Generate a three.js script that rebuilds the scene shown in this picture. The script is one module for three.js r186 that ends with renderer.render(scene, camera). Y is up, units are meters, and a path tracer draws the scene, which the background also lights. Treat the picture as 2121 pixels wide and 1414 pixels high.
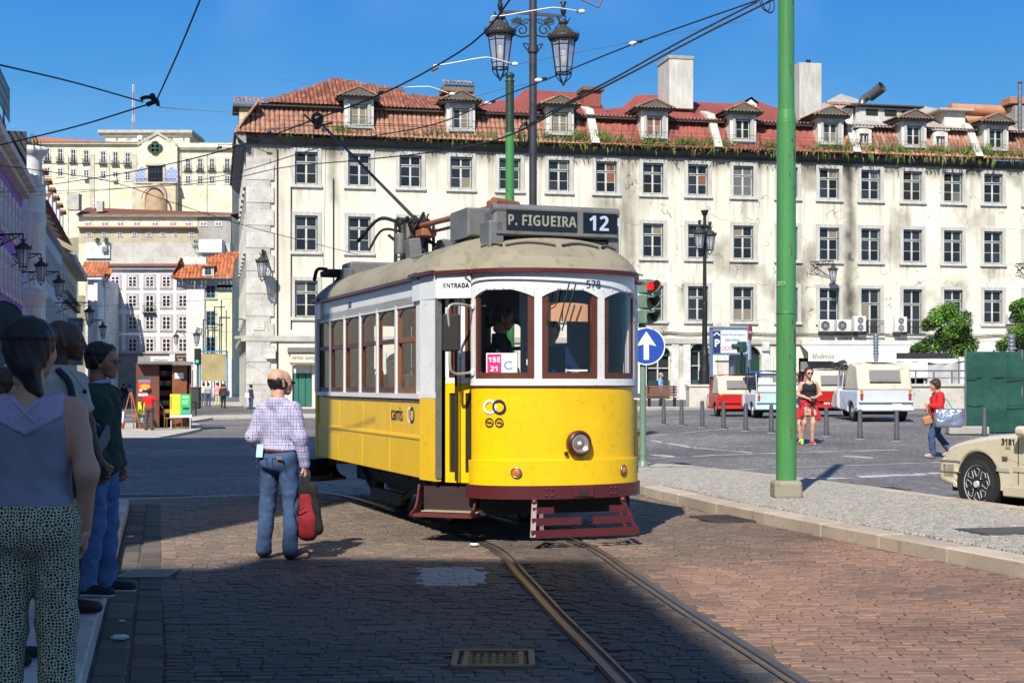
import * as THREE from 'three';
import { mergeGeometries } from 'three/addons/utils/BufferGeometryUtils.js';
import { FontLoader } from 'three/addons/loaders/FontLoader.js';
import { RoundedBoxGeometry } from 'three/addons/geometries/RoundedBoxGeometry.js';

// ---------- camera, sky, sun, exposure ----------
const F = 3000, EYE = 1.55, HOR = 795, CX = 1060.5;                 // lens in photo pixels, eye height, horizon row
const scene = new THREE.Scene();
const camera = new THREE.PerspectiveCamera(2 * Math.atan(707 / F) * 180 / Math.PI, 2121 / 1414, 0.1, 3000);
camera.position.set(0, EYE, 0);
camera.setViewOffset(2121, 1414, 0, -(HOR - 707), 2121, 1414);      // shift lens: verticals stay upright
camera.updateProjectionMatrix();
const renderer = new THREE.WebGLRenderer({ antialias: true });
renderer.toneMapping = THREE.LinearToneMapping;
const EXPOSURE = 1.4;
renderer.toneMappingExposure = EXPOSURE;
renderer.shadowMap.enabled = true;
const SUN = new THREE.Vector3(-0.205, 0.688, 0.696).normalize();
const sun = new THREE.DirectionalLight(new THREE.Color(1.0, 0.955, 0.87), 5.0);
sun.target.position.set(0, 0, -30); sun.position.copy(SUN).multiplyScalar(120).add(sun.target.position);
sun.castShadow = true; sun.shadow.mapSize.set(4096, 4096);
Object.assign(sun.shadow.camera, { left: -80, right: 80, top: 80, bottom: -80, near: 1, far: 400 });
scene.add(sun, sun.target);
const clamp = (x, a = 0, b = 1) => Math.min(b, Math.max(a, x)), lerp = (a, b, t) => a + (b - a) * t;
const ss = (a, b, x) => { const t = clamp((x - a) / (b - a)); return t * t * (3 - 2 * t); };
const hash = (x, y, s) => { let h = (x * 374761393 + y * 668265263 + s * 1274126177) | 0; h = Math.imul(h ^ (h >>> 13), 1274126177); return ((h ^ (h >>> 16)) >>> 0) / 4294967296; };
const vnoise = (x, y, per, s) => { const xi = Math.floor(x), yi = Math.floor(y), fx = x - xi, fy = y - yi, u = fx * fx * (3 - 2 * fx), v = fy * fy * (3 - 2 * fy), w = (a) => ((a % per) + per) % per, x0 = w(xi), x1 = w(xi + 1), y0 = w(yi), y1 = w(yi + 1); return lerp(lerp(hash(x0, y0, s), hash(x1, y0, s), u), lerp(hash(x0, y1, s), hash(x1, y1, s), u), v); };
const fbm = (u, v, base, oct, s) => { let a = 0, k = .5, t = 0; for (let i = 0; i < oct; i++) { const b = base << i; a += k * vnoise(u * b, v * b, b, s + i); t += k; k *= .5; } return a / t; };
// direction of a sky pixel: three's equirectangular map has u = atan2(z, x) / 2 pi + 1/2
const dirDot = (az, e) => { const a = az - Math.PI; return Math.cos(e) * Math.cos(a) * SUN.x + Math.sin(e) * SUN.y + Math.cos(e) * Math.sin(a) * SUN.z; };
{ // a clear blue sky: deep overhead, paler towards the horizon
  const w = 1024, h = 512, data = new Float32Array(w * h * 4);
  const stops = [[-90, .10, .09, .08], [-3, .12, .11, .10], [0, .30, .50, .72], [4, .22, .52, .85], [9, .115, .40, .80], [15, .052, .275, .74], [40, .045, .165, .46], [90, .045, .125, .34]];
  for (let j = 0; j < h; j++) for (let i = 0; i < w; i++) {
    const el = ((j + .5) / h - .5) * 180, az = (i + .5) / w * Math.PI * 2;
    let k = 0; while (k < stops.length - 2 && el > stops[k + 1][0]) k++;
    const a = stops[k], b = stops[k + 1], t = clamp((el - a[0]) / (b[0] - a[0])), o = (j * w + i) * 4;
    const wisp = el > 0 ? Math.max(0, fbm(i / w + .3 * fbm(i / w, j / h, 12, 2, 5), j / h * 2.2, 10, 4, 27) - .46) * .8 * ss(2, 9, el) * (1 - ss(30, 60, el)) : 0, e = el * Math.PI / 180, toSun = Math.acos(clamp(dirDot(az, e), -1, 1)) * 180 / Math.PI, glow = el > -3 ? Math.exp(-Math.pow(toSun / 34, 2)) : 0; // the sky pales round the sun, behind the viewer
    for (let c = 0; c < 3; c++) data[o + c] = (lerp(a[c + 1], b[c + 1], t) + glow * [.3, .28, .25][c] + wisp * [.34, .36, .3][c]) / EXPOSURE;
    data[o + 3] = 1;
  }
  const sky = new THREE.DataTexture(data, w, h, THREE.RGBAFormat, THREE.FloatType);
  sky.mapping = THREE.EquirectangularReflectionMapping; sky.magFilter = sky.minFilter = THREE.LinearFilter; sky.wrapS = THREE.RepeatWrapping; sky.needsUpdate = true;
  scene.background = sky; scene.environment = sky;
}

// ---------- helpers ----------
let seed = 7; const rnd = () => { seed = (seed * 1664525 + 1013904223) >>> 0; return seed / 4294967296; };
const rr = (a, b) => a + (b - a) * rnd();
const pick = (a) => a[Math.floor(rnd() * a.length)];
const V = (x, y, z) => new THREE.Vector3(x, y, z);
const P = (px, py, d) => V((px - CX) * d / F, EYE + (HOR - py) * d / F, -d);        // a photo pixel at a depth
const terrain = (x, d) => .5 * ss(-2, 6, x) * ss(28, 46, d) - .4 * ss(-3, -9, x) * ss(40, 54, d) * (1 - ss(66, 88, d));
const GH = (px, py, y) => P(px, py, (EYE - y) * F / (py - HOR));                    // a photo pixel on a level at height y
const G = (px, py, up = 0) => { let p = GH(px, py, up); for (let i = 0; i < 12; i++) p = GH(px, py, lerp(p.y, terrain(p.x, -p.z) + up, .6)); return p; };
const used = {};
const numbered = (n) => { used[n] = (used[n] ?? -1) + 1; return used[n] ? n + '_' + String(used[n]).padStart(3, '0') : n; };
function tag(o, label, category, group, kind) {
  o.userData = {}; if (label) o.userData.label = label; if (category) o.userData.category = category;
  if (group) o.userData.group = group; if (kind) o.userData.kind = kind; return o;
}
function thing(name, label, category, pos = [0, 0, 0], turn = 0, group) {
  const o = new THREE.Group(); o.name = numbered(name); scene.add(o);
  if (pos.isVector3) o.position.copy(pos); else o.position.set(...pos);
  o.rotation.y = turn; return tag(o, label, category, group);
}
const sub = (name, parent, pos, turn = 0, label) => { const o = new THREE.Group(); o.name = name; parent.add(o); if (pos) (pos.isVector3 ? o.position.copy(pos) : o.position.set(...pos)); o.rotation.y = turn; if (label) o.userData.label = label; return o; };
function copyOf(o, label, pos, turn, group) { const c = o.clone(); c.name = numbered(o.name.replace(/_\d{3}$/, '')); scene.add(c); c.userData = { ...o.userData, label }; if (group) c.userData.group = group; if (pos) (pos.isVector3 ? c.position.copy(pos) : c.position.set(...pos)); if (turn !== undefined) c.rotation.y = turn; return c; }
const M4 = (x = 0, y = 0, z = 0, rx = 0, ry = 0, rz = 0, s = 1) => new THREE.Matrix4().compose(V(x, y, z), new THREE.Quaternion().setFromEuler(new THREE.Euler(rx, ry, rz, 'YXZ')), s.isVector3 ? s : V(s, s, s));
function boxUV(g) { // metres, by the facing of each triangle
  const p = g.attributes.position.array, n = p.length / 3, uv = new Float32Array(n * 2);
  for (let i = 0; i < n; i += 3) {
    const a = i * 3, ux = p[a + 3] - p[a], uy = p[a + 4] - p[a + 1], uz = p[a + 5] - p[a + 2], vx = p[a + 6] - p[a], vy = p[a + 7] - p[a + 1], vz = p[a + 8] - p[a + 2];
    const nx = Math.abs(uy * vz - uz * vy), ny = Math.abs(uz * vx - ux * vz), nz = Math.abs(ux * vy - uy * vx);
    for (let k = 0; k < 3; k++) {
      const x = p[a + k * 3], y = p[a + k * 3 + 1], z = p[a + k * 3 + 2], o = (i + k) * 2;
      if (ny >= nx && ny >= nz) { uv[o] = x; uv[o + 1] = z; } else if (nx >= nz) { uv[o] = z; uv[o + 1] = y; } else { uv[o] = x; uv[o + 1] = y; }
    }
  }
  g.setAttribute('uv', new THREE.BufferAttribute(uv, 2)); return g;
}
function plain(geo, m) {
  let g = geo.index ? geo.toNonIndexed() : geo.clone();
  if (!g.attributes.normal) g.computeVertexNormals();
  for (const k of Object.keys(g.attributes)) if (!['position', 'normal', 'uv'].includes(k)) g.deleteAttribute(k);
  if (!g.attributes.uv) boxUV(g);
  if (m) { g.applyMatrix4(m); if (m.determinant() < 0) flip(g); }
  return g;
}
function flip(g) { for (const k of Object.keys(g.attributes)) { const a = g.attributes[k], s = a.itemSize, r = a.array; for (let i = 0; i < a.count; i += 3) for (let c = 0; c < s; c++) { const t = r[(i + 1) * s + c]; r[(i + 1) * s + c] = r[(i + 2) * s + c]; r[(i + 2) * s + c] = t; } } }
const shapeOf = (pts) => { const s = new THREE.Shape(); pts.forEach((p, i) => i ? s.lineTo(p[0], p[1]) : s.moveTo(p[0], p[1])); return s; };
class B {
  constructor() { this.g = []; }
  add(geo, m) { this.g.push(plain(geo, m)); return this; }
  box(w, h, d, x = 0, y = 0, z = 0, rx = 0, ry = 0, rz = 0) { return this.add(new THREE.BoxGeometry(w, h, d), M4(x, y, z, rx, ry, rz)); }
  rbox(w, h, d, x = 0, y = 0, z = 0, r = .02, rx = 0, ry = 0, rz = 0, seg = 1) { return this.add(new RoundedBoxGeometry(w, h, d, seg, Math.min(r, w / 2.01, h / 2.01, d / 2.01)), M4(x, y, z, rx, ry, rz)); }
  cyl(r0, r1, h, x = 0, y = 0, z = 0, seg = 16, rx = 0, ry = 0, rz = 0, open = false) { return this.add(new THREE.CylinderGeometry(r1, r0, h, seg, 1, open), M4(x, y, z, rx, ry, rz)); }   // r0 below, r1 above, centred
  sph(r, x = 0, y = 0, z = 0, sx = 1, sy = 1, sz = 1, seg = 14) { return this.add(new THREE.SphereGeometry(r, seg, Math.ceil(seg * .7)), M4(x, y, z, 0, 0, 0, V(sx, sy, sz))); }
  bar(p, q, r, r2 = r, seg = 8) { const d = V().subVectors ? new THREE.Vector3().subVectors(q, p) : 0, l = d.length(); const m = new THREE.Matrix4().compose(p.clone().add(q).multiplyScalar(.5), new THREE.Quaternion().setFromUnitVectors(V(0, 1, 0), d.normalize()), V(1, 1, 1)); return this.add(new THREE.CylinderGeometry(r2, r, l, seg), m); }
  beam(p, q, w, h, roll = 0) { const d = new THREE.Vector3().subVectors(q, p), l = d.length(); d.normalize(); const x = new THREE.Vector3().crossVectors(V(0, 1, 0), d); if (x.lengthSq() < 1e-6) x.set(1, 0, 0); x.normalize(); const y = new THREE.Vector3().crossVectors(d, x); const m = new THREE.Matrix4().makeBasis(x, y, d).setPosition(p.clone().add(q).multiplyScalar(.5)); if (roll) m.multiply(new THREE.Matrix4().makeRotationZ(roll)); return this.add(new THREE.BoxGeometry(w, h, l), m); }
  tube(pts, r, n = 24, rs = 6, closed = false) { return this.add(new THREE.TubeGeometry(new THREE.CatmullRomCurve3(pts.map((p) => p.isVector3 ? p : V(...p)), closed), n, r, rs, closed)); }
  poly(pts, r, rs = 6) { for (let i = 1; i < pts.length; i++) this.bar(pts[i - 1], pts[i], r, r, rs); return this; }
  lathe(pts, x = 0, y = 0, z = 0, seg = 20, m) { return this.add(new THREE.LatheGeometry(pts.map((p) => new THREE.Vector2(p[0], p[1])), seg), m || M4(x, y, z)); }
  ext(pts, depth, m, bevel = 0, holes, bs = 1) {
    const s = pts instanceof THREE.Shape ? pts : shapeOf(pts); if (holes) for (const h of holes) s.holes.push(h instanceof THREE.Path ? h : new THREE.Path(h.map((p) => new THREE.Vector2(p[0], p[1]))));
    return this.add(new THREE.ExtrudeGeometry(s, { depth: depth - 2 * bevel, bevelEnabled: bevel > 0, bevelThickness: bevel, bevelSize: bevel, bevelOffset: -bevel, bevelSegments: bs, curveSegments: 16 }), m ? m.clone().multiply(M4(0, 0, bevel)) : M4(0, 0, bevel));
  }
  quad(a, b, c, d) { const g = new THREE.BufferGeometry(); g.setAttribute('position', new THREE.Float32BufferAttribute([a, b, c, a, c, d].flatMap((v) => [v.x, v.y, v.z]), 3)); g.computeVertexNormals(); return this.add(g); }
  tri(a, b, c) { const g = new THREE.BufferGeometry(); g.setAttribute('position', new THREE.Float32BufferAttribute([a, b, c].flatMap((v) => [v.x, v.y, v.z]), 3)); g.computeVertexNormals(); return this.add(g); }
  geo(keepUV = false) { const g = this.g.length > 1 ? mergeGeometries(this.g) : this.g[0]; if (!keepUV) boxUV(g); return g; }
  mesh(name, mat, parent, keepUV = false) { return put(name, this.geo(keepUV), mat, parent); }
}
function put(name, geo, mat, parent, pos, turn = 0) {
  const o = new THREE.Mesh(geo, mat); o.castShadow = o.receiveShadow = true; o.name = parent ? name : numbered(name); (parent || scene).add(o);
  if (pos) (pos.isVector3 ? o.position.copy(pos) : o.position.set(...pos)); o.rotation.y = turn; return o;
}
// many alike pieces: the first 300 as meshes of their own, the rest as one part
function pieces(parent, name, geos, mats, list, singles = 300) { // list: {m: Matrix4, c: Color, k: material index}
  const q = new THREE.Quaternion();
  list.slice(0, singles).forEach((t, i) => { const o = put(name, geos[i % geos.length], mats[t.k % mats.length], parent); t.m.decompose(o.position, o.quaternion, o.scale); });
  const rest = list.slice(singles); if (!rest.length) return;
  geos.forEach((g, gi) => {
    const mine = rest.filter((_, i) => i % geos.length === gi); if (!mine.length) return;
    const o = new THREE.InstancedMesh(g, mats.base, mine.length); o.name = name; o.castShadow = o.receiveShadow = true;
    mine.forEach((t, i) => { o.setMatrixAt(i, t.m); o.setColorAt(i, t.c); });
    o.userData.kind = 'stuff'; parent.add(o);
  });
}
// ---------- noise, textures, materials ----------
const noise3 = (x, y, z) => Math.sin(x * 1.7 + 2.3 * Math.sin(y * 1.3 + z)) * .5 + Math.sin(y * 2.1 + 1.9 * Math.sin(z * 1.1 + x * .7)) * .5;
function texture(w, h, fn, o = {}) {
  const d = new Uint8Array(w * h * 4);
  for (let j = 0; j < h; j++) for (let i = 0; i < w; i++) { const c = fn((i + .5) / w, (j + .5) / h, i, j), k = (j * w + i) * 4; if (c.length) { d[k] = clamp(c[0]) * 255; d[k + 1] = clamp(c[1]) * 255; d[k + 2] = clamp(c[2]) * 255; } else d[k] = d[k + 1] = d[k + 2] = clamp(c) * 255; d[k + 3] = 255; }
  const t = new THREE.DataTexture(d, w, h, THREE.RGBAFormat); t.magFilter = t.minFilter = THREE.LinearFilter; t.wrapS = t.wrapT = o.clamp ? THREE.ClampToEdgeWrapping : THREE.RepeatWrapping;
  if (o.data) t.colorSpace = THREE.NoColorSpace; else t.colorSpace = THREE.SRGBColorSpace;
  if (o.size) t.repeat.set(1 / o.size, 1 / (o.sizeY || o.size)); t.needsUpdate = true; return t;
}
const scaled = (t, s, sy = s) => { const c = t.clone(); c.repeat.set(1 / s, 1 / sy); c.needsUpdate = true; return c; };
function canvasTex(w, h, draw) { const c = document.createElement('canvas'); c.width = w; c.height = h; const x = c.getContext('2d'); draw(x, w, h); const t = new THREE.CanvasTexture(c); t.colorSpace = THREE.SRGBColorSpace; return t; }
const GRIME = texture(512, 512, (u, v) => { const a = fbm(u, v, 4, 6, 11), b = fbm(u, v, 24, 3, 5); return .80 + .24 * a - .1 * (b > .62 ? (b - .62) * 5 : 0); }, { size: 3 });
const GRIMES = scaled(GRIME, .9), GRIMEL = scaled(GRIME, 9);
const STREAK = texture(512, 512, (u, v) => { const a = fbm(u, v * .25, 32, 3, 21), b = fbm(u, v, 4, 5, 8); return .76 + .17 * a + .13 * b; }, { size: 5 });
const BUMP = texture(512, 512, (u, v) => fbm(u, v, 8, 6, 31), { size: 1.2, data: true });
const BUMPF = scaled(BUMP, .35);
const col = (r, g, b) => new THREE.Color().setRGB(r, g, b);
const mat = (c, rough = .7, o = {}) => new THREE.MeshStandardMaterial({ color: Array.isArray(c) ? col(...c) : new THREE.Color(c), roughness: rough, side: THREE.DoubleSide, ...o });
const phys = (c, rough = .4, o = {}) => new THREE.MeshPhysicalMaterial({ color: Array.isArray(c) ? col(...c) : new THREE.Color(c), roughness: rough, side: THREE.DoubleSide, ...o });
const worn = (c, rough = .8, o = {}) => mat(c, rough, { map: GRIME, bumpMap: BUMP, bumpScale: .006, ...o });
const CLEAN = texture(512, 512, (u, v) => .93 + .07 * fbm(u, v, 6, 5, 19) - .05 * ss(.66, .8, fbm(u, v, 40, 2, 5)), { size: 1.4 });
const paint = (c, rough = .35, o = {}) => phys(c, rough, { clearcoat: .15, clearcoatRoughness: .3, map: CLEAN, ...o });
const IRON = mat([.018, .02, .02], .5, { metalness: .3, map: GRIMES }), STEEL = mat([.35, .35, .36], .4, { metalness: .8, map: GRIMES }), BLACK = mat([.012, .012, .013], .8), RUBBER = mat([.016, .016, .017], .85, { map: GRIMES });
const WHITEP = worn([.72, .71, .68], .6), STONE = worn([.5, .47, .41], .85), LIMESTONE = worn([.55, .52, .45], .85);

const FONT = await new FontLoader().loadAsync('fonts/droid/droid_sans_bold.typeface.json'), FONTR = await new FontLoader().loadAsync('fonts/droid/droid_sans_regular.typeface.json');
function letters(str, size, m, parent, matrix, name = 'lettering', font = FONT, sx = 1) { // raised lettering a few millimetres thick, centred
  const g = plain(new THREE.ExtrudeGeometry(font.generateShapes(str, size), { depth: .004, bevelEnabled: false, curveSegments: 4 })); g.computeBoundingBox(); const b = g.boundingBox; g.translate(-(b.min.x + b.max.x) / 2, -(b.min.y + b.max.y) / 2, 0); g.scale(sx, 1, 1); if (matrix) g.applyMatrix4(matrix); return put(name, g, m, parent);
}
// ---------- ground, road, rails, kerbs ----------
const SPLIT = 20.2;                                                  // distance where brown setts give way to dark basalt
const ROADT = texture(2048, 2048, (u, v) => { // dark basalt setts with stains and pale worn patches, 18 m square
  const rows = 146, cols = 124, r = Math.floor(v * rows), fv = v * rows - r, off = hash(r, 3, 9) , cx = u * cols + off, c = Math.floor(cx), fu = cx - c;
  const j = Math.min(fu, 1 - fu) * 2 < .10 + .06 * hash(c, r, 4) || Math.min(fv, 1 - fv) * 2 < .13, a = hash(((c % cols) + cols) % cols, r, 5), n = fbm(u, v, 5, 5, 3), f = fbm(u, v, 400, 1, 6);
  const k = (j ? .30 : .36 + .1 * a) * (.55 + .9 * n) * (.85 + .3 * f); return [k * 1.02, k * 1.0, k * 1.01];
}, { size: 18 });
const ROADB = texture(512, 512, (u, v) => { const rows = 26, cols = 22, r = Math.floor(v * rows), fv = v * rows - r, cx = u * cols + hash(r, 3, 9), c = Math.floor(cx), fu = cx - c; return clamp(Math.min(fu, 1 - fu) * 4) * clamp(Math.min(fv, 1 - fv) * 4) * (.7 + .3 * hash(c, r, 2)); }, { size: 3.2, data: true });
const ROAD = mat([1, .95, .91], .8, { map: ROADT, bumpMap: ROADB, bumpScale: .012 });
const JOINT = mat([.13, .09, .066], .95, { map: GRIMES, bumpMap: BUMPF, bumpScale: .01 });
{ // one sheet to the horizon, following the gentle rise of the square; under the setts it lies lower
  const xs = [], ds = [];
  for (let x = -400; x <= 400; x += Math.abs(x) < 44 ? 2 : 30) xs.push(x);
  for (const d of [-60, -30, -12, 0, 6, 14, SPLIT - .02]) ds.push([d, -.035]); ds.push([SPLIT, 0]);
  for (let d = 22; d < 100; d += 2) ds.push([d, 0]); for (let d = 100; d < 700; d += 50) ds.push([d, 0]);
  const g = new THREE.BufferGeometry(), p = [], n = [];
  for (const [d, y] of ds) for (const x of xs) p.push(x, y + terrain(x, d), -d);
  for (let j = 0; j < ds.length - 1; j++) for (let i = 0; i < xs.length - 1; i++) { const a = j * xs.length + i, b = a + 1, c = a + xs.length, e = c + 1; n.push(a, b, e, a, e, c); }
  g.setAttribute('position', new THREE.Float32BufferAttribute(p, 3)); g.setIndex(n); g.computeVertexNormals();
  const far = plain(g); boxUV(far); const o = put('ground', far, ROAD); tag(o, 'dark basalt-sett ground of the square reaching back to the buildings', 0, 0, 'structure');
}
const railLine = new THREE.CatmullRomCurve3([[2.2, -2], [1.62, 2], [1.04, 7.51], [.755, 9.79], [.53, 11.75], [.25, 13.9], [-.75, 17], [-1.85, 20.1], [-3.15, 22.15], [-4.3, 23.45], [-7.1, 25.2], [-12, 26.8], [-20, 27.6], [-30, 27.8]].map(([x, d]) => V(x, 0, -d)), false, 'centripetal');
const RAILPTS = railLine.getSpacedPoints(240), RAILTAN = RAILPTS.map((_, i) => railLine.getTangentAt(i / 240));
const railSide = (off) => RAILPTS.map((p, i) => V(p.x - RAILTAN[i].z * off, 0, p.z + RAILTAN[i].x * off));   // + is to the left when looking away
const nearRail = (x, z) => { let best = 9, s = 0; for (let i = 0; i < 240; i += 1) { const dx = x - RAILPTS[i].x, dz = z - RAILPTS[i].z, q = dx * dx + dz * dz; if (q < best * best) { best = Math.sqrt(q); s = i; } } const n = V(-RAILTAN[s].z, 0, RAILTAN[s].x); return best > 2 ? 9 : (x - RAILPTS[s].x) * n.x + (z - RAILPTS[s].z) * n.z; };
const strip = (L, R, y) => { const b = []; const g = new THREE.BufferGeometry(), p = []; for (let i = 0; i < L.length - 1; i++) { const a = L[i], c = R[i], d = L[i + 1], e = R[i + 1]; for (const q of [a, c, e, a, e, d]) p.push(q.x, y, q.z); } g.setAttribute('position', new THREE.Float32BufferAttribute(p, 3)); g.computeVertexNormals(); return g; };
{ // two grooved rails
  const head = mat([.13, .12, .115], .45, { metalness: .6, map: GRIMES }), rust = mat([.13, .062, .028], .8, { map: GRIMES }), slot = mat([.01, .009, .008], .9);
  for (const [k, label] of [[-1, 'right-hand grooved steel rail curving under the tram'], [1, 'left-hand grooved steel rail with a rusty edge curving under the tram']]) {
    const t = thing('tram_rail', label, 'rail');
    const run = k * .45, a = railSide(run), b = railSide(run + k * .048), c = railSide(run - k * .042), e = railSide(run - k * .062), o = railSide(run + k * .066);
    const hb = new B(); hb.add(strip(a, b, .006)); for (const [p, q] of [[a, .006]]) { const g = []; for (let i = 0; i < p.length - 1; i++) hb.quad(V(p[i].x, q, p[i].z), V(p[i + 1].x, q, p[i + 1].z), V(p[i + 1].x, -.03, p[i + 1].z), V(p[i].x, -.03, p[i].z)); }
    hb.mesh('rail_head', head, t);
    new B().add(strip(a, c, -.028)).mesh('groove', slot, t);
    new B().add(strip(c, e, .002)).mesh('guard_lip', head, t);
    new B().add(strip(b, o, .001)).mesh('rusty_edge', rust, t);
  }
}
const leftKerb = (d) => -2.07 - .2435 * (d - 6.93);                  // X of the left kerb's edge
const islandNear = [[8.5, -4], [5.55, 6.6], [4.12, 11.6], [3.15, 14.8], [2.45, 17.4], [1.85, 20.2], [1.0, 23.5], [1.1, 25.6]], islandFar = [[2.2, 26.3], [3.0, 25.6], [4.6, 21.7], [5.95, 16.9], [7.2, 12.4], [9, 6], [12, -4]];
const islandX = (list, d) => { for (let i = 0; i < list.length - 1; i++) { const a = list[i], b = list[i + 1], lo = Math.min(a[1], b[1]), hi = Math.max(a[1], b[1]); if (d >= lo && d <= hi) return lerp(a[0], b[0], (d - a[1]) / (b[1] - a[1])); } return 99; };
const gratesAt = [[1022, 1366, .43, .46], [308, 1189, .37, .5], [1505, 1075, .58, .75]].map(([x, y, w, d]) => [G(x, y), w, d]);
const insideGrate = (x, z) => gratesAt.some(([p, w, d]) => Math.abs(x - p.x) < w / 2 + .05 && Math.abs(z - p.z) < d / 2 + .05);
{ // brown granite setts of the tram street
  const t = new THREE.Group(); t.name = numbered('cobbled_street'); scene.add(t); tag(t, 'brown granite setts of the street round the tram rails', 0, 0, 'structure');
  const geos = [0, 1, 2].map((v) => { const g = new RoundedBoxGeometry(1, 1, 1, 1, .09), p = g.attributes.position; for (let i = 0; i < p.count; i++) { const x = p.getX(i), y = p.getY(i), z = p.getZ(i); p.setXYZ(i, x * (1 + .1 * noise3(z * 3 + v * 9, y, 1)), y + (y > 0 ? .05 * noise3(x * 4, z * 4, v * 5) : 0), z * (1 + .1 * noise3(x * 3, v * 7, 2))); } g.computeVertexNormals(); const q = plain(g); q.setAttribute('uv', new THREE.BufferAttribute(q.attributes.uv.array.map((u) => u * .2), 2)); return q; });
  const list = [], tone = (x, d) => { const n = fbm((x + 50) / 100, d / 100, 60, 3, 2), red = clamp(ss(-.6, 1.8, x - (14 - d) * .12) * .9 + (n - .5) * 1.7 + rr(-.2, .2)), litDust = ss(11, 15, d) * (1 - ss(1.5, 3, x)); const k = rr(.82, 1.16) * (.65 + .7 * n); return [lerp(lerp(.08, .265, red), .25, litDust * .6) * k, lerp(lerp(.066, .15, red), .185, litDust * .6) * k, lerp(lerp(.056, .098, red), .13, litDust * .6) * k]; };  // foreground shade deepened in the base tone; sunlit band painted paler, with dust
  let row = 0;
  for (let d = 6.6; d < SPLIT - .1; d += .098, row++) {
    const dd = d; let x = Math.max(-.40 * d, -8, d < 18.8 ? leftKerb(d) + .425 : -9);
    while (x < .40 * d + .5 && x < islandX(islandNear, d) + .1) {
      const w = rr(.10, .155), cx = x + w / 2, wave = .05 * Math.sin(cx * .9 + row * .15) + .11 * cx * .35, z = -(dd + wave); x += w + .007;
      const D = -z; if (D > SPLIT - .08) continue;
      const ix = islandX(islandNear, D); if (cx > ix - .06 || cx < leftKerb(D) + .40 && D < 18.8) continue;
      const o = Math.abs(Math.abs(nearRail(cx, z)) - .45); if (Math.abs(nearRail(cx, z)) < 3 && o < .115) continue;
      if (insideGrate(cx, z)) continue;
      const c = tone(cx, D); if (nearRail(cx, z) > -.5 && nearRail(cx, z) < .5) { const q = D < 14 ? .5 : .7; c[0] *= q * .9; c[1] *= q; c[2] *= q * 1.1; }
      const white = Math.abs(cx + (1060.5 - 930) * D / F) < .26 && D > 11.15 && D < 12.3; if (white) { c[0] = .4; c[1] = .39; c[2] = .37; }
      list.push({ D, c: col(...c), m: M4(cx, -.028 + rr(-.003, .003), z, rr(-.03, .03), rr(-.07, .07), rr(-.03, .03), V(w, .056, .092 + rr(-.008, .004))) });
    }
  }
  const inView = (t) => { const e = t.m.elements; return Math.abs(e[12] / t.D) < .356 && t.D > 7.4; };
  list.sort((a, b) => (inView(b) - inView(a)) || a.D - b.D);
  const base = mat([1, 1, 1], .72, { map: GRIMES, bumpMap: BUMPF, bumpScale: .004 });
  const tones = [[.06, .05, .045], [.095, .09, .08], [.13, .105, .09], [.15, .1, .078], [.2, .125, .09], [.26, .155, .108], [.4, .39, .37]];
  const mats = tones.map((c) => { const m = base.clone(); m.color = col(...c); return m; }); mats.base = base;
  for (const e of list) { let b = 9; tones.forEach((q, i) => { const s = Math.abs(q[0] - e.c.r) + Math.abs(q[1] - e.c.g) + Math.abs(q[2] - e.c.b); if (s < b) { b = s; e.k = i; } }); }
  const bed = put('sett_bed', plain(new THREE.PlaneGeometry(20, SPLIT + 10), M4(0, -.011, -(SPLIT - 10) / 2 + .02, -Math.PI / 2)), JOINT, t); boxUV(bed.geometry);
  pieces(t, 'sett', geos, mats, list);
  console.log('setts', list.length);
}
{ // left pavement of big limestone slabs with a kerb
  const t = new THREE.Group(); t.name = numbered('pavement'); scene.add(t); tag(t, 'limestone slab pavement on the left where people wait', 0, 0, 'structure');
  const slab = [worn([.6, .56, .5], .75), worn([.54, .51, .46], .75), worn([.62, .58, .52], .8)];
  let d = -2, i = 0;
  while (d < 18.2) { // kerb stones run along the edge, wide slabs
    const l = d > 15 ? .62 : 1.35, e = Math.min(d + l - .012, 18.2), bev = d + l > 18.2 ? .25 : 0;
    const w = 1.05; const pts = [[leftKerb(d), -d], [leftKerb(e) - bev, -e], [leftKerb(e) - w, -e], [leftKerb(d) - w, -d]];
    new B().ext(pts, .15, M4(0, .12, 0, Math.PI / 2), .012).mesh('kerb_slab', slab[i++ % 3], t); d += l;
  }
  const sett = worn([.3, .28, .26], .85, { bumpScale: .012 });
  new B().ext([[leftKerb(-3) - 1.06, 3], [leftKerb(18) - 1.06, -18], [-14, -18], [-14, 3]], .13, M4(0, .112, 0, Math.PI / 2)).mesh('paving', sett, t);
  // gutter of longer dark stones beside the kerb
  const gut = [worn([.085, .072, .062], .85), worn([.06, .052, .045], .85), worn([.12, .095, .075], .85)];
  for (let r = 0; r < 2; r++) for (let q = 4; q < 18.6;) { const l = rr(.3, .5), x0 = leftKerb(q) + .02 + r * .2, x1 = leftKerb(q + l) + .02 + r * .2; new B().ext([[x0, -q], [x1, -q - l + .015], [x1 + .185, -q - l + .015], [x0 + .185, -q]], .1, M4(0, .002 + rr(-.004, .004), 0, Math.PI / 2), .012).mesh('gutter_stone', pick(gut), t); q += l; }
}
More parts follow.
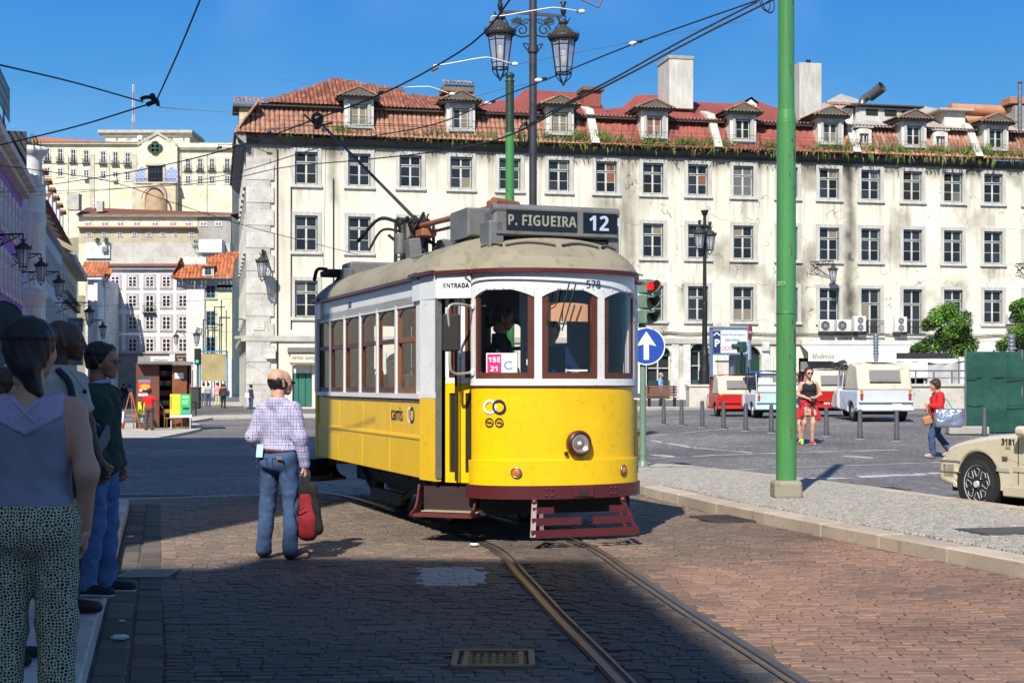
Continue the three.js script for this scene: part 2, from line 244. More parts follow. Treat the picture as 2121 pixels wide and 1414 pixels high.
{ // traffic island: kerb stones and small limestone mosaic
  const t = new THREE.Group(); t.name = numbered('traffic_island'); scene.add(t); tag(t, 'pale mosaic-stone traffic island to the right of the tram', 0, 0, 'structure');
  const bed = mat([.2, .17, .14], .95, { map: GRIMES });
  new B().ext([...islandNear.map(([x, d]) => [x + .05, -d]), ...islandFar.map(([x, d]) => [x - .05, -d])], .12, M4(0, .112, 0, Math.PI / 2)).mesh('mosaic_bed', bed, t);
  const ks = [worn([.46, .37, .29], .8), worn([.5, .41, .33], .8), worn([.42, .34, .27], .8)];
  let n = 0; const walk = (list, side) => { for (let i = 0; i < list.length - 1; i++) { const a = V(list[i][0], 0, -list[i][1]), b = V(list[i + 1][0], 0, -list[i + 1][1]), L = a.distanceTo(b), m = Math.max(1, Math.round(L / 1.25)); for (let k = 0; k < m; k++) { const p = a.clone().lerp(b, k / m), q = a.clone().lerp(b, (k + 1) / m - .01), dir = q.clone().sub(p).normalize(), nn = V(-dir.z, 0, dir.x).multiplyScalar(side * .3); new B().ext([[p.x, p.z], [q.x, q.z], [q.x + nn.x, q.z + nn.z], [p.x + nn.x, p.z + nn.z]], .17, M4(0, .125 + rr(-.004, .004), 0, Math.PI / 2), .015).mesh('kerb_stone', ks[n++ % 3], t); } } };
  walk(islandNear, 1); walk(islandFar, 1);
  const g = plain(new RoundedBoxGeometry(1, 1, 1, 1, .12)), list = []; boxUV(g); g.setAttribute('uv', new THREE.BufferAttribute(g.attributes.uv.array.map((u) => u * .1), 2));
  for (let d = 9.2; d < 26; d += .062) { const a = islandX(islandNear, d) + .34, b = islandX(islandFar, d) - .34; let x = a + rnd() * .05; while (x < b && x < .37 * d) { const w = rr(.05, .08), wob = .03 * Math.sin(x * 5 + d) + rr(-.008, .008); const k = rr(.75, 1.1); list.push({ D: d, k: Math.floor(rnd() * 4), c: col(.46 * k, .42 * k, .36 * k), m: M4(x + w / 2, .118 + rr(-.003, .003), -(d + wob), rr(-.05, .05), rr(-.25, .25), rr(-.05, .05), V(w, .03, .054)) }); x += w + .006; } }
  const base = mat([1, 1, 1], .75, { map: GRIMES }), mats = [[.46, .42, .36], [.4, .365, .31], [.5, .46, .4], [.35, .32, .27]].map((c) => mat(c, .75, { map: GRIMES })); mats.base = base;
  list.sort((p, q) => (Math.abs(q.m.elements[12] / q.D) < .355) - (Math.abs(p.m.elements[12] / p.D) < .355) || p.D - q.D);
  pieces(t, 'mosaic_stone', [g], mats, list); console.log('mosaic', list.length);
}
// worn white road markings and the stone stop line: sheets just above the ground
const WORNW = (() => { const c = canvasTex(1024, 128, (x, w, h) => { x.clearRect(0, 0, w, h); x.fillStyle = '#fff'; for (let i = 0; i < 5200; i++) { const a = hash(i, 1, 3), b = hash(i, 2, 3), n = fbm(a, b * .1, 8, 4, 4); if (n > .47) x.fillRect(a * w, b * h, 4 + 14 * hash(i, 4, 1), 3 + 6 * hash(i, 5, 1)); } }); return c; })();
function marking(pts, w, label, alpha = true) {
  const q = pts.map(([x, y]) => G(x, y)), g = new THREE.BufferGeometry(), p = [], uv = []; const L = [], R = []; let s = 0;
  const fine = []; for (let i = 0; i < q.length - 1; i++) for (let k = 0; k < 8; k++) fine.push(q[i].clone().lerp(q[i + 1], k / 8)); fine.push(q[q.length - 1]);
  for (let i = 0; i < fine.length; i++) { const d = fine[Math.min(i + 1, fine.length - 1)].clone().sub(fine[Math.max(0, i - 1)]).setY(0).normalize(), n = V(-d.z, 0, d.x).multiplyScalar(w / 2); L.push(fine[i].clone().add(n)); R.push(fine[i].clone().sub(n)); }
  const lift = (v) => { v.y = terrain(v.x, -v.z) + .006; return v; };
  for (let i = 0; i < fine.length - 1; i++) { const a = lift(L[i]), b = lift(R[i]), c = lift(R[i + 1]), d = lift(L[i + 1]), l = a.distanceTo(d), s2 = s + l; for (const [v, u, t] of [[a, s, 0], [b, s, 1], [c, s2, 1], [a, s, 0], [c, s2, 1], [d, s2, 0]]) { p.push(v.x, v.y, v.z); uv.push(u / 4, t); } s = s2; }
  g.setAttribute('position', new THREE.Float32BufferAttribute(p, 3)); g.setAttribute('uv', new THREE.Float32BufferAttribute(uv, 2)); g.computeVertexNormals();
  const o = put('road_marking', g, marking.m || (marking.m = (WORNW.wrapS = THREE.RepeatWrapping, mat([.45, .45, .43], .7, { alphaMap: null, map: WORNW, transparent: true })))); return tag(o, label, 0, 0, 'structure');
}
marking([[1345, 912], [1440, 928], [1560, 938], [1610, 939]], .16, 'worn white road line curving behind the traffic light pole');
marking([[1340, 950], [1480, 943], [1660, 937], [1860, 932]], .16, 'worn white road line past the jogger');
marking([[1500, 975], [1650, 968], [1800, 963], [1960, 957]], .15, 'worn white road line before the island, upper');
marking([[1660, 993], [1760, 989], [1880, 984], [1960, 980]], .42, 'broad worn white road band left of the taxi');
marking([[1345, 942], [1400, 946]], .3, 'short worn white smear beside the light pole');
marking([[1740, 944], [1830, 950]], .3, 'faint white smear on the road before the woman in red');
marking([[1340, 905], [1560, 885], [1900, 872]], .1, 'thin pale line across the square');
marking([[230, 941], [560, 922], [640, 915]], .14, 'faint white line across the shaded road left of the man');
marking([[240, 1000], [420, 992], [640, 988]], .1, 'faint dashed white line beside the far rail');
{ // row of white stones across the road
  const t = new THREE.Group(); t.name = numbered('stop_line'); scene.add(t); tag(t, 'row of white stones set across the shaded road', 0, 0, 'structure');
  const m = [worn([.55, .53, .5], .7), worn([.42, .41, .39], .7)]; const a = G(275, 1034), b = G(545, 1025), c = G(660, 1015);
  for (let k = 0; k < 26; k++) { const s = k / 26, p = a.clone().lerp(b, s), w = rr(.1, .17); if (rnd() < .12) continue; put('white_stone', plain(new RoundedBoxGeometry(w, .04, .14, 1, .015)), m[k % 2], t, [p.x, -.006 + (p.z < -SPLIT ? .006 : 0), p.z], rr(-.2, .2)); }
}
// grates and covers
function grate(i, name, label, nx, nz, c, brass) {
  const [p, w, d] = gratesAt[i]; const t = thing(name, label, name.replace('_', ' '), [p.x, 0, p.z], i === 2 ? .28 : 0);
  const m = mat(c, .6, { metalness: .5, map: GRIMES }), b = new B(); b.box(w, .03, .035, 0, 0, d / 2).box(w, .03, .035, 0, 0, -d / 2).box(.035, .03, d, w / 2, 0, 0).box(.035, .03, d, -w / 2, 0, 0); b.mesh('frame', m, t);
  const g = new B(); if (brass) { g.box(w - .06, .02, d - .05, 0, -.012, 0); g.mesh('cover', mat([.035, .028, .024], .6, { metalness: .4, map: GRIMES }), t); const k = new B(), l = new B(); for (let x = 0; x < nx; x++) for (let z = 0; z < nz; z++) k.box(.026, .012, .018, (x - (nx - 1) / 2) * .044, .002, (z - (nz - 1) / 2) * .06); k.mesh('raised_studs', mat([.34, .25, .1], .55, { metalness: .6 }), t);
    l.box(.03, .022, d - .06, -w / 2 + .06, .002, 0).box(.03, .022, d - .06, w / 2 - .06, .002, 0); l.mesh('side_bar', m, t); }
  else { for (let x = 0; x <= nx; x++) g.box(.02, .025, d, (x / nx - .5) * (w - .03), 0, 0); for (let z = 0; z <= nz; z++) g.box(w, .022, .02, 0, 0, (z / nz - .5) * (d - .03)); g.mesh('bars', m, t); put('pit', plain(new THREE.PlaneGeometry(w, d), M4(0, -.007, 0, -Math.PI / 2)), BLACK, t); }
}
grate(0, 'access_cover', 'rectangular brass-studded access cover in the foreground setts', 7, 6, [.3, .19, .1], true);
grate(1, 'drain_grate', 'pale iron drain grate beside the left kerb', 11, 3, [.24, .22, .2]);
grate(2, 'drain_grate', 'iron drain grate in the sunlit setts beside the island kerb', 14, 5, [.1, .075, .06]);
{ const p = G(1745, 1014), t = thing('drain_grate', 'dark drain grate in the asphalt beyond the green pole', 'drain grate', [p.x, .004, p.z], .2), b = new B(); for (let i = 0; i < 24; i++) b.box(.035, .016, .5, (i - 11.5) * .075, 0, 0); b.box(1.9, .014, .04, 0, 0, .26).box(1.9, .014, .04, 0, 0, -.26); b.mesh('bars', mat([.05, .05, .052], .6, { metalness: .5 }), t); }
{ const p = GH(2095, 1103, .12), t = thing('access_cover', 'dark steel cover set in the pale island mosaic at the right edge', 'access cover', [p.x, .13, p.z], .25); new B().rbox(.9, .03, .55, 0, 0, 0, .01).mesh('lid', mat([.09, .085, .08], .6, { metalness: .4, map: GRIMES }), t); const b = new B(); for (let i = 0; i < 9; i++) b.box(.84, .006, .02, 0, .017, (i - 4) * .055); b.mesh('ribs', mat([.12, .11, .1], .55, { metalness: .4 }), t); }
{ // litter
  const w = mat([.75, .75, .76], .8); let i = 0; for (const [x, y, s, l] of [[248, 1327, .09, 'larger crumpled white scrap of paper in the left gutter'], [252, 1290, .035, 'tiny white scrap in the left gutter, above the larger one'], [270, 1115, .06, 'crumpled white scrap beside the upper end of the left kerb'], [982, 1132, .08, 'white scrap of paper beside the left rail under the tram front'], [447, 1180, .04, 'tiny white scrap on the setts left of the man with the bag']]) { const p = G(x, y), g = new THREE.IcosahedronGeometry(s * .5, 1), q = g.attributes.position; for (let k = 0; k < q.count; k++) q.setXYZ(k, q.getX(k) * 1.2 + .01 * noise3(q.getY(k) * 90, k, 1), q.getY(k) * .35 + .004 * noise3(q.getX(k) * 80, q.getZ(k) * 80, 3), q.getZ(k) * (.8 + .2 * noise3(q.getX(k) * 60, 2, k))); g.computeVertexNormals(); tag(put('paper_scrap', plain(g), w, null, [p.x, .012 + s * .12, p.z]), l, 'litter'); i++; } }
// ---------- buildings ----------
const EAVE0 = 17.1;
const TILE = (() => { const g = new THREE.CylinderGeometry(.105, .125, .46, 7, 1, true, -Math.PI / 2, Math.PI); g.rotateX(-Math.PI / 2); const q = plain(g); q.scale(1, .95, 1); boxUV(q); return q; })();   // a half-round roof tile, wide end towards +z
const TILEBASE = mat([1, 1, 1], .85, { map: GRIMES });
function tiled(parent, o, e, s, inside, tint, wide = .25, long = .4, singles = 0) { // tiles over the parallelogram o + a e + b s
  const le = e.length(), ls = s.length(), nx = Math.round(le / wide), ny = Math.round(ls / long), E = e.clone().normalize(), S = s.clone().normalize(), N = new THREE.Vector3().crossVectors(E, S).normalize(), list = []; if (N.y < 0) N.negate();
  for (let j = 0; j < ny; j++) for (let i = 0; i < nx; i++) {
    const a = (i + .5) / nx, b = (j + .5) / ny; if (inside && !inside(a, b)) continue;
    const c = o.clone().addScaledVector(e, a + (rnd() - .5) * .1 / nx).addScaledVector(s, b).addScaledVector(N, .03 + rnd() * .012);
    const m = new THREE.Matrix4().makeBasis(E, N, S.clone().negate()); if (m.determinant() < 0) m.makeBasis(E.clone().negate(), N, S.clone().negate());
    m.setPosition(c).multiply(M4(0, 0, 0, .05, rr(-.03, .03), rr(-.04, .04))); m.scale(V(wide / .235, 1.1, long / .40));
    const t = tint(a, b), k = rr(.55, 1.3); list.push({ k: Math.floor(rnd() * 3), c: col(t[0] * k, t[1] * k, t[2] * k), m });
  }
  const mats = [0, 1, 2].map((k) => { const t = tint(.5, .3), q = [.8, 1, 1.15][k]; return mat([t[0] * q, t[1] * q, t[2] * q], .85, { map: GRIMES }); }); mats.base = TILEBASE;
  pieces(parent, 'roof_tile', [TILE], mats, list, singles);
}
const GLASSES = [[.018, .021, .026], [.03, .034, .04], [.012, .013, .015], [.13, .13, .12]].map((c) => phys(c, .08, { specularIntensity: .8 })).concat([phys([.22, .19, .13], .25), phys([.2, .085, .04], .5), mat([.009, .009, .009], .9)]);
const SASH = worn([.62, .6, .54], .6), CASING = worn([.035, .075, .05], .6), SURR = worn([.58, .56, .515], .85, { map: STREAK });
// a casement window with stone surround; origin at the sill's middle, looking along +z
const winCache = {};
function winGeo(w, h, tr, sur) {
  const key = [w, h, tr, sur].map((x) => (+x).toFixed(2)).join(); if (winCache[key]) return winCache[key];
  const r = { }, z = -.16, th = tr ? h * .33 : 0, hb = h - th;
  if (sur) { const s = sur; r.surround = new B().box(w + 2 * s, s, .07, 0, h + s / 2, .035).box(s, h, .068, -w / 2 - s / 2, h / 2, .034).box(s, h, .068, w / 2 + s / 2, h / 2, .034).geo(); r.sill = new B().box(w + 2 * s + .1, s * .8, .14, 0, -s * .4, .07).geo(); }
  const c = .055; r.casing = new B().box(w, c, .1, 0, h - c / 2, z).box(w, c, .1, 0, c / 2, z).box(c, h - 2 * c, .098, -w / 2 + c / 2, h / 2, z).box(c, h - 2 * c, .098, w / 2 - c / 2, h / 2, z).geo();
  const s = new B(), iw = w - 2 * c, m = .055, pw = (iw - .05) / 2; r.panes = [];
  for (const sg of [-1, 1]) {
    const cx = sg * (iw / 4), y0 = c, y1 = (tr ? hb : h) - c * (tr ? .2 : 1), half = iw / 2 - .006;
    s.box(half, m, .05, cx, y0 + m / 2, z).box(half, m, .05, cx, y1 - m / 2, z).box(m, y1 - y0 - 2 * m, .048, cx - half / 2 + m / 2, (y0 + y1) / 2, z).box(m, y1 - y0 - 2 * m, .048, cx + half / 2 - m / 2, (y0 + y1) / 2, z).box(half - 2 * m, .03, .04, cx, (y0 + y1) / 2, z);
    for (const k of [0, 1]) r.panes.push([cx, y0 + m + (y1 - y0 - 2 * m) * (k ? .75 : .25), half - 2 * m, (y1 - y0 - 2 * m) / 2 - .03]);
    if (tr) { const a = hb + c * .9, b = h - c; s.box(half, m * .8, .05, cx, a + m * .4, z).box(half, m * .8, .05, cx, b - m * .4, z).box(m * .8, b - a - 1.6 * m, .048, cx - half / 2 + m * .4, (a + b) / 2, z).box(m * .8, b - a - 1.6 * m, .048, cx + half / 2 - m * .4, (a + b) / 2, z); r.panes.push([cx, (a + b) / 2, half - 1.6 * m, b - a - 1.6 * m]); }
  }
  if (tr) r.rail = new B().box(iw, c * 1.1, .09, 0, hb + c * .35, z).geo();
  r.sash = s.geo(); r.pane = new B().box(1, 1, .012, 0, 0, z - .012).geo(); return (winCache[key] = r);
}
function windowAt(parent, x, y, z, w, h, o = {}) {
  const g = winGeo(w, h, o.tr, o.sur || 0), t = sub(o.name || 'window', parent, [x, y, z], o.turn || 0);
  if (g.surround) { put('surround', g.surround, o.surM || SURR, t); put('sill', g.sill, o.surM || SURR, t); }
  put('casing', g.casing, o.cas || CASING, t); if (g.rail) put('transom', g.rail, o.cas || CASING, t); put('sash', g.sash, o.sash || SASH, t);
  g.panes.forEach(([px, py, pw, ph], i) => { const m = o.glass ? o.glass(i) : GLASSES[[0, 0, 1, 2, 0, 3][Math.floor(rnd() * 6)]]; const p = put('pane', g.pane, m, t, [px, py, 0]); p.scale.set(pw, ph, 1); p.rotation.set(rr(-.012, .012), rr(-.012, .012), 0); });
  if (o.back !== false) put('dark_room', winCache.room || (winCache.room = new B().box(1, 1, .02, 0, 0, 0).geo()), GLASSES[6], t, [0, h / 2, -.42]).scale.set(w + .1, h + .1, 1);
  return t;
}
function facadeWall(w, h, holes, depth = .4) { return new B().ext([[0, 0], [w, 0], [w, h], [0, h]], depth, M4(0, 0, -depth), 0, holes.map((q) => [[q[0], q[1]], [q[2], q[1]], [q[2], q[3]], [q[0], q[3]]])); }
const localUV = (g, w, h, x0 = 0, y0 = 0) => { const p = g.attributes.position, uv = new Float32Array(p.count * 2); for (let i = 0; i < p.count; i++) { uv[i * 2] = (p.getX(i) - x0) / w; uv[i * 2 + 1] = (p.getY(i) - y0) / h; } g.setAttribute('uv', new THREE.BufferAttribute(uv, 2)); return g; };

// ----- the long cream building across the square -----
const MB = { A: V(-13.604, 0, -91), t: V(.9794, 0, -.2020), phi: Math.atan2(.2020, .9794) };
const mbS = (px) => { const k = (px - CX) / F; return (k * 91 + 13.604) / (.9794 - .2020 * k); };
MB.s0 = mbS(509); MB.C = MB.A.clone().addScaledVector(MB.t, MB.s0); MB.L = mbS(2230) - MB.s0;
const mu = (px) => mbS(px) - MB.s0, md = (px) => 91 + .2020 * mbS(px), mv = (px, py) => EYE + (HOR - py) * md(px) / F;
{
  const t = thing('long_apartment_building', 'long weathered cream building with dormers and weeds along its eaves across the square', 'building', MB.C, MB.phi);
  const EAVE = 16.75, W = MB.L, D = 24;
  const cols = [634, 744, 850, 955, 1056, 1158, 1256, 1353, 1446, 1540, 1632, 1718, 1804, 1891, 1975, 2058, 2142];
  const w = 1.42, rowsY = [[14.1, 16.15], [9.9, 12.15], [5.75, 8.05]];
  const holes = [], wins = [];
  cols.forEach((px, i) => { const u = mu(px); rowsY.forEach(([a, b], r) => { let y0 = a; if (r === 2 && (i === 12 || i === 13)) y0 = 4.9; holes.push([u - w / 2, y0, u + w / 2, b]); wins.push([u, y0, b - y0, r, i]); }); });
  const gf = []; // ground-floor openings
  for (const [a, b, yb, yt, arch] of [[605, 646, 849, 756, 0], [692, 735, 849, 730, 1], [800, 843, 849, 730, 1], [905, 950, 848, 730, 1], [1010, 1055, 848, 728, 1], [1110, 1155, 847, 727, 1], [1215, 1258, 846, 722, 1], [1340, 1390, 832, 714, 1], [1431, 1470, 832, 710, 1], [1514, 1577, 828, 712, 1]]) gf.push([mu(a), .1 + (a > 1300 ? .45 : 0), mu(b), mv((a + b) / 2, yt), arch]);
  gf.push([mu(1655), .5, mu(1760), 3.3, 0], [mu(1772), .5, mu(1900), 3.3, 0], [mu(1990), .5, mu(2110), 3.2, 0]);
  const stain = texture(2048, 512, (u, v) => { // damp, streaks and cracks of this one wall
    const X = u * W, Y = v * EAVE; let k = .93 + .12 * fbm(u, v * .25, 16, 5, 41), g = 0;
    g += ss(15.9 - 1.2 * fbm(u, 0, 64, 3, 5), 16.7, Y) * .34;                                            // black mould under the cornice
    const st = fbm(u, v * .02, 220, 2, 51), sp = fbm(u, v * .25, 12, 4, 61);
    g += Math.max(0, st - .54) * .6 * clamp(sp * 1.5 - .25) * (.4 + .6 * ss(4.6, 14, Y));                // runs of rain
    const far = ss(.32, .55, u); g += Math.max(0, fbm(u, v * .25, 26, 5, 71) - .57) * 1.2 * (.25 + .75 * far);
    for (const [c, wd, y0, y1, a] of [[mu(1352) - 3.6, .8, 4, 14, .2], [mu(1760), .4, 6, 16.4, .3], [mu(1765), 1.2, 3.8, 8, .2], [mu(1660), .5, 5, 10, .22], [mu(1040), .5, 9, 16, .2], [mu(1300), .7, 8, 16, .22], [mu(690), .3, 13, 16.6, .25]]) g += a * Math.exp(-Math.pow((X - c + .35 * (fbm(0, v, 16, 3, 7) - .5)) / wd, 2)) * ss(y0 - .5, y0 + .5, Y) * (1 - ss(y1 - .5, y1 + .5, Y)) * (.5 + fbm(u, v * .25, 120, 3, 17));
    for (const q of wins) if (q[3] < 2 && Math.abs(X - q[0]) < 1 && Y < q[1] - .1 && Y > q[1] - 1.6) g += .2 * Math.max(0, fbm(u, q[4] * .01, 300, 2, 33) - .42) * (1 - (q[1] - Y) / 1.6) * 1.6;
    const cr = Math.abs(fbm(u + .003 * fbm(u, v, 90, 2, 3), v * .25, 36, 4, 91) - .5); if (cr < .006 && far * fbm(u, v * .25, 9, 2, 13) > .26) g += .26;
    g = clamp(g, 0, .72); const y = 1 - g; return [k * y, k * y * .985, k * y * (.965 - .05 * g)];
  }, { clamp: true });
  const wallM = mat([.70, .67, .58], .9, { map: stain, bumpMap: BUMP, bumpScale: .004 }), wg = facadeWall(W, EAVE, [...holes, ...gf.map((q) => q.slice(0, 4))], .5).geo();
  put('front_wall', localUV(wg, W, EAVE), wallM, t);
  const plain2 = worn([.55, .53, .46], .9, { map: STREAK });
  // left-hand face along the side street
  const sh = [], sw = []; for (let i = 0; i < 7; i++) for (const [a, b] of rowsY) { const x = 1.9 + i * 3.25; sh.push([x - .62, a, x + .62, b]); sw.push([x, a, b - a]); }
  for (let i = 0; i < 5; i++) sh.push([2 + i * 4.4, .1, 4.2 + i * 4.4, 3.5]);
  const side = sub('side_wall', t, [.0, 0, -D], -Math.PI / 2); // local +x runs towards the square
  side.rotation.y = -Math.PI / 2; const sm = facadeWall(D, EAVE, sh.map(([a, b, c, d]) => [D - c, b, D - a, d]), .5).mesh('wall', plain2, side); side.position.set(0, 0, -D);
  side.rotation.y = -Math.PI / 2;
  for (const [x, y, h] of sw) windowAt(side, D - x, y, 0, 1.24, h, { tr: 1, sur: .16 });
  for (let i = 0; i < 5; i++) { const x = D - (3.1 + i * 4.4); new B().box(2.2, 3.4, .08, x, 1.8, -.3).mesh('shop_shutter', worn([.1, .13, .12], .6), side); }
  new B().box(D - .6, .35, .3, D / 2, 4.4, .15).mesh('string_course', STONE, side);
  new B().ext([[0, 0], [.12, 0], [.5, .35], [.62, .5], [.62, .62], [0, .62]], D + .6, M4(D, EAVE - .25, 0, 0, -Math.PI / 2, 0).multiply(M4(0, 0, -.6)), 0).mesh('cornice', worn([.3, .29, .27], .9), side);
  new B().box(W, EAVE, .3, W / 2, EAVE / 2, -D).box(.3, EAVE, D - .6, W - .15, EAVE / 2, -D / 2).mesh('rear_wall', plain2, t);
  new B().box(W - 1, .3, D - 1, W / 2, EAVE - .1, -D / 2).mesh('attic_floor', BLACK, t);
  new B().box(W, .35, .14, W / 2, 4.4, .07).mesh('string_course', STONE, t);
  { const q = new B(); for (let i = 0; i < 11; i++) q.rbox(1.72, 1.0, .12, .86, .6 + i * 1.42, .06, .02).rbox(1.5, .4, .1, .75, 1.3 + i * 1.42, .05, .02); const g = []; q.g.forEach((geo, i) => put('corner_stone', boxUV(geo), [worn([.62, .59, .53], .85), worn([.56, .53, .48], .85), WHITEP][(i * 7 + (i >> 1)) % 3], t)); }
  new B().box(.07, EAVE - 1, .09, 1.93, 8.4, .05).box(.06, 8, .08, mu(690), 10.5, .05).box(.06, 9, .07, mu(705) - 3.1, 9.5, .05).mesh('drain_pipe', IRON, t);
  // cornice, mould-black, with gutter tiles
  new B().ext([[0, 0], [.1, 0], [.16, .14], [.42, .3], [.55, .36], [.55, .55], [0, .55]], W + .5, M4(-.5, EAVE - .22, 0, 0, Math.PI / 2, 0), 0).mesh('cornice', worn([.13, .125, .115], .95, { map: STREAK }), t);
  new B().ext([[0, 0], [.1, 0], [.3, .12], [.58, .3], [.66, .36], [.66, .6], [0, .6]], 4.3, M4(-.6, EAVE - .25, 0, 0, Math.PI / 2, 0), 0).mesh('corner_cornice', STONE, t);
  // windows
  const odd = { '0,0': [0, 2, 6, 6, 1, 1], '0,8': [1, 1, 0, 0, 5, 2], '0,6': [2, 2, 2, 2, 5, 5], '0,11': [1, 1, 6, 2, 2, 4], '0,13': [6, 6, 6, 6, 1, 3], '0,14': [6, 6, 6, 3, 1, 1], '0,7': [6, 2, 0, 2, 0, 0], '0,9': [3, 3, 3, 3, 3, 3] };
  wins.forEach(([u, y, h, r, i]) => windowAt(t, u, y, 0, w, h, { tr: 1, sur: .24, glass: (k) => { const o = odd[r + ',' + i]; return GLASSES[o ? o[k % 6] : [0, 0, 1, 2, 0, 1, 0, 2, 2, 1, 3, 0, 0, 1, 2, 0, 4, 0][Math.floor(rnd() * 18)]]; } }));
  // ground floor: arched green shopfronts
  const green = worn([.022, .085, .07], .55), dgreen = worn([.02, .05, .045], .5), stoneW = worn([.7, .68, .62], .85);
  gf.forEach(([a, b, c, d, arch], i) => {
    const cw = c - a, x = (a + c) / 2, s = sub(i < 10 ? 'arched_door' : 'shop_front', t, [x, b, 0]);
    if (i === 0) { const h = d - b - .5; for (let k = 0; k < 3; k++) new B().rbox(cw / 3 - .03, h - .05, .06, (k - 1) * cw / 3, h / 2, -.25, .012).mesh('door_board', worn([.03, .16, .12], .6), s); new B().box(cw, .5, .1, 0, d - b - .25, -.25).mesh('lintel', stoneW, s);
      new B().box(cw + 1.2, .3, .7, .3, d - b + .95, .35).mesh('canopy_roof', worn([.2, .19, .18], .8), s);
      const aw = canvasTex(256, 64, (x, w, h) => { x.fillStyle = '#ded9c8'; x.fillRect(0, 0, w, h); x.fillStyle = '#6b665a'; x.font = 'bold 26px sans-serif'; x.textAlign = 'center'; x.fillText('RETRO  QUEIJARIA', w / 2, 40, 236); });
      put('awning_sign', localUV(new B().box(cw + .9, .55, .05, 0, 0, 0).geo(), cw + .9, .55, -(cw + .9) / 2, -.275), mat([.8, .8, .8], .8, { map: aw }), s, [.3, d - b + .42, .55]);
      const sc = new B(); for (let k = 0; k < 9; k++) sc.cyl(.14, .14, .03, -cw / 2 - .05 + k * .26, d - b + .12, .55, 10, Math.PI / 2); sc.mesh('scalloped_edge', worn([.26, .19, .13], .9), s); return; }
    if (i >= 10) { new B().box(cw, d - b, .05, 0, (d - b) / 2, -.45).mesh('shop_window', phys([.02, .022, .024], .1), s); const bar = new B(); for (let k = 0; k <= 4; k++) bar.box(.07, d - b, .08, (k / 4 - .5) * cw, (d - b) / 2, -.35); bar.mesh('frame', dgreen, s); return; }
    const h = d - b, hs = h - cw * .42; // arch infill: spandrels over the square hole, then the leaf below
    const sp = new THREE.Shape(); sp.moveTo(-cw / 2, hs); sp.lineTo(-cw / 2, h); sp.lineTo(cw / 2, h); sp.lineTo(cw / 2, hs); sp.absellipse(0, hs, cw / 2, h - hs - .03, 0, Math.PI, false);
    new B().ext(sp, .3, M4(0, 0, -.31)).mesh('arch', stoneW, s);
    const fan = new B(); for (let k = 0; k < 7; k++) { const q = Math.PI * (k + .5) / 7; fan.bar(V(0, hs, -.3), V(Math.cos(q) * cw * .48, hs + Math.sin(q) * (h - hs - .06), -.3), .018); } fan.box(cw, .1, .1, 0, hs, -.3).mesh('fanlight_bars', dgreen, s);
    new B().box(cw, h, .03, 0, h / 2, -.46).mesh('glass', GLASSES[i % 2], s);
    const low = i === 9 ? hs : h * .34; for (const k of [-1, 1]) { new B().rbox(cw / 2 - .04, low, .07, k * cw / 4, low / 2, -.3, .02).mesh('door_leaf', i === 7 ? dgreen : i === 9 ? worn([.012, .045, .03], .5) : green, s); }
    if (i === 8) new B().rbox(cw, .95, .1, 0, .48, -.2, .02).mesh('brick_patch', worn([.36, .17, .1], .95), s);
    if (i < 9) new B().box(.08, hs - low, .08, 0, (hs + low) / 2, -.3).box(.08, hs - low, .08, -cw / 2 + .04, (hs + low) / 2, -.3).box(.08, hs - low, .08, cw / 2 - .04, (hs + low) / 2, -.3).box(cw, .06, .07, 0, low + (hs - low) * .5, -.3).mesh('frame', SASH, s);
    new B().rbox(.5, h + .1, .1, -cw / 2 - .28, h / 2, .05, .02).rbox(.5, h + .1, .1, cw / 2 + .28, h / 2, .05, .02).mesh('stone_jamb', stoneW, s);
  });
  // mansard roof: tiles at both ends, red painted cladding in the middle
  const e0 = EAVE + .36, B1 = 19.15, z0 = .62, z1 = -.85, tR = (a, b) => { const m = fbm(a, b, 16, 3, 3); return [.26 + .3 * m, .10 + .2 * m, .06 + .14 * m]; };
  const roofM = worn([.2, .11, .08], .9); 
  new B().quad(V(-.62, e0, z0), V(W, e0, z0), V(W, B1, z1), V(.85, B1, z1)).quad(V(-.62, e0, -D - .5), V(-.62, e0, z0), V(.85, B1, z1), V(.85, B1, -D + .8)).quad(V(.85, B1, z1), V(W, B1, z1), V(W, B1, -D), V(.85, B1, -D)).mesh('roof_deck', roofM, t);
  const slope = V(0, B1 - e0, z1 - z0), o = V(-.62, e0, z0), uA = mu(1205), uB = mu(1693);
  const dorm = [[742, 1], [952, 1], [1063, .55], [1157, 1], [1352, 1], [1535, 1], [1716, 1], [1888, 1], [2058, 1]].map(([px, k]) => [mu(px), k]);
  tiled(t, o, V(uA + .62, 0, 0), slope, (a, b) => a * (uA + .62) > 1.47 * b, tR, .3, .45, 300);
  tiled(t, V(uB, e0, z0), V(W - uB, 0, 0), slope, null, tR, .3, .45, 0);
  tiled(t, V(-.62, e0, -D), V(0, 0, D + .62), V(1.47, B1 - e0, 0), null, tR, .25, .42, 0);
  { const t2 = []; for (let x = -.5; x < W; x += .26) t2.push({ k: 0, c: col(.2 + .12 * rnd(), .16 + .06 * rnd(), .12), m: M4(x, e0 - .02, z0 - .02, .25, 0, 0, V(1, 1, .7)) }); const mm = [TILEBASE]; mm.base = TILEBASE; pieces(t, 'eave_tile', [TILE], mm, t2, 0); }
  const red = worn([.27, .062, .045], .75, { map: GRIMEL, bumpMap: GRIMEL, bumpScale: .05 }), red2 = worn([.33, .085, .06], .75, { map: GRIMEL });
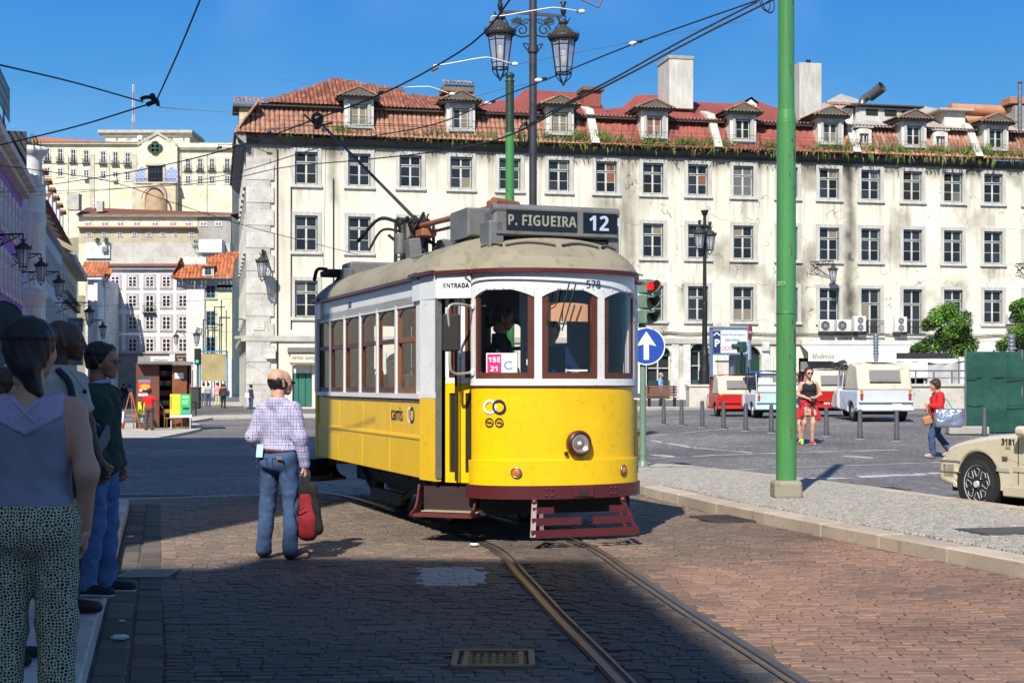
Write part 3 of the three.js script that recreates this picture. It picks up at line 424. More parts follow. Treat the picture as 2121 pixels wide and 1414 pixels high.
  const cladding = (a, b, y0, y1, za, zb, m, name = 'red_cladding') => { const g = new THREE.PlaneGeometry(1, 1, 40, 12), p = g.attributes.position; for (let i = 0; i < p.count; i++) { const s = p.getX(i) + .5, q = p.getY(i) + .5, r = .05 * noise3(s * 30 + a, q * 5, a) + .04 * noise3(s * 9, q * 14 + a, 3); p.setXYZ(i, lerp(a, b, s), lerp(y0, y1, q) + r * .4, lerp(za, zb, q) + .08 + r); } g.computeVertexNormals(); const k = plain(g); boxUV(k); return put(name, k, m, t); };
  const party = [1208, 1462, 1748, 2000].map((px) => mu(px)); let prev = uA; for (const q of [mu(1352) - 1.6, mu(1352) + 1.6, party[1], mu(1535) - 1.4, mu(1535) + 1.4, uB]) { cladding(prev, q - .04, e0 + .05, B1, z0, z1, rnd() < .5 ? red : red2); prev = q; }
  for (const u of party) new B().ext([[.75, e0 + .1], [.95, e0 + .1], [-.7, B1 + .55], [-2.2, B1 + 1.0], [-2.2, B1 - .3], [-.5, e0 + .3]], .55, M4(u - .2, 0, 0, 0, -Math.PI / 2, 0).multiply(M4(0, 0, -.55)).multiply(M4(0, 0, 0, 0, Math.PI, 0)).multiply(new THREE.Matrix4().makeScale(-1, 1, 1)), .03).mesh('party_wall', worn([.62, .6, .54], .9, { map: STREAK }), t);
  // dormers
  const dw = worn([.74, .7, .62], .9, { map: STREAK }), dTrim = worn([.5, .49, .47], .85, { map: STREAK });
  const dg = [[4, 4, 4, 4], [1, 1, 4, 4], [3, 3, 4, 4], [4, 4, 4, 4], [5, 5, 4, 5], [0, 2, 6, 2], [3, 1, 4, 1], [0, 0, 2, 1], [0, 1, 0, 2]];
  dorm.forEach(([u, k], i) => { if (k < 1) return;
    const s = sub('dormer', t, [u, e0 + .25, 0]), W2 = 1.85, H2 = 2.15, zf = .42; const big = i === 0 ? 1.0 : 1; s.scale.setScalar(big);
    new B().ext([[-W2 / 2, 0], [W2 / 2, 0], [W2 / 2, H2], [-W2 / 2, H2]], 2.2, M4(0, 0, zf - 2.2), 0, [[[-.54, .5], [.54, .5], [.54, 1.85], [-.54, 1.85]]]).mesh('dormer_wall', dw, s);
    new B().box(.16, 1.4, .1, -.64, 1.18, zf + .03).box(.16, 1.4, .1, .64, 1.18, zf + .03).box(1.44, .18, .098, 0, 1.95, zf + .03).mesh('surround', dTrim, s); new B().box(1.6, .16, .2, 0, .4, zf + .06).mesh('sill', dTrim, s);
    windowAt(s, 0, .5, zf, 1.08, 1.35, { glass: (q) => GLASSES[(dg[i] || [0, 0, 0, 0])[q]] });
    new B().ext([[-1.28, 0], [1.28, 0], [1.28, .1], [0, .66], [-1.28, .1]], 3.1, M4(0, H2, zf - 2.75), .02).mesh('dormer_roof', worn([.14, .12, .1], .95), s);
    for (const sg of [-1, 1]) tiled(s, V(sg * 1.32, H2 + .13, zf + .32), V(0, 0, -2.8), V(-sg * 1.32, .56, 0), null, (a, b) => i % 3 === 2 ? [.3, .14, .09] : [.25 + .1 * hash(a * 99, b * 99, 1), .17, .11], .25, .38, 0);
    { const q = []; for (let x = -1.2; x <= 1.2; x += .24) q.push({ k: 0, c: col(.24, .2, .14), m: M4(x, H2 + .12, zf + .36, .4, 0, 0, V(1, 1, .6)) }); const mm = [TILEBASE]; mm.base = TILEBASE; pieces(s, 'eave_tile', [TILE], mm, q, 0); }
  });
  for (const [px, py] of [[1787, 298], [1945, 300]]) { const s = sub('small_dormer', t, [mu(px), e0 + .45, 0]); new B().ext([[-.55, 0], [.55, 0], [.55, 1.25], [0, 1.45], [-.55, 1.25]], 1.5, M4(0, 0, -1.2), .02, [[[-.33, .2], [.33, .2], [.33, 1.0], [-.33, 1.0]]]).mesh('dormer_wall', dw, s); windowAt(s, 0, .2, .3, .66, .8); new B().box(1.3, .1, 1.7, 0, 1.46, -.5).mesh('dormer_roof', dTrim, s); }
  // side dormer over the street
  { const s = sub('side_dormer', t, [.55, e0 - .15, -2.2]); new B().box(1.9, 2.0, 2.6, 0, 1.0, 0).mesh('dormer_wall', worn([.62, .56, .36], .9), s); new B().rbox(2.5, .22, 3.2, -.1, 2.1, 0, .05).mesh('dormer_roof', worn([.15, .12, .1], .95), s); tiled(s, V(-1.35, 2.22, 1.6), V(2.5, 0, 0), V(0, .55, -1.6), null, tR, .25, .4, 0); }
  // upper roofs: high hip at the left, low red roofs and a gap further right
  const up = (pts, m, name, tileIt) => { // pts: [px, ridge height, setback]
    const b = new B(); for (let i = 0; i < pts.length - 1; i++) { const [p, h, s] = pts[i], [q, k, r] = pts[i + 1]; b.quad(V(mu(p), B1 - .02, z1 + .55), V(mu(q), B1 - .02, z1 + .55), V(mu(q), k, z1 - r), V(mu(p), h, z1 - s)).quad(V(mu(p), h, z1 - s), V(mu(q), k, z1 - r), V(mu(q), B1, -D), V(mu(p), B1, -D)); } const e = pts[pts.length - 1]; b.tri(V(mu(e[0]), B1, z1 + .5), V(mu(e[0]), B1, -D), V(mu(e[0]), e[1], z1 - e[2])); b.mesh(name, m, t);
    if (tileIt) for (let i = 0; i < pts.length - 1; i++) { const [p, h, s] = pts[i], [q, k, r] = pts[i + 1], hm = Math.max(h, k), sm = Math.max(s, r), top = (a) => (lerp(h, k, a) - B1) / (hm - B1); tiled(t, V(mu(p), B1, z1 + .55), V(mu(q) - mu(p), 0, 0), V(0, hm - B1, -sm - .55), (a, b) => b < top(a), (a, b) => { const m = fbm(a, b, 8, 3, 9); return [.24 + .16 * m, .07 + .08 * m, .035 + .05 * m]; }, .26, .42, 0); }
  };
  const ry = (px, py, back) => EYE + (HOR - py) * (md(px) + back) / F;
  up([[549, B1 + .1, .2], [706, ry(706, 160, 4), 4], [850, ry(850, 193, 4), 4], [1012, ry(1012, 207, 4), 4]], roofM, 'upper_roof', true);
  up([[1000, ry(1000, 208, 4), 4], [1098, ry(1098, 200, 4), 4], [1120, ry(1120, 180, 4), 4], [1245, ry(1245, 187, 4), 4], [1268, ry(1268, 190, 4), 4]], red, 'upper_roof');
  up([[1262, ry(1262, 225, 4), 4], [1330, ry(1330, 218, 4), 4], [1362, ry(1362, 192, 4), 4], [1450, ry(1450, 192, 4), 4], [1480, ry(1480, 206, 4), 4], [1570, ry(1570, 210, 4), 4], [1610, ry(1610, 200, 4), 4], [1668, ry(1668, 220, 4), 4]], red, 'upper_roof');
  up([[1700, ry(1700, 240, 4), 4], [1800, ry(1800, 205, 6), 6], [1830, ry(1830, 190, 6), 6], [1880, ry(1880, 205, 6), 6], [1905, ry(1905, 225, 6), 6]], worn([.4, .38, .35], .9, { map: STREAK }), 'upper_roof');
  up([[1930, ry(1930, 240, 5), 5], [2000, ry(2000, 216, 5), 5], [2060, ry(2060, 225, 5), 5], [2225, ry(2225, 220, 5), 5]], worn([.42, .36, .3], .9, { map: STREAK }), 'upper_roof');
  // eave line of the upper roof: shadowed soffit and tile ends
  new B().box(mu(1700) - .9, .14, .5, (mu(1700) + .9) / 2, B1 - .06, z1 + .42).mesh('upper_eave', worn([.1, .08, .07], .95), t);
  { const q = []; for (let x = .9; x < W; x += .26) q.push({ k: 0, c: col(.27 + .1 * rnd(), .19, .13), m: M4(x, B1 + .03, z1 + .62, .3, 0, 0, V(1, 1, .7)) }); const mm = [TILEBASE]; mm.base = TILEBASE; pieces(t, 'eave_tile', [TILE], mm, q, 0); }
  // chimneys
  const chim = (px0, px1, yt, yb, dz, c, name = 'chimney', dpt = 1.5) => { const a = mu(px0), b = mu(px1), d = md((px0 + px1) / 2) - dz, y1 = EYE + (HOR - yt) * d / F, y0 = EYE + (HOR - yb) * d / F; const o = new B().rbox(b - a, y1 - y0, dpt, (a + b) / 2, (y0 + y1) / 2, dz - dpt / 2, .05).mesh(name, c, t); return { x: (a + b) / 2, y: y1, z: dz - dpt / 2, w: b - a }; };
  const cw = worn([.63, .6, .53], .9, { map: STREAK });
  let c = chim(1401, 1452, 116, 225, -1.5, cw, 'tall_chimney', 2.6); new B().rbox(c.w + .12, .25, 2.7, c.x, c.y - .1, c.z, .05).mesh('chimney_cap', worn([.4, .38, .3], .95), t); new B().bar(V(c.x - .7, c.y - 3, c.z + 1), V(c.x - .7, c.y + .6, c.z + 1), .02).bar(V(c.x + .3, c.y, c.z), V(c.x + .3, c.y + .35, c.z), .02).mesh('aerial', IRON, t);
  c = chim(1675, 1722, 130, 250, -1.5, worn([.55, .53, .47], .9, { map: STREAK }), 'tall_chimney', 3.4); new B().cyl(.16, .16, .4, c.x + .2, c.y + .2, c.z + .8, 12).mesh('flue_pot', IRON, t);
  chim(932, 990, 198, 215, -2, worn([.22, .1, .07], .9)); c = chim(928, 994, 176, 190, -2, worn([.2, .15, .11], .9), 'chimney_cap', 1.9); tiled(t, V(c.x - 1, c.y, c.z + 1.1), V(2, 0, 0), V(0, .35, -1.1), null, tR, .25, .36, 0);
  chim(1226, 1262, 186, 222, -2, red2, 'chimney', 1.6); chim(1222, 1268, 178, 187, -1.8, worn([.17, .13, .1], .9), 'chimney_cap', 1.9);
  { const u = mu(1573), y = mv(1573, 238), s = sub('roof_hatch', t, [u, y, -1.6]); new B().ext([[-.42, 0], [.42, 0], [.42, 1.05], [0, 1.35], [-.42, 1.05]], 1.3, M4(0, 0, -1.2), .02).mesh('hatch_wall', WHITEP, s); new B().rbox(.5, .85, .06, 0, .55, .08, .01).mesh('hatch_window', GLASSES[2], s); new B().quad(V(0, 1.5, .2), V(-.55, 1.1, .2), V(-.55, 1.1, -1.3), V(0, 1.5, -1.3)).quad(V(0, 1.5, .2), V(.55, 1.1, .2), V(.55, 1.1, -1.3), V(0, 1.5, -1.3)).mesh('hatch_roof', IRON, s); }
  // rooftop huts and ducts at the right
  { const s = sub('roof_hut', t, [mu(1850), B1 + .3, -1.6]); new B().box(4.6, 1.4, 2.5, .3, .6, -1.2).mesh('hut_wall', worn([.58, .56, .5], .9, { map: STREAK }), s); new B().rbox(5.4, .12, 3, .3, 1.42, -1.1, .03).mesh('hut_roof', worn([.06, .055, .05], .9), s); for (const x of [-.8, .6, 1.9]) new B().rbox(.9, .42, .06, x, .95, .06, .01).mesh('vent_opening', BLACK, s); windowAt(s, -2.9, -.35, .1, .9, 1.1, { back: false }); new B().box(1.5, 1.7, 1.4, -2.9, .35, -.75).mesh('hut_wall', dw, s); tiled(s, V(-3.9, 1.22, .35), V(2, 0, 0), V(0, .4, -1.2), null, tR, .25, .36, 0);
    new B().tube([[-.9, 1.4, -1.4], [-.7, 2.1, -1.5], [-.2, 2.55, -.9]], .28, 12, 14).add(new THREE.CylinderGeometry(.4, .34, 1.2, 20, 1, true), M4(-.1, 2.55, -.75, 1.05, .55, 0)).mesh('exhaust_cowl', mat([.2, .2, .2], .45, { metalness: .6, map: GRIMES }), s); new B().cyl(.35, .35, .02, .0, 2.6, -.65, 20, 1.05, .55, 0).mesh('cowl_mouth', BLACK, s); }
  { const s = sub('roof_hut', t, [mu(2040), B1 + .2, -2]); new B().box(1.6, 1.8, 1.6, -1.6, .4, 0).mesh('hut_wall', dw, s); windowAt(s, -1.5, .05, .82, .9, 1.0, { back: false }); new B().rbox(2.6, .2, 2.4, -1.6, 1.35, 0, .06).mesh('hut_roof', worn([.45, .38, .32], .9), s); new B().cyl(.42, .42, 4.6, 1.2, 1.75, -.8, 20, 0, 0, Math.PI / 2).cyl(.28, .28, 3.6, 1.4, .95, -.5, 16, 0, 0, Math.PI / 2).mesh('clay_duct', worn([.5, .24, .12], .7), s); new B().box(3, 2.6, 1.5, 4.6, .6, 0).mesh('stack', worn([.33, .32, .3], .9), s); new B().rbox(2.2, .5, 1.3, 3.9, 2.3, 0, .05).mesh('stack_cap', worn([.45, .2, .12], .8), s); new B().cyl(.14, .14, 4, 3.2, 1.4, 1.2, 12).cyl(.22, .05, .2, 3.2, 3.5, 1.2, 12).mesh('flue', STEEL, s); }
  // low wire fence along the gutter
  { const b = new B(); for (let x = mu(1210); x < W; x += 2.4) b.bar(V(x, e0 + .1, z0 - .1), V(x, e0 + 1.05, z0 - .1), .022); for (const y of [.45, .75, 1.0]) b.bar(V(mu(1210), e0 + y, z0 - .1), V(W, e0 + y, z0 - .1), .009); b.bar(V(2, e0 + .9, z0 - .1), V(mu(1210), e0 + .9, z0 - .1), .012).bar(V(3, e0 + 1.3, z0 - .15), V(mu(1210), e0 + 1.3, z0 - .15), .01); const o = b.mesh('gutter_fence', IRON, t); o.userData.kind = 'stuff'; }
  // cafe awning
  { const a = mu(1655), b = mu(1898), s = sub('cafe_awning', t, [(a + b) / 2, 3.05, .1]), L = b - a; new B().box(L, .3, .5, 0, 1.3, .2).mesh('awning_box', worn([.6, .59, .55], .7), s); new B().quad(V(-L / 2, 1.15, .3), V(L / 2, 1.15, .3), V(L / 2, .62, 1.5), V(-L / 2, .62, 1.5)).mesh('awning_cloth', mat([.74, .73, .68], .9), s);
    const tx = canvasTex(1024, 64, (x, w, h) => { x.fillStyle = '#e9e7dc'; x.fillRect(0, 0, w, h); x.fillStyle = '#2c2b29'; x.font = 'italic 44px serif'; x.textAlign = 'center'; x.fillText('Moderna', w * .12, 46); x.fillText('Moderna', w * .92, 46); });
    put('valance', localUV(new B().box(L, .62, .03, 0, 0, 0).geo(), L, .62, -L / 2, -.31), mat([.8, .8, .8], .9, { map: tx }), s, [0, .32, 1.5]); new B().box(.12, 3, .14, -L / 2 + 4.6, -.9, 1.3).mesh('awning_post', IRON, s); new B().box(L, .7, .1, 0, -.35, .25).mesh('fascia', worn([.2, .2, .19], .7), s); }
  { const a = mu(2000), b = mu(2130), s = sub('cafe_awning', t, [(a + b) / 2, 3.0, .1]), L = b - a; new B().box(L, .25, .4, 0, 1.25, .15).mesh('awning_box', WHITEP, s); new B().quad(V(-L / 2, 1.15, .3), V(L / 2, 1.15, .3), V(L / 2, .3, 1.8), V(-L / 2, .3, 1.8)).box(L, .3, .03, 0, .15, 1.8).mesh('awning_cloth', mat([.7, .69, .65], .9), s); }
  // street-name plate, cables, pipes
  { const tx = canvasTex(256, 192, (x, w, h) => { x.fillStyle = '#d9d5c8'; x.fillRect(0, 0, w, h); x.strokeStyle = '#8a867c'; x.lineWidth = 5; x.strokeRect(8, 8, w - 16, h - 16); x.fillStyle = '#77736a'; x.font = 'bold 34px serif'; x.textAlign = 'center'; x.fillText('PRAÇA', w / 2, 60); x.fillText('DA', w / 2, 105); x.fillText('FIGUEIRA', w / 2, 152, 200); }); put('street_name_plate', localUV(new B().box(.7, .52, .04, 0, 0, 0).geo(), .7, .52, -.35, -.26), mat([.9, .9, .9], .8, { map: tx }), t, [mu(536), mv(536, 675), .14]); }
  { const b = new B(); for (const [y, k] of [[4.85, .03], [4.95, .02]]) { const p = []; for (let x = mu(1300); x < W; x += 1.4) p.push(V(x, y + k * Math.sin(x * 2.1) * 2, .1)); b.tube(p, .028, 160, 5); } const o = b.mesh('wall_cable', IRON, t); o.userData.kind = 'stuff'; }
  new B().rbox(.62, .62, .3, mu(560), mv(560, 733), .15, .04).mesh('junction_box', WHITEP, t); new B().rbox(.5, .6, .25, mu(1585), mv(1585, 718), .13, .04).mesh('junction_box', WHITEP, t); new B().box(.16, 3.2, .14, mu(1598), 2, .08).mesh('drain_pipe', WHITEP, t);
  // balcony railings on two of the windows
  for (const i of [12, 13]) { const s = sub('window_railing', t, [mu(cols[i]), 4.9, .22]), b = new B(); b.bar(V(-.9, .95, 0), V(.9, .95, 0), .025).bar(V(-.9, .05, 0), V(.9, .05, 0), .02); for (let k = 0; k <= 14; k++) b.bar(V(-.9 + k * .128, .05, 0), V(-.9 + k * .128, .95, 0), .012); b.mesh('bars', worn([.12, .12, .11], .7), s); }
  // air conditioners
}
function airCon(px, py, w, h, fans, label) {
  const u = mu(px), p = MB.C.clone().addScaledVector(MB.t, u).add(V(.202, 0, .979).multiplyScalar(.08)); p.y = mv(px, py);
  const t = thing('air_conditioner', label, 'air conditioner', p, MB.phi); new B().rbox(w, h, .42, 0, h / 2, .3, .03).mesh('casing', WHITEP, t);
  for (let k = 0; k < fans; k++) { const y = fans === 1 ? h / 2 : h * (.27 + .46 * k), r = fans === 1 ? h * .4 : h * .2, x = fans === 1 ? -w * .15 : 0; new B().cyl(r, r, .03, x, y, .515, 24, Math.PI / 2).mesh('fan_opening', BLACK, t); const b = new B(); for (const q of [.35, .65, .95]) b.add(new THREE.TorusGeometry(r * q, .014, 5, 24), M4(x, y, .54)); for (let q = 0; q < 6; q++) b.bar(V(x, y, .54), V(x + Math.cos(q * 1.047) * r, y + Math.sin(q * 1.047) * r, .54), .012); b.cyl(r * .2, r * .2, .02, x, y, .54, 12, Math.PI / 2).mesh('fan_guard', mat([.3, .3, .3], .6), t); }
  new B().box(.06, .06, .55, -w * .35, -.04, .27).box(.06, .06, .55, w * .35, -.04, .27).box(w, .05, .05, 0, -.05, .5).mesh('bracket', IRON, t);
}
airCon(1707, 687, 1.05, .8, 1, 'white single-fan air conditioner, left of the pair under a first-floor window'); airCon(1742, 687, 1.05, .8, 1, 'white single-fan air conditioner, right of the pair under a first-floor window');
airCon(1775, 687, .85, 1.05, 2, 'tall twin-fan air conditioner just right of the single-fan pair'); airCon(1859, 688, .9, 1.05, 2, 'tall twin-fan air conditioner between the two railed windows'); airCon(2091, 672, .8, .7, 1, 'grey single-fan air conditioner at the far right of the long facade');
{ // weeds along the gutter: nobody could count them
  const leaf = new B().tri(V(-.035, 0, 0), V(.035, 0, 0), V(.01, .5, .08)).tri(V(-.02, .1, .02), V(.14, .34, .02), V(.05, .13, .05)).geo(), N = 12000;
  const m = mat([1, 1, 1], .9), o = new THREE.InstancedMesh(leaf, m, N); o.name = numbered('gutter_weeds'); o.castShadow = o.receiveShadow = true; const mw = new THREE.Matrix4().compose(MB.C, new THREE.Quaternion().setFromAxisAngle(V(0, 1, 0), MB.phi), V(1, 1, 1));
  const spots = [[705, 1.5, .7, 1], [905, 2.6, .6, 1], [845, 1.2, .35, 0], [1000, 1.6, .55, 1], [1080, 1.5, .5, 1], [1130, 2, .7, 1], [1170, 2, .5, .4], [1195, 1, 1.0, .8], [1245, 1.6, 1.0, 1], [1290, 2, .6, .2], [1345, 1.4, .8, 1], [1400, 2.2, .6, .2], [1425, 1.8, .75, .9], [1470, 1.3, .7, .9], [1500, 1.5, .6, .3], [1590, 2, .55, .2], [1600, 1.0, .7, .9], [1690, 2.2, .6, .1], [1710, 1.3, .7, .9], [1755, 1.7, 1.0, .9], [1810, 2.4, .8, .4], [1850, 2.0, .85, .8], [1900, 2.6, .75, .6], [1935, 1.6, .8, .4], [1965, 2, .9, .2], [2005, 1.6, .9, 1], [2035, 1.4, 1.0, .9], [2085, 2, .8, .5], [2115, 1.6, .6, .9], [760, 3, .25, 0], [580, 2, .25, 0]];
  for (let i = 0; i < N; i++) {
    const s = i < N * .85 ? spots[i % spots.length] : null, side = i % 23 === 0; const x = s ? mu(s[0]) + (rnd() + rnd() + rnd() - 1.5) * s[1] * .9 : rr(3, MB.L), gr = s ? s[3] : rnd() < .3 ? 1 : 0;
    const g = rnd() < .25 + .7 * gr, k = rr(.6, 1.2), c = g ? col(.13 * k, .2 * k, .035 * k) : col(.3 * k, .22 * k, .11 * k);
    const bell = s ? Math.exp(-Math.pow((x - mu(s[0])) / s[1] * 1.1, 2)) : .5; const pos = V(x, EAVE0 + rr(-.05, .15) + .3 * bell * rnd(), rr(-.25, .66)), tall = (s ? s[2] * rr(.6, 1.5) * (.55 + bell) : rr(.2, .6));
    if (rnd() < .035) { pos.y -= .15; pos.z = .75; o.setMatrixAt(i, mw.clone().multiply(M4(pos.x, pos.y, pos.z, 2.4 + rnd(), rr(0, 6), 0, V(1, tall * .8, 1)))); } else o.setMatrixAt(i, mw.clone().multiply(M4(pos.x, pos.y, pos.z, rr(-.6, .7), rr(0, 6.3), rr(-.6, .6), V(rr(.8, 1.6), tall, 1)))); o.setColorAt(i, c);
  }
  scene.add(o); tag(o, 'green and dry brown weeds growing along the eaves gutter of the long building', 0, 0, 'stuff');
}
// ---------- the side street, the houses behind and the convent on the hill ----------
// small windows for far walls: one frame mesh with its pane
const fw = {};
function farWin(parent, x, y, z, w, h, o = {}) {
  const key = [w.toFixed(2), h.toFixed(2), o.sur || 0, o.arch || 0, o.bal || 0].join(); 
  if (!fw[key]) {
    const s = o.sur ?? .22, m = Math.min(.12, w * .09), r = {};
    const b = new B(); b.box(w + 2 * s, s, .08, 0, h + s / 2, .04).box(w + 2 * s + .1, s, .13, 0, -s / 2, .065).box(s, h, .078, -w / 2 - s / 2, h / 2, .039).box(s, h, .078, w / 2 + s / 2, h / 2, .039);
    if (o.arch) { const a = new THREE.Shape(); a.moveTo(-w / 2, h - w * .22); a.lineTo(-w / 2, h); a.lineTo(w / 2, h); a.lineTo(w / 2, h - w * .22); a.absellipse(0, h - w * .22, w / 2, w * .2, 0, Math.PI, false); b.ext(a, .075, M4(0, 0, .001)); }
    r.f = b.geo(); r.s = new B().box(m, h, .06, -w / 2 + m / 2, h / 2, .05).box(m, h, .06, w / 2 - m / 2, h / 2, .05).box(w - 2 * m, m, .058, 0, m / 2, .05).box(w - 2 * m, m, .058, 0, h - m / 2, .05).box(m * 1.3, h - 2 * m, .055, 0, h / 2, .05).box(w - 2 * m, m, .052, 0, h * .66, .05).box(w - 2 * m, m * .7, .05, 0, h * .33, .05).geo(); r.p = new B().box(w, h, .02, 0, h / 2, .02).geo();
    if (o.bal) { const q = new B(); q.box(w + .7, .12, .6, 0, -.08, .35); for (let i = 0; i <= 10; i++) q.bar(V((i / 10 - .5) * (w + .6), 0, .6), V((i / 10 - .5) * (w + .6), .95, .6), .025, .025, 5); q.bar(V(-w / 2 - .3, .95, .6), V(w / 2 + .3, .95, .6), .04, .04, 5).bar(V(-w / 2 - .3, .95, 0), V(-w / 2 - .3, .95, .6), .04, .04, 5).bar(V(w / 2 + .3, .95, 0), V(w / 2 + .3, .95, .6), .04, .04, 5); r.b = q.geo(); }
    fw[key] = r;
  }
  const r = fw[key], f = put('window', r.f, o.surM || SURR, parent, [x, y, z]); put('sash', r.s, o.sash || WHITEP, f); put('pane', r.p, o.glass || GLASSES[Math.floor(rnd() * 3)], f); if (r.b) put('balcony_rail', r.b, IRON, f); return f;
}
// a building whose front is seen square on: pixel box at a depth; returns helper functions
function frontal(name, label, d, x0, x1, yTop, wallM, o = {}) {
  const a = P(x0, yTop, d), b = P(x1, yTop, d), W = b.x - a.x, Hh = a.y - (o.base ?? 0), t = thing(name, label, 'building', [a.x, o.base ?? 0, -d]);
  const dep = o.depth || 12; new B().box(W, Hh, dep, W / 2, Hh / 2, -dep / 2).mesh('wall', wallM, t);
  const X = (px) => (px - CX) * d / F - a.x, Y = (py) => EYE + (HOR - py) * d / F - (o.base ?? 0); return { t, W, H: Hh, X, Y, k: d / F, win: (px, pyTop, pw, ph, q) => farWin(t, X(px), Y(pyTop + ph), 0, pw * d / F, ph * d / F, q) };
}
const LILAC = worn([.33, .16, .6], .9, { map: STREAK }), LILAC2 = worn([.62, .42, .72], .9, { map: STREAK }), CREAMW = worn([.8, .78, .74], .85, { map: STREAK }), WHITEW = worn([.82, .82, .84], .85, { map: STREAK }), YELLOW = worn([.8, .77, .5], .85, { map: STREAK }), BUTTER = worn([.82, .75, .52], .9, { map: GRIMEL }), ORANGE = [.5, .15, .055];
const tileM = (c, per = 1.1) => mat(c, .85, { map: scaled(texture(256, 64, (u, v) => { const r = Math.abs(Math.sin(u * Math.PI * 4)); return (.55 + .45 * r) * (.75 + .4 * fbm(u, v, 8, 4, 77)); }), per, 3), bumpMap: BUMP, bumpScale: .02 });
const ROOFO = tileM([.62, .20, .085]), ROOFR = tileM([.36, .12, .07]);
// a building along the left side of the street: front plane x = X0 - .2535 (d - D0)
const stX = (d) => -9.2 - .2535 * d, stTurn = Math.atan2(.9693, -.2458);
function street(name, label, d0, d1, h, wallM, endM = wallM, dep = 14) {
  const L = (d1 - d0) / .9693, t = thing(name, label, 'building', [stX(d0), 0, -d0], stTurn); new B().box(L, h, dep, L / 2, h / 2, -dep / 2).mesh('wall', wallM, t);
  if (endM !== wallM) new B().box(.12, h - .02, dep - .02, -.06, h / 2, -dep / 2).mesh('end_wall', endM, t);
  return { t, L, at: (px) => { const k = (px - CX) / F, d = (-9.2) / (k + .2535); return (d - d0) / .9693; }, y: (px, py) => { const k = (px - CX) / F, d = (-9.2) / (k + .2535); return EYE + (HOR - py) * d / F; } };
}
{ // violet house at the left edge
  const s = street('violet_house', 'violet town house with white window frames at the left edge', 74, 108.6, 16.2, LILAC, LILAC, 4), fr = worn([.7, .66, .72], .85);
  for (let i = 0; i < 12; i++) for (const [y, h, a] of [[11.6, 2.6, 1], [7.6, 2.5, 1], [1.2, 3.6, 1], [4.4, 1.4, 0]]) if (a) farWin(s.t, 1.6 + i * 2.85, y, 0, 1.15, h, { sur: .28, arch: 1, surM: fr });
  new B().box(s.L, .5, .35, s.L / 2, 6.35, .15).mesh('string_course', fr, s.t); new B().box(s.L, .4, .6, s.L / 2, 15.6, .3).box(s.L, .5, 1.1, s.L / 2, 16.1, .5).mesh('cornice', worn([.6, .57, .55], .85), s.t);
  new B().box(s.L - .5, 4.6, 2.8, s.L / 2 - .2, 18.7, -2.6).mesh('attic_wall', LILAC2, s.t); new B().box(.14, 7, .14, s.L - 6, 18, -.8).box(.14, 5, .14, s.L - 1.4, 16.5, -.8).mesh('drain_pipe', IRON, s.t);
  for (let i = 0; i < 7; i++) { const w = sub('attic_dormer', s.t, [2 + i * 4.4, 16.4, -1.2]); new B().box(1.7, 2.6, 2, 0, 1.3, 0).mesh('dormer_wall', worn([.2, .14, .2], .9), w); }
  const r = new B(), z = -.9; for (const y of [21.1, 21.9, 22.7, 23.5]) r.bar(V(12, y, z), V(s.L - .4, y, z), .04, .04, 5); for (let x = 12; x <= s.L; x += .75) r.bar(V(x, 21, z), V(x, 23.5, z), .03, .03, 5); r.mesh('roof_railing', IRON, s.t);
  const b = sub('side_terrace', s.t, [s.L - .3, 17, -1.5]); new B().box(.5, 3.4, 3.6, 0, 1.7, 0).mesh('terrace_wall', worn([.05, .05, .055], .8), b); for (const q of [-1, 0, 1]) new B().rbox(.2, 1.6, .8, .3, 1.9, q * 1.1).mesh('pane', GLASSES[1], b);
}
{ // cream house with a round corner turret
  const d = 112, c = P(75, 795, d), t = thing('corner_turret_house', 'cream house with a round corbelled corner turret beside the violet house', 'building', [c.x - .6, 0, -d]); const k = d / F, Y = (py) => EYE + (HOR - py) * k;
  const prof = [[1.0, 0], [1.0, Y(640)], [1.05, Y(632)], [1.3, Y(625)], [1.55, Y(612)], [1.55, Y(604)], [.98, Y(598)], [.98, Y(560)], [1.02, Y(556)], [.98, Y(552)], [.98, Y(500)], [1.04, Y(497)], [1.3, Y(470)], [1.42, Y(462)], [1.42, Y(446)], [1.1, Y(440)], [1.05, Y(400)], [1.12, Y(396)], [1.05, Y(390)], [1.05, Y(330)], [1.2, Y(322)], [1.5, Y(316)], [1.55, Y(306)], [.4, Y(303)], [0.01, Y(303)]];
  new B().lathe(prof.map(([r, y]) => [r * .85, y]), .1, 0, 0, 28).mesh('turret', CREAMW, t); new B().box(2.6, Y(372), 3, -1, Y(372) / 2, -1.6).mesh('wall', CREAMW, t);
  const br = new B(); for (let i = 0; i < 3; i++) br.rbox(1.2, .7, 1.4 - i * .35, .3, Y(372 + i * 9), .1, .1); br.box(3, 1.1, 1, -1.2, Y(352), -.6).rbox(2.6, .5, 1.4, -.6, Y(366), 0, .15); br.mesh('corner_console', CREAMW, t);
  const pl = new B(); for (let i = 0; i < 160; i++) { const a = rnd() * 6.28, r = rnd() * 1.4; const x = Math.cos(a) * r - .4, z = Math.sin(a) * .7; pl.tri(V(x, Y(312), z), V(x + rr(-.5, .5), Y(312) + rr(.2, 1.6), z + rr(-.4, .4)), V(x + .12, Y(312) + rr(0, .4), z + .1)); } const o = pl.mesh('terrace_plants', worn([.05, .06, .025], .9), t); o.userData.kind = 'stuff';
}
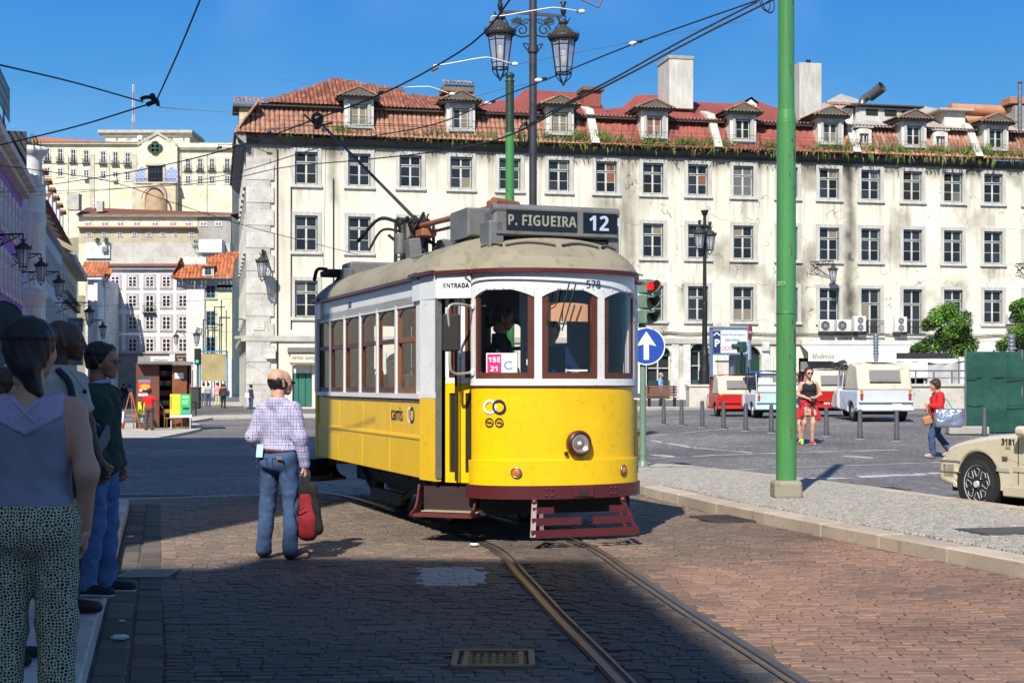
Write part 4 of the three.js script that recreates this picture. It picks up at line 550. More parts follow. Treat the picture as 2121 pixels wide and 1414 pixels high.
{ // white house: street front painted greyer for its shade, lit end wall whiter
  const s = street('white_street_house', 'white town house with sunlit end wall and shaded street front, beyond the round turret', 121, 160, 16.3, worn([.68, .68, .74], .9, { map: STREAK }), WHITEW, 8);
  for (let i = 0; i < 12; i++) for (const [y, h] of [[11.4, 2.8], [6.9, 2.8], [2, 3]]) farWin(s.t, 2 + i * 3.2, y, 0, 1.2, h, { sur: .2 });
  new B().ext([[0, 0], [.3, .1], [1.1, .9], [1.2, 1.2], [0, 1.2]], s.L + 1.2, M4(-1.2, 15.6, 0, 0, Math.PI / 2, 0)).box(.9, .6, 9, -.4, 16.4, -4).mesh('cornice', worn([.5, .48, .45], .9), s.t);
  new B().quad(V(-1, 16.8, 1.1), V(s.L, 16.8, 1.1), V(s.L, 19, -3), V(-1, 19, -3)).mesh('roof', ROOFR, s.t); for (let i = 0; i < 6; i++) { const q = sub('dormer', s.t, [3 + i * 6, 17.2, -.6]); new B().box(1.8, 2.4, 2.2, 0, 1.2, 0).mesh('dormer_wall', CREAMW, q); new B().rbox(2.5, .25, 2.8, 0, 2.5, 0).mesh('dormer_roof', ROOFO, q); }
  new B().box(4, 2.4, 4, -.5, 18, -3).mesh('attic_wall', WHITEW, s.t); tiled(s.t, V(-2.6, 19.2, -.2), V(0, 0, -5), V(2.2, .9, 0), null, () => ORANGE, .35, .5, 0); tiled(s.t, V(-1.6, 16.9, 1.3), V(0, 0, -9), V(1.2, .5, 0), null, () => ORANGE, .35, .5, 0);
  const bx = new B(); bx.rbox(.5, 1.6, 3, 8, 4.6, .8).mesh('shop_sign', WHITEP, s.t);
}
{ const s = street('grey_street_house', 'grey shaded house with balconies further along the left row', 161, 196, 15.8, worn([.6, .57, .56], .9, { map: STREAK })); for (let i = 0; i < 8; i++) for (const [y, h] of [[11, 3], [6.4, 3], [2, 3]]) farWin(s.t, 2.2 + i * 4, y, 0, 1.4, h, { sur: .2, bal: 1 }); new B().box(s.L, .8, 1.6, s.L / 2, 15.8, .5).mesh('cornice', STONE, s.t); new B().quad(V(0, 16.2, 1.2), V(s.L, 16.2, 1.2), V(s.L, 18.5, -3), V(0, 18.5, -3)).mesh('roof', ROOFO, s.t); for (const y of [4.6, 8.6]) new B().box(3, 1.6, 1.8, 12, y, .8).mesh('stone_balcony', worn([.35, .33, .33], .9), s.t); }
{ const a = frontal('narrow_street_house', 'narrow lit gable with an orange tiled roof at the end of the left row', 200, 181, 203, 575, WHITEW, { depth: 10 }); tiled(a.t, V(-1.2, a.H + .1, .8), V(a.W + 2.2, 0, 0), V(0, 2.2, -3), null, () => ORANGE, .5, .7, 0); new B().rbox(a.W + 1.4, .7, 1.4, a.W / 2, a.H, 0, .1).mesh('cornice', CREAMW, a.t); new B().box(.5, a.H, .3, a.W - .3, a.H / 2, .1).mesh('pilaster', CREAMW, a.t); }
{ const a = frontal('narrow_street_house', 'narrow cream gable beside the white end house, under a small tiled roof', 203, 203, 217, 590, CREAMW, { depth: 10 }); new B().rbox(a.W + 1, .8, 1.6, a.W / 2, a.H, 0, .1).mesh('cornice', CREAMW, a.t); tiled(a.t, V(-1, a.H + .4, .8), V(a.W + 1.6, 0, 0), V(0, 2, -3), null, () => ORANGE, .5, .7, 0); }
{ // white house closing the street
  const a = frontal('white_end_house', 'white four-storey house closing the end of the side street', 210, 214, 396, 556, WHITEW), rose = worn([.5, .42, .4], .85);
  for (const px of [238, 274, 309.5, 344, 378]) for (const [py, h, b] of [[572, 22, 0], [611, 24, 0], [655, 27, 0], [701, 27, 0]]) a.win(px, py, 17, px === 309.5 && py === 611 ? 36 : h, { sur: .32, surM: rose, bal: px === 309.5 && py === 611 ? 1 : 0 });
  new B().box(a.W, .5, .6, a.W / 2, a.H + .1, .2).box(.5, a.H, .2, .2, a.H / 2, .1).mesh('cornice', rose, a.t); new B().quad(V(-.5, a.H + .3, .8), V(a.W + .3, a.H + .3, .8), V(a.W + .3, a.Y(541), -4), V(-.5, a.Y(541), -4)).quad(V(-.5, a.Y(541), -4), V(a.W + .3, a.Y(541), -4), V(a.W + .3, a.H, -12), V(-.5, a.H, -12)).mesh('roof', ROOFR, a.t);
  new B().box(a.W, .35, .5, a.W / 2, a.Y(730), .2).mesh('string_course', rose, a.t); new B().box(a.W, a.Y(732), .2, a.W / 2, a.Y(732) / 2, .1).mesh('shop_floor', worn([.3, .28, .26], .9), a.t);
  const sg = canvasTex(512, 128, (x, w, h) => { x.fillStyle = '#d8d6d0'; x.fillRect(0, 0, w, h); x.fillStyle = '#222'; x.font = 'italic bold 70px serif'; x.textAlign = 'center'; x.fillText('Signature', w / 2, 88); }); const W1 = 42 * a.k; put('shop_sign', localUV(new B().box(W1, 1.1, .1, 0, 0, 0).geo(), W1, 1.1, -W1 / 2, -.55), mat([.9, .9, .9], .7, { map: sg }), a.t, [a.X(333), a.Y(746), .3]);
  const s2 = canvasTex(256, 128, (x, w, h) => { x.fillStyle = '#4a2018'; x.fillRect(0, 0, w, h); x.fillStyle = '#e9b9a0'; x.font = 'bold 44px sans-serif'; x.textAlign = 'center'; x.fillText('Tax&', w / 2, 50); x.fillText('PRES', w / 2, 108); }); put('shop_sign', localUV(new B().box(1.9, 1.4, .1, 0, 0, 0).geo(), 1.9, 1.4, -.95, -.7), mat([.9, .9, .9], .7, { map: s2 }), a.t, [a.X(374), a.Y(749), .32]);
  new B().rbox(.8, 1.2, .3, a.X(358), a.Y(742), .4, .05).mesh('air_conditioner', WHITEP, a.t);
}
{ // yellow corner house
  const a = frontal('yellow_corner_house', 'pale yellow corner house with an orange tiled roof beside the long building', 172, 388, 480, 590, YELLOW), qu = CREAMW;
  new B().rbox(2.2, a.H, .5, 1.0, a.H / 2, .1, .1).mesh('corner_stones', qu, a.t); new B().box(a.W, a.Y(742), .25, a.W / 2, a.Y(742) / 2, .1).mesh('shop_floor', WHITEP, a.t); const bl = { sur: .2, sash: worn([.1, .2, .24], .6), surM: worn([.6, .62, .55], .8) };
  for (const [y, h] of [[591, 26], [644, 30], [698, 30]]) a.win(436, y, 19, h, bl);
  new B().ext([[0, 0], [.4, .2], [1.3, .7], [1.4, 1.1], [0, 1.1]], a.W + 1.3, M4(-1.3, a.H - .3, 0, 0, Math.PI / 2, 0)).rbox(1.3, 1.1, 6, -.5, a.H + .3, -2.5, .1).mesh('cornice', qu, a.t);
  tiled(a.t, V(-1.6, a.H + .7, 1.5), V(a.W + 2, 0, 0), V(0, 2.4, -1.6), (u, v) => u > .12 * v, () => ORANGE, .42, .5, 0); tiled(a.t, V(-.6, a.Y(545), .2), V(a.W + 1, 0, 0), V(0, 1.5, -3), (u, v) => u > .8 * v, () => ORANGE, .42, .5, 0); tiled(a.t, V(-1.6, a.H + .7, -6), V(0, 0, 7.5), V(1.2, 2.4, 0), null, () => ORANGE, .42, .5, 0);
  const s = sub('dormer', a.t, [a.X(436), a.Y(572), 1]); new B().box(1.3, 1.2, 1.6, 0, .45, -.3).mesh('dormer_wall', CREAMW, s); farWin(s, 0, .05, .5, .75, .85, { sur: .12, sash: bl.sash }); new B().rbox(1.7, .15, 2, 0, 1.1, -.2).mesh('dormer_roof', ROOFO, s); new B().box(3, 2.3, 3, .8, a.Y(553), -1).mesh('attic_wall', WHITEP, a.t);
  const tx = canvasTex(128, 128, (x, w, h) => { x.fillStyle = '#14161c'; x.fillRect(0, 0, w, h); x.fillStyle = '#dfe3ea'; x.font = 'bold 30px sans-serif'; x.textAlign = 'center'; x.fillText('TEZENIS', w / 2, 40, 116); x.beginPath(); x.ellipse(46, 88, 14, 28, 0, 0, 7); x.fill(); x.beginPath(); x.ellipse(86, 88, 14, 28, 0, 0, 7); x.fill(); }); put('shop_sign', localUV(new B().box(1.8, 1.5, .1, 0, 0, 0).geo(), 1.8, 1.5, -.9, -.75), mat([.9, .9, .9], .6, { map: tx }), a.t, [a.X(438), a.Y(762), .4]);
  const fr = new B(), z = 1.2; for (const [x, y] of [[425, 662], [434, 650], [448, 635], [462, 622]]) fr.bar(V(a.X(x), 0, z), V(a.X(x), a.Y(y), z), .07); fr.bar(V(a.X(434), a.Y(652), z), V(a.X(455), a.Y(652), z), .06).bar(V(a.X(448), a.Y(637), z), V(a.X(470), a.Y(637), z), .06).bar(V(a.X(425), a.Y(663), z), V(a.X(446), a.Y(663), z), .06).mesh('awning_frame', IRON, a.t);
}
{ // hill with its retaining wall
  const g = new THREE.PlaneGeometry(260, 200, 40, 30).rotateX(-Math.PI / 2), p = g.attributes.position; for (let i = 0; i < p.count; i++) { const d = 250 - p.getZ(i) + 80, x = p.getX(i); p.setXYZ(i, x - 90, lerp(0, 38, ss(225, 340, d)) + 1.5 * noise3(x * .1, d * .1, 2) - 3, -d); } g.computeVertexNormals(); const q = plain(g); boxUV(q);
  tag(put('hillside', q, worn([.25, .22, .16], .95)), 'earth hillside behind the side street, mostly hidden by walls', 0, 0, 'structure');
  const a = frontal('retaining_wall', 'tall weathered grey retaining wall below the convent hill', 250, 176, 476, 502, worn([.55, .52, .46], .95, { map: GRIMEL }), { depth: 4 }); a.t.userData.category = 'wall';
  new B().box(a.X(228) - a.X(178), a.Y(502) - a.Y(535), .4, (a.X(178) + a.X(228)) / 2, (a.Y(502) + a.Y(535)) / 2, .2).mesh('whitewashed_panel', WHITEP, a.t); new B().rbox(48 * a.k, 27 * a.k, 4, a.X(441), a.Y(512), .5, .1).mesh('white_block', WHITEW, a.t); new B().rbox(.9, .9, .6, a.X(219), a.Y(517), .7, .05).mesh('grey_box', worn([.2, .25, .27], .6), a.t);
  const bu = new B(); for (const [px, py, r] of [[409, 508, .9], [204, 499, .4], [222, 499, .45]]) for (let i = 0; i < 130; i++) { const v = V(rr(-1, 1), rr(-1, 1.3), rr(0, 1)).normalize().multiplyScalar(r * rr(.6, 1)), c = V(a.X(px), a.Y(py), .6).add(v); bu.tri(c, c.clone().add(V(rr(-.25, .25), rr(-.25, .25), .1)), c.clone().add(V(rr(-.25, .25), rr(-.25, .25), .1))); } bu.mesh('wall_shrub', mat([.04, .09, .03], .9), a.t).userData.kind = 'stuff';
}
{ // long low house on the terrace
  const base = 18, a = frontal('terrace_house', 'long low cream house with a brown tiled roof between the retaining wall and the convent', 270, 162, 478, 447, BUTTER, { base, depth: 14 });
  [[182, 0], [217, 0], [249, 0], [283, 0], [321, 0], [358, 0], [390, 0], [421, 0], [452, 0]].forEach(([px]) => a.win(px, 459, 14, 8.5, { arch: 1, sur: .12 })); [184, 216, 247, 278, 308, 337, 363, 396].forEach((px, i) => a.win(px, 480, i === 6 ? 5 : 9, 9, { sur: .1 }));
  new B().box(a.W, a.Y(471) - a.Y(502), .7, a.W / 2, (a.Y(471) + a.Y(502)) / 2 - .2, -.342).mesh('lower_wall', worn([.52, .45, .33], .95, { map: GRIMEL }), a.t); new B().box(a.X(408), .25, 1.2, a.X(408) / 2, a.Y(471), .4).mesh('ledge', ROOFO, a.t); new B().box(a.W - a.X(408), a.Y(449) - a.Y(502), .5, (a.W + a.X(408)) / 2, (a.Y(449) + a.Y(502)) / 2, -.236).mesh('bare_wall', worn([.4, .37, .33], .95, { map: GRIMEL }), a.t);
  new B().box(a.W, .4, .9, a.W / 2, a.Y(447), .3).mesh('cornice', worn([.45, .4, .3], .9), a.t); new B().quad(V(-.5, a.Y(446), .9), V(a.W, a.Y(446), .9), V(a.W, a.Y(432), -7), V(-.5, a.Y(420), -7)).quad(V(-.5, a.Y(420), -7), V(a.W, a.Y(432), -7), V(a.W, a.H, -14), V(-.5, a.H, -14)).mesh('roof', tileM([.25, .085, .05], 1.6), a.t);
  new B().box(2.2, 3, 2, -.5, a.Y(420), 1).rbox(1.2, 2, 1.2, 3.5, a.Y(425), -2).mesh('chimney', worn([.5, .47, .42], .9), a.t); new B().cyl(.12, .12, 1.2, a.X(177), a.Y(419), -5, 8).sph(.2, a.X(177), a.Y(416), -5).mesh('roof_vent', WHITEP, a.t);
}
{ // the convent
  const base = 24, a = frontal('hilltop_convent', 'large butter-yellow convent with a pediment and quatrefoil window on the hill', 330, 60, 480, 296, BUTTER, { base, depth: 16 }), tr = worn([.55, .5, .42], .9);
  for (const px of [97, 124, 151, 178, 213, 238.5, 264, 389, 414, 438.5, 470]) { a.win(px, px < 300 ? 306 + (px - 97) * .06 : 328, 10, px < 300 ? 27 : 25, { sur: .25, bal: 1 }); a.win(px, px < 300 ? 347 + (px - 97) * .06 : 364, 10.5, 16, { sur: .3, arch: 1 }); }
  for (const [px, py] of [[178, 369], [238, 371]]) new B().rbox(1, .8, .8, a.X(px), a.Y(py), .5, .05).mesh('air_conditioner', WHITEP, a.t);
  new B().box(a.X(285) + .3, .5, .8, a.X(285) / 2, a.H - .1, .3).box(a.W - a.X(370), .5, .8, (a.W + a.X(370)) / 2, a.Y(308), .3).mesh('cornice', tr, a.t); new B().box(a.X(285), .25, .2, a.X(285) / 2, a.Y(337), .1).box(a.W - a.X(370), .25, .2, (a.W + a.X(370)) / 2, a.Y(355), .1).mesh('string_course', tr, a.t); for (const px of [190, 278, 371, 140, 226, 428]) new B().box(px === 190 || px === 278 || px === 371 ? 1.1 : .15, a.H - 5, .25, a.X(px), a.H / 2, .1).mesh('pilaster', tr, a.t);
  new B().quad(V(-.6, a.H + .1, .9), V(a.X(292), a.H + .1, .9), V(a.X(292), a.Y(287), -7), V(-.6, a.Y(273), -7)).quad(V(a.X(362), a.Y(307), .9), V(a.W, a.Y(307), .9), V(a.W, a.Y(293), -7), V(a.X(370), a.Y(293), -7)).mesh('roof', tileM([.66, .21, .08], 1.6), a.t);
  new B().box(a.W - a.X(360), a.Y(296) - a.Y(307) + .1, .1, 0, 0, -20).mesh('rear_parapet', BUTTER, a.t);
  // central pavilion with pediment
  const l = a.X(289), r = a.X(369), m = (l + r) / 2, p = sub('pavilion', a.t, [0, 0, 1.4]); const sh = shapeOf([[l, -10], [r, -10], [r, a.Y(302)], [r - 1.2, a.Y(302)], [m + .6, a.Y(281)], [m, a.Y(279)], [m - .6, a.Y(281)], [l + 1.2, a.Y(302)], [l, a.Y(302)]]); new B().ext(sh, 3, M4(0, 0, -3)).mesh('pavilion_wall', BUTTER, p);
  new B().beam(V(l - .1, a.Y(301), .1), V(m, a.Y(278), .1), .5, .5).beam(V(r + .1, a.Y(301), .1), V(m, a.Y(278), .1), .5, .5).mesh('pediment_trim', tr, p);
  const q = new B(), g = new B(); for (const [x, y] of [[0, 6.2], [0, -6.2], [7, 0], [-7, 0]]) { g.cyl(.92, .92, .1, a.X(324) + x * a.k, a.Y(309) + y * a.k, .1, 20, Math.PI / 2); q.add(new THREE.TorusGeometry(.92, .1, 6, 20), M4(a.X(324) + x * a.k, a.Y(309) + y * a.k, .12)); } g.mesh('quatrefoil_window', worn([.015, .05, .035], .4), p); q.mesh('quatrefoil_frame', worn([.05, .12, .08], .6), p);
  new B().box(31 * a.k, 34 * a.k, .2, a.X(325), a.Y(362), .1).mesh('portal_opening', GLASSES[2], p); const gb = new B(); for (let i = 0; i <= 4; i++) gb.box(.1, 14 * a.k, .1, a.X(311 + i * 7), a.Y(352), .22); gb.box(31 * a.k, .12, .1, a.X(325), a.Y(358), .22).mesh('portal_grille', worn([.02, .06, .05], .6), p); new B().box(38 * a.k, .5, .8, a.X(325), a.Y(343), .3).box(.6, 36 * a.k, .4, a.X(307), a.Y(362), .15).box(.6, 36 * a.k, .4, a.X(343), a.Y(362), .15).mesh('portal_frame', tr, p);
  const az = texture(64, 64, (u, v) => { const n = fbm(u, v, 8, 3, 5); return n > .5 ? [.45, .5, .7] : [.75, .76, .8]; }); for (const x of [296, 357]) new B().ext([[-1.5, 0], [1.5, 0], [1.5, 2.6], [0, 3.6], [-1.5, 2.2]], .1, M4(a.X(x), a.Y(379), .05)).mesh('blue_tile_panel', mat([.8, .85, 1], .5, { map: az }), p);
  new B().box(r - l + 1, .35, 2, m, a.Y(382), .8).mesh('terrace_slab', tr, p); const rl = new B(); for (let i = 0; i <= 30; i++) rl.bar(V(lerp(l, r, i / 30), a.Y(382), 1.7), V(lerp(l, r, i / 30), a.Y(374), 1.7), .04, .04, 5); rl.bar(V(l, a.Y(374), 1.7), V(r, a.Y(374), 1.7), .06).mesh('terrace_railing', IRON, p);
  const nw = new THREE.Shape(); nw.moveTo(-5, -3); nw.lineTo(5, -3); nw.lineTo(5, 7); nw.lineTo(-5, 7); const hole = new THREE.Path(); hole.moveTo(-2.6, -4); hole.lineTo(2.6, -4); hole.lineTo(2.6, 1.5); hole.absellipse(0, 1.5, 2.6, 2.8, 0, Math.PI, false); new B().box(r - l, 12, 1.2, m, a.Y(383) - 6, .9).mesh('niche_wall', worn([.62, .54, .36], .9, { map: GRIMEL }), p); new B().lathe([[2.6, -5], [2.6, 1.6], [2.3, 3], [1.4, 4], [0.01, 4.4]], a.X(329), a.Y(422), 1.1, 24).mesh('arched_niche', worn([.5, .34, .2], .95), p);
  new B().add(new THREE.TorusGeometry(2.75, .22, 6, 20, Math.PI), M4(a.X(329), a.Y(418), 3.75)).mesh('niche_arch', tr, p);
  new B().bar(V(a.X(328), a.Y(333), 1), V(a.X(325), a.Y(341), 0), .06).mesh('flag_pole', IRON, p);
}
{ const a = frontal('rooftop_block', 'cream rooftop block with an overhanging flat roof behind the convent pediment', 352, 218, 392, 285, BUTTER, { base: 45, depth: 12 }); new B().box(a.W + 2.5, .7, 14, a.W / 2 - .4, a.Y(273), -6).quad(V(-1.4, a.Y(273), 1), V(a.W + .8, a.Y(276), 1), V(a.W + .8, a.Y(284), .2), V(-1.4, a.Y(284), .2)).mesh('flat_roof', worn([.5, .47, .42], .9), a.t); for (const [px, w, h] of [[241, 5, 10], [267, 11, 9], [307, 9, 8], [352, 12, 12], [380, 4, 10]]) a.win(px, 280, w, h, { sur: .1 });
  new B().box(a.W, a.Y(270) - a.H, 11, a.W / 2, (a.Y(270) + a.H) / 2, -5.6).mesh('upper_wall', BUTTER, a.t); new B().rbox(1.2, 1, .6, a.X(290), a.Y(286), .4).mesh('air_conditioner', WHITEP, a.t);
  const m = thing('lattice_antenna', 'thin red and white antenna mast behind the rooftop block on the hill', 'antenna', P(275, 268, 356)), h = 94 * 356 / F; for (let i = 0; i < 6; i++) { const b = new B(), y0 = i * h / 6, y1 = (i + 1) * h / 6, w = lerp(.34, .16, i / 6); for (const [x, z] of [[-1, -1], [1, -1], [0, 1]]) b.bar(V(x * w, y0, z * w), V(x * w, y1, z * w), .06, .06, 5); for (let k = 0; k < 3; k++) b.bar(V(-w, lerp(y0, y1, k / 3), -w), V(w, lerp(y0, y1, (k + 1) / 3), -w), .04, .04, 4).bar(V(w, lerp(y0, y1, k / 3), -w), V(0, lerp(y0, y1, (k + 1) / 3), w), .04, .04, 4); b.mesh('mast_section', mat(i % 2 ? [.6, .5, .55] : [.45, .2, .22], .6), m); } }
// ---------- the buildings behind the camera whose shade falls on the street ----------
{ // mansard-roofed block closing the square behind: its roof edge and hipped end draw the shade in front
  const t = thing('rear_corner_block', 'tall mansard block standing behind the viewer, outside the photograph', 'building', [0, 0, 10]), w = worn([.6, .57, .5], .9, { map: STREAK });
  const prof = [[-34, 0], [-2.0, 0], [-2.0, 13.2], [-3.65, 16.8], [-5.9, 22.4], [-9, 22.7], [-9, 21.9], [-34, 21.9]];
  new B().ext(prof, 9, M4(0, 0, 0)).mesh('wall', w, t); for (let i = 0; i < 8; i++) for (const y of [3, 7, 11]) farWin(t, -4.2 - i * 3.4, y, 0, 1.3, 2.2, {}).rotation.y = Math.PI;
  new B().rbox(1.2, 2.2, 1.2, -13, 23, 4, .05).rbox(1, 1.6, 1.2, -18, 22.5, 4, .05).mesh('chimney', w, t);
}
{ // corner house to the left, just outside the frame
  const t = thing('left_corner_house', 'tall corner house left of the viewer, outside the photograph', 'building', [-6.45, 0, -4.3]), w = worn([.6, .55, .48], .9, { map: STREAK }), h = 25.5;
  new B().ext([[0, 0], [-13, 0], [-13, h + 1], [-6, h + 2.5], [-2, h], [0, h - 1.5]], 11.5, M4(0, 0, -11.5)).mesh('wall', w, t); for (let i = 0; i < 3; i++) for (const y of [1, 5.4, 9.4, 13.4, 17.4]) { farWin(t, .02, y, -2 - i * 3.8, 1.2, 2.3, {}).rotation.y = Math.PI / 2; }
}
// ---------- the tram ----------
const TH = 20.05 * Math.PI / 180;
const tram = thing('tram', 'yellow and white vintage tram with the route number 12 on its roof sign', 'tram', [.575, 0, -14.0], TH);
{
  const t = tram, YEL = paint([.86, .525, .001], .36), WHT = paint([.76, .76, .75], .35), MAR = paint([.085, .012, .014], .4), BRN = mat([.11, .032, .014], .45, { map: GRIMES }), ROOF = mat([.29, .255, .18], .75, { map: scaled(GRIME, 1.6), bumpMap: BUMP, bumpScale: .006 }), GREY = mat([.20, .20, .195], .55, { metalness: .3, map: GRIMES }), DARK = mat([.02, .017, .015], .8, { map: GRIMES }), WOOD = mat([.04, .018, .009], .5, { map: GRIMES }), NAVY = mat([.012, .012, .06], .5), RUSTY = mat([.33, .12, .05], .6, { map: GRIMES, metalness: .2 });
  const GLASS = new THREE.MeshPhysicalMaterial({ color: 0xffffff, roughness: .02, transmission: 1, thickness: 0, ior: 1.5, specularIntensity: .6, side: THREE.DoubleSide });
  const HW = .86, BD = .48, arc = (a, off = 0) => { const c = V(HW * Math.sin(a), 0, -BD * (1 - Math.cos(a))), n = V(Math.sin(a) / HW, 0, Math.cos(a) / BD).normalize(); return { p: c.clone().addScaledVector(n, off), n }; };
  const bow = (a0, a1, y0, y1, off, th = .04, fl = 0) => { // a bent panel; fl leans its foot outwards
    const n = Math.max(2, Math.ceil(Math.abs(a1 - a0) * (typeof y0 === 'function' ? 24 : 14))), g = new B(), O = [], I = []; for (let i = 0; i <= n; i++) { const a = lerp(a0, a1, i / n); O.push(arc(a, off).p); I.push(arc(a, off - th).p); O[i].s = I[i].s = i / n; }
    const yf = typeof y0 === 'function' ? y0 : 0; const at = (v, y, k) => V(v.x, yf && y === y0 ? yf(v.s) : y, v.z + k), P2 = [], N2 = [], sm = (L, s) => { for (let i = 0; i < n; i++) { const q = [at(L[i], y0, fl), at(L[i + 1], y0, fl), at(L[i + 1], y1, 0), at(L[i], y0, fl), at(L[i + 1], y1, 0), at(L[i], y1, 0)], na = arc(lerp(a0, a1, i / n)).n, nb = arc(lerp(a0, a1, (i + 1) / n)).n; q.forEach((v, k) => { P2.push(v.x, v.y, v.z); const m = [0, 1, 1, 0, 1, 0][k] ? nb : na; N2.push(m.x * s, 0, m.z * s); }); } };
    sm(O, 1); const gg = new THREE.BufferGeometry(); gg.setAttribute('position', new THREE.Float32BufferAttribute(P2, 3)); gg.setAttribute('normal', new THREE.Float32BufferAttribute(N2, 3)); g.add(gg);
    for (let i = 0; i < n; i++) { g.quad(at(I[i + 1], y0, fl), at(I[i], y0, fl), at(I[i], y1, 0), at(I[i + 1], y1, 0)); g.quad(at(O[i], y1, 0), at(O[i + 1], y1, 0), at(I[i + 1], y1, 0), at(I[i], y1, 0)); g.quad(at(O[i + 1], y0, fl), at(O[i], y0, fl), at(I[i], y0, fl), at(I[i + 1], y0, fl)); }
    g.quad(at(O[0], y0, fl), at(O[0], y1, 0), at(I[0], y1, 0), at(I[0], y0, fl)).quad(at(O[n], y0, fl), at(O[n], y1, 0), at(I[n], y1, 0), at(I[n], y0, fl)); return g.geo();
  };
  const e = Math.PI / 2;
  const ends = (fn) => { fn(t, 1); const r = sub('rear_platform', t, [0, 0, -6.9], Math.PI); fn(r, 0); };
  ends((t, front) => {
    put('front_panel', bow(-e, e, .80, 1.52, 0), YEL, t); put('apron', bow(-e, e, .57, .81, .03, .05, .02), YEL, t); put('bumper', bow(-e * .98, e * .98, .445, .575, .06, .09), MAR, t);
    put('belt_stripe', bow(-e, e, 1.518, 1.538, .012, .03), MAR, t); put('window_sill', bow(-e, e, 1.535, 1.60, .015, .06), WHT, t); put('letter_board', bow(-e, e, 2.46, 2.64, 0, .05), WHT, t); put('gutter', bow(-e, e, 2.625, 2.665, .045, .06), MAR, t);
    const rv = new B(); for (let i = -9; i <= 9; i++) { const q = arc(i * .14, .004).p; rv.sph(.008, q.x, 2.475, q.z, 1, 1, 1, 6); } const ro = rv.mesh('rivets', WHT, t); ro.userData.kind = 'stuff';
    // posts and windows: three at the front
    for (const a of [-e * .955, -.395, .395, e * .955]) put('window_post', bow(a - (Math.abs(a) > 1 ? .075 : .045), a + (Math.abs(a) > 1 ? .075 : .045), 1.6, 2.47, .005, .07), WHT, t);
    [[-1.42, -.445], [-.348, .348], [.445, 1.42]].forEach(([a, b], i) => {
      const w = sub('front_window', t); put('arch_board', bow(a, b, (s) => 2.475 - .085 * Math.pow(2 * s - 1, 2), 2.48, .002, .04), WHT, w);
      const f = .075; put('frame_bar', bow(a, b, 1.60, 1.66, -.012, .04), BRN, w); put('frame_bar', bow(a, a + f, 1.66, 2.47, -.012, .04), BRN, w); put('frame_bar', bow(b - f, b, 1.66, 2.47, -.012, .04), BRN, w);
      put('pane', bow(a + f * .6, b - f * .6, 1.65, 2.47, -.03, .004), GLASS, w);
    });
    if (front) { new B().add(bow(-.28, .28, 2.16, 2.34, -.10, .006)).mesh('sun_blind', mat([.55, .28, .13], .9), t);
      new B().bar(V(-.05, 2.52, .07), V(-.16, 2.1, .05), .007).bar(V(.02, 2.52, .07), V(-.12, 2.06, .05), .007).tube([[-.16, 2.47, .05], [-.19, 2.3, .06], [-.26, 2.25, .05], [-.27, 2.1, .05]], .006, 14, 5).mesh('wiper', DARK, t);
      new B().add(bow(-1.52, 1.2, 2.632, 2.644, .10, .012)).mesh('gutter_bar', MAR, t); }
    // headlight and indicators
    if (front) { const q = arc(.075, .0), h = sub('headlight', t, [q.p.x, .975, q.p.z], .07); new B().lathe([[.06, 0], [.125, .0], [.128, .05], [.112, .075], [.095, .07], [.092, .04], [0.001, .03]], 0, 0, 0, 28, M4(0, 0, 0, Math.PI / 2)).mesh('rim', MAR, h); new B().lathe([[0.001, .09], [.05, .084], [.09, .066]], 0, 0, 0, 24, M4(0, 0, 0, Math.PI / 2)).mesh('lens', new THREE.MeshPhysicalMaterial({ color: 0xffffff, roughness: .08, transmission: .9, thickness: 0, side: THREE.DoubleSide }), h); new B().lathe([[.02, .02], [.06, .035], [.09, .062]], 0, 0, 0, 20, M4(0, 0, 0, Math.PI / 2)).mesh('reflector', mat([.42, .36, .27], .3, { metalness: .7 }), h); new B().sph(.022, 0, 0, .045).mesh('bulb', mat([.8, .75, .6], .3), h);
      const b = sub('bell_hole', t, [-.06, .88, .02]); new B().cyl(.02, .02, .02, 0, 0, 0, 12, Math.PI / 2).mesh('knob', DARK, b); }
    for (const a of [-.66, .72]) { const q = arc(a, .035), s = sub('indicator', t, [q.p.x, .70, q.p.z], a * .85); new B().add(new THREE.TorusGeometry(.045, .012, 8, 20), M4(0, 0, .012)).mesh('ring', STEEL, s); new B().sph(.042, 0, 0, .01, 1, 1, .55).mesh('lens', phys([.7, .13, .01], .15, { clearcoat: 1 }), s); }
    // bumper rivets and coupling plate
    const rb = new B(); for (const a of [-.28, .52]) for (const [dx, dy] of [[-.02, .03], [.02, .03], [-.02, -.03], [.02, -.03]]) { const q = arc(a + dx / .6, .065).p; rb.sph(.011, q.x, .51 + dy, q.z, 1, 1, .7, 8); } rb.mesh('bumper_rivets', MAR, t).userData.kind = 'stuff';
    new B().rbox(.22, .105, .03, .1, .51, .055, .01).mesh('coupling_plate', MAR, t); new B().box(.11, .035, .012, .1, .49, .068).mesh('coupling_slot', BLACK, t);
    // tapered corners with doors
    for (const s of [-1, 1]) {
      const slim = front && s > 0, A = V(s * 1.19, 0, slim ? -1.3 : -1.05), Bq = slim ? V(1.0, 0, -.80) : V(s * 1.13, 0, -.70), C = V(s * .87, 0, -.475), dir = Bq.clone().sub(A), turn = Math.atan2(-dir.z, dir.x), L = dir.length(), mid = A.clone().add(Bq).multiplyScalar(.5);
      new B().box(L, .82, .06, mid.x, 1.0, mid.z, 0, turn).mesh('corner_panel', YEL, t); new B().box(L, .06, .065, mid.x, 1.44, mid.z, 0, turn).box(L, 1.0, .058, mid.x, 1.95, mid.z, 0, turn).mesh('corner_post', WHT, t); new B().box(.025, 1.78, .06, Bq.x, 1.51, Bq.z, 0, turn).mesh('door_edge', GREY, t);
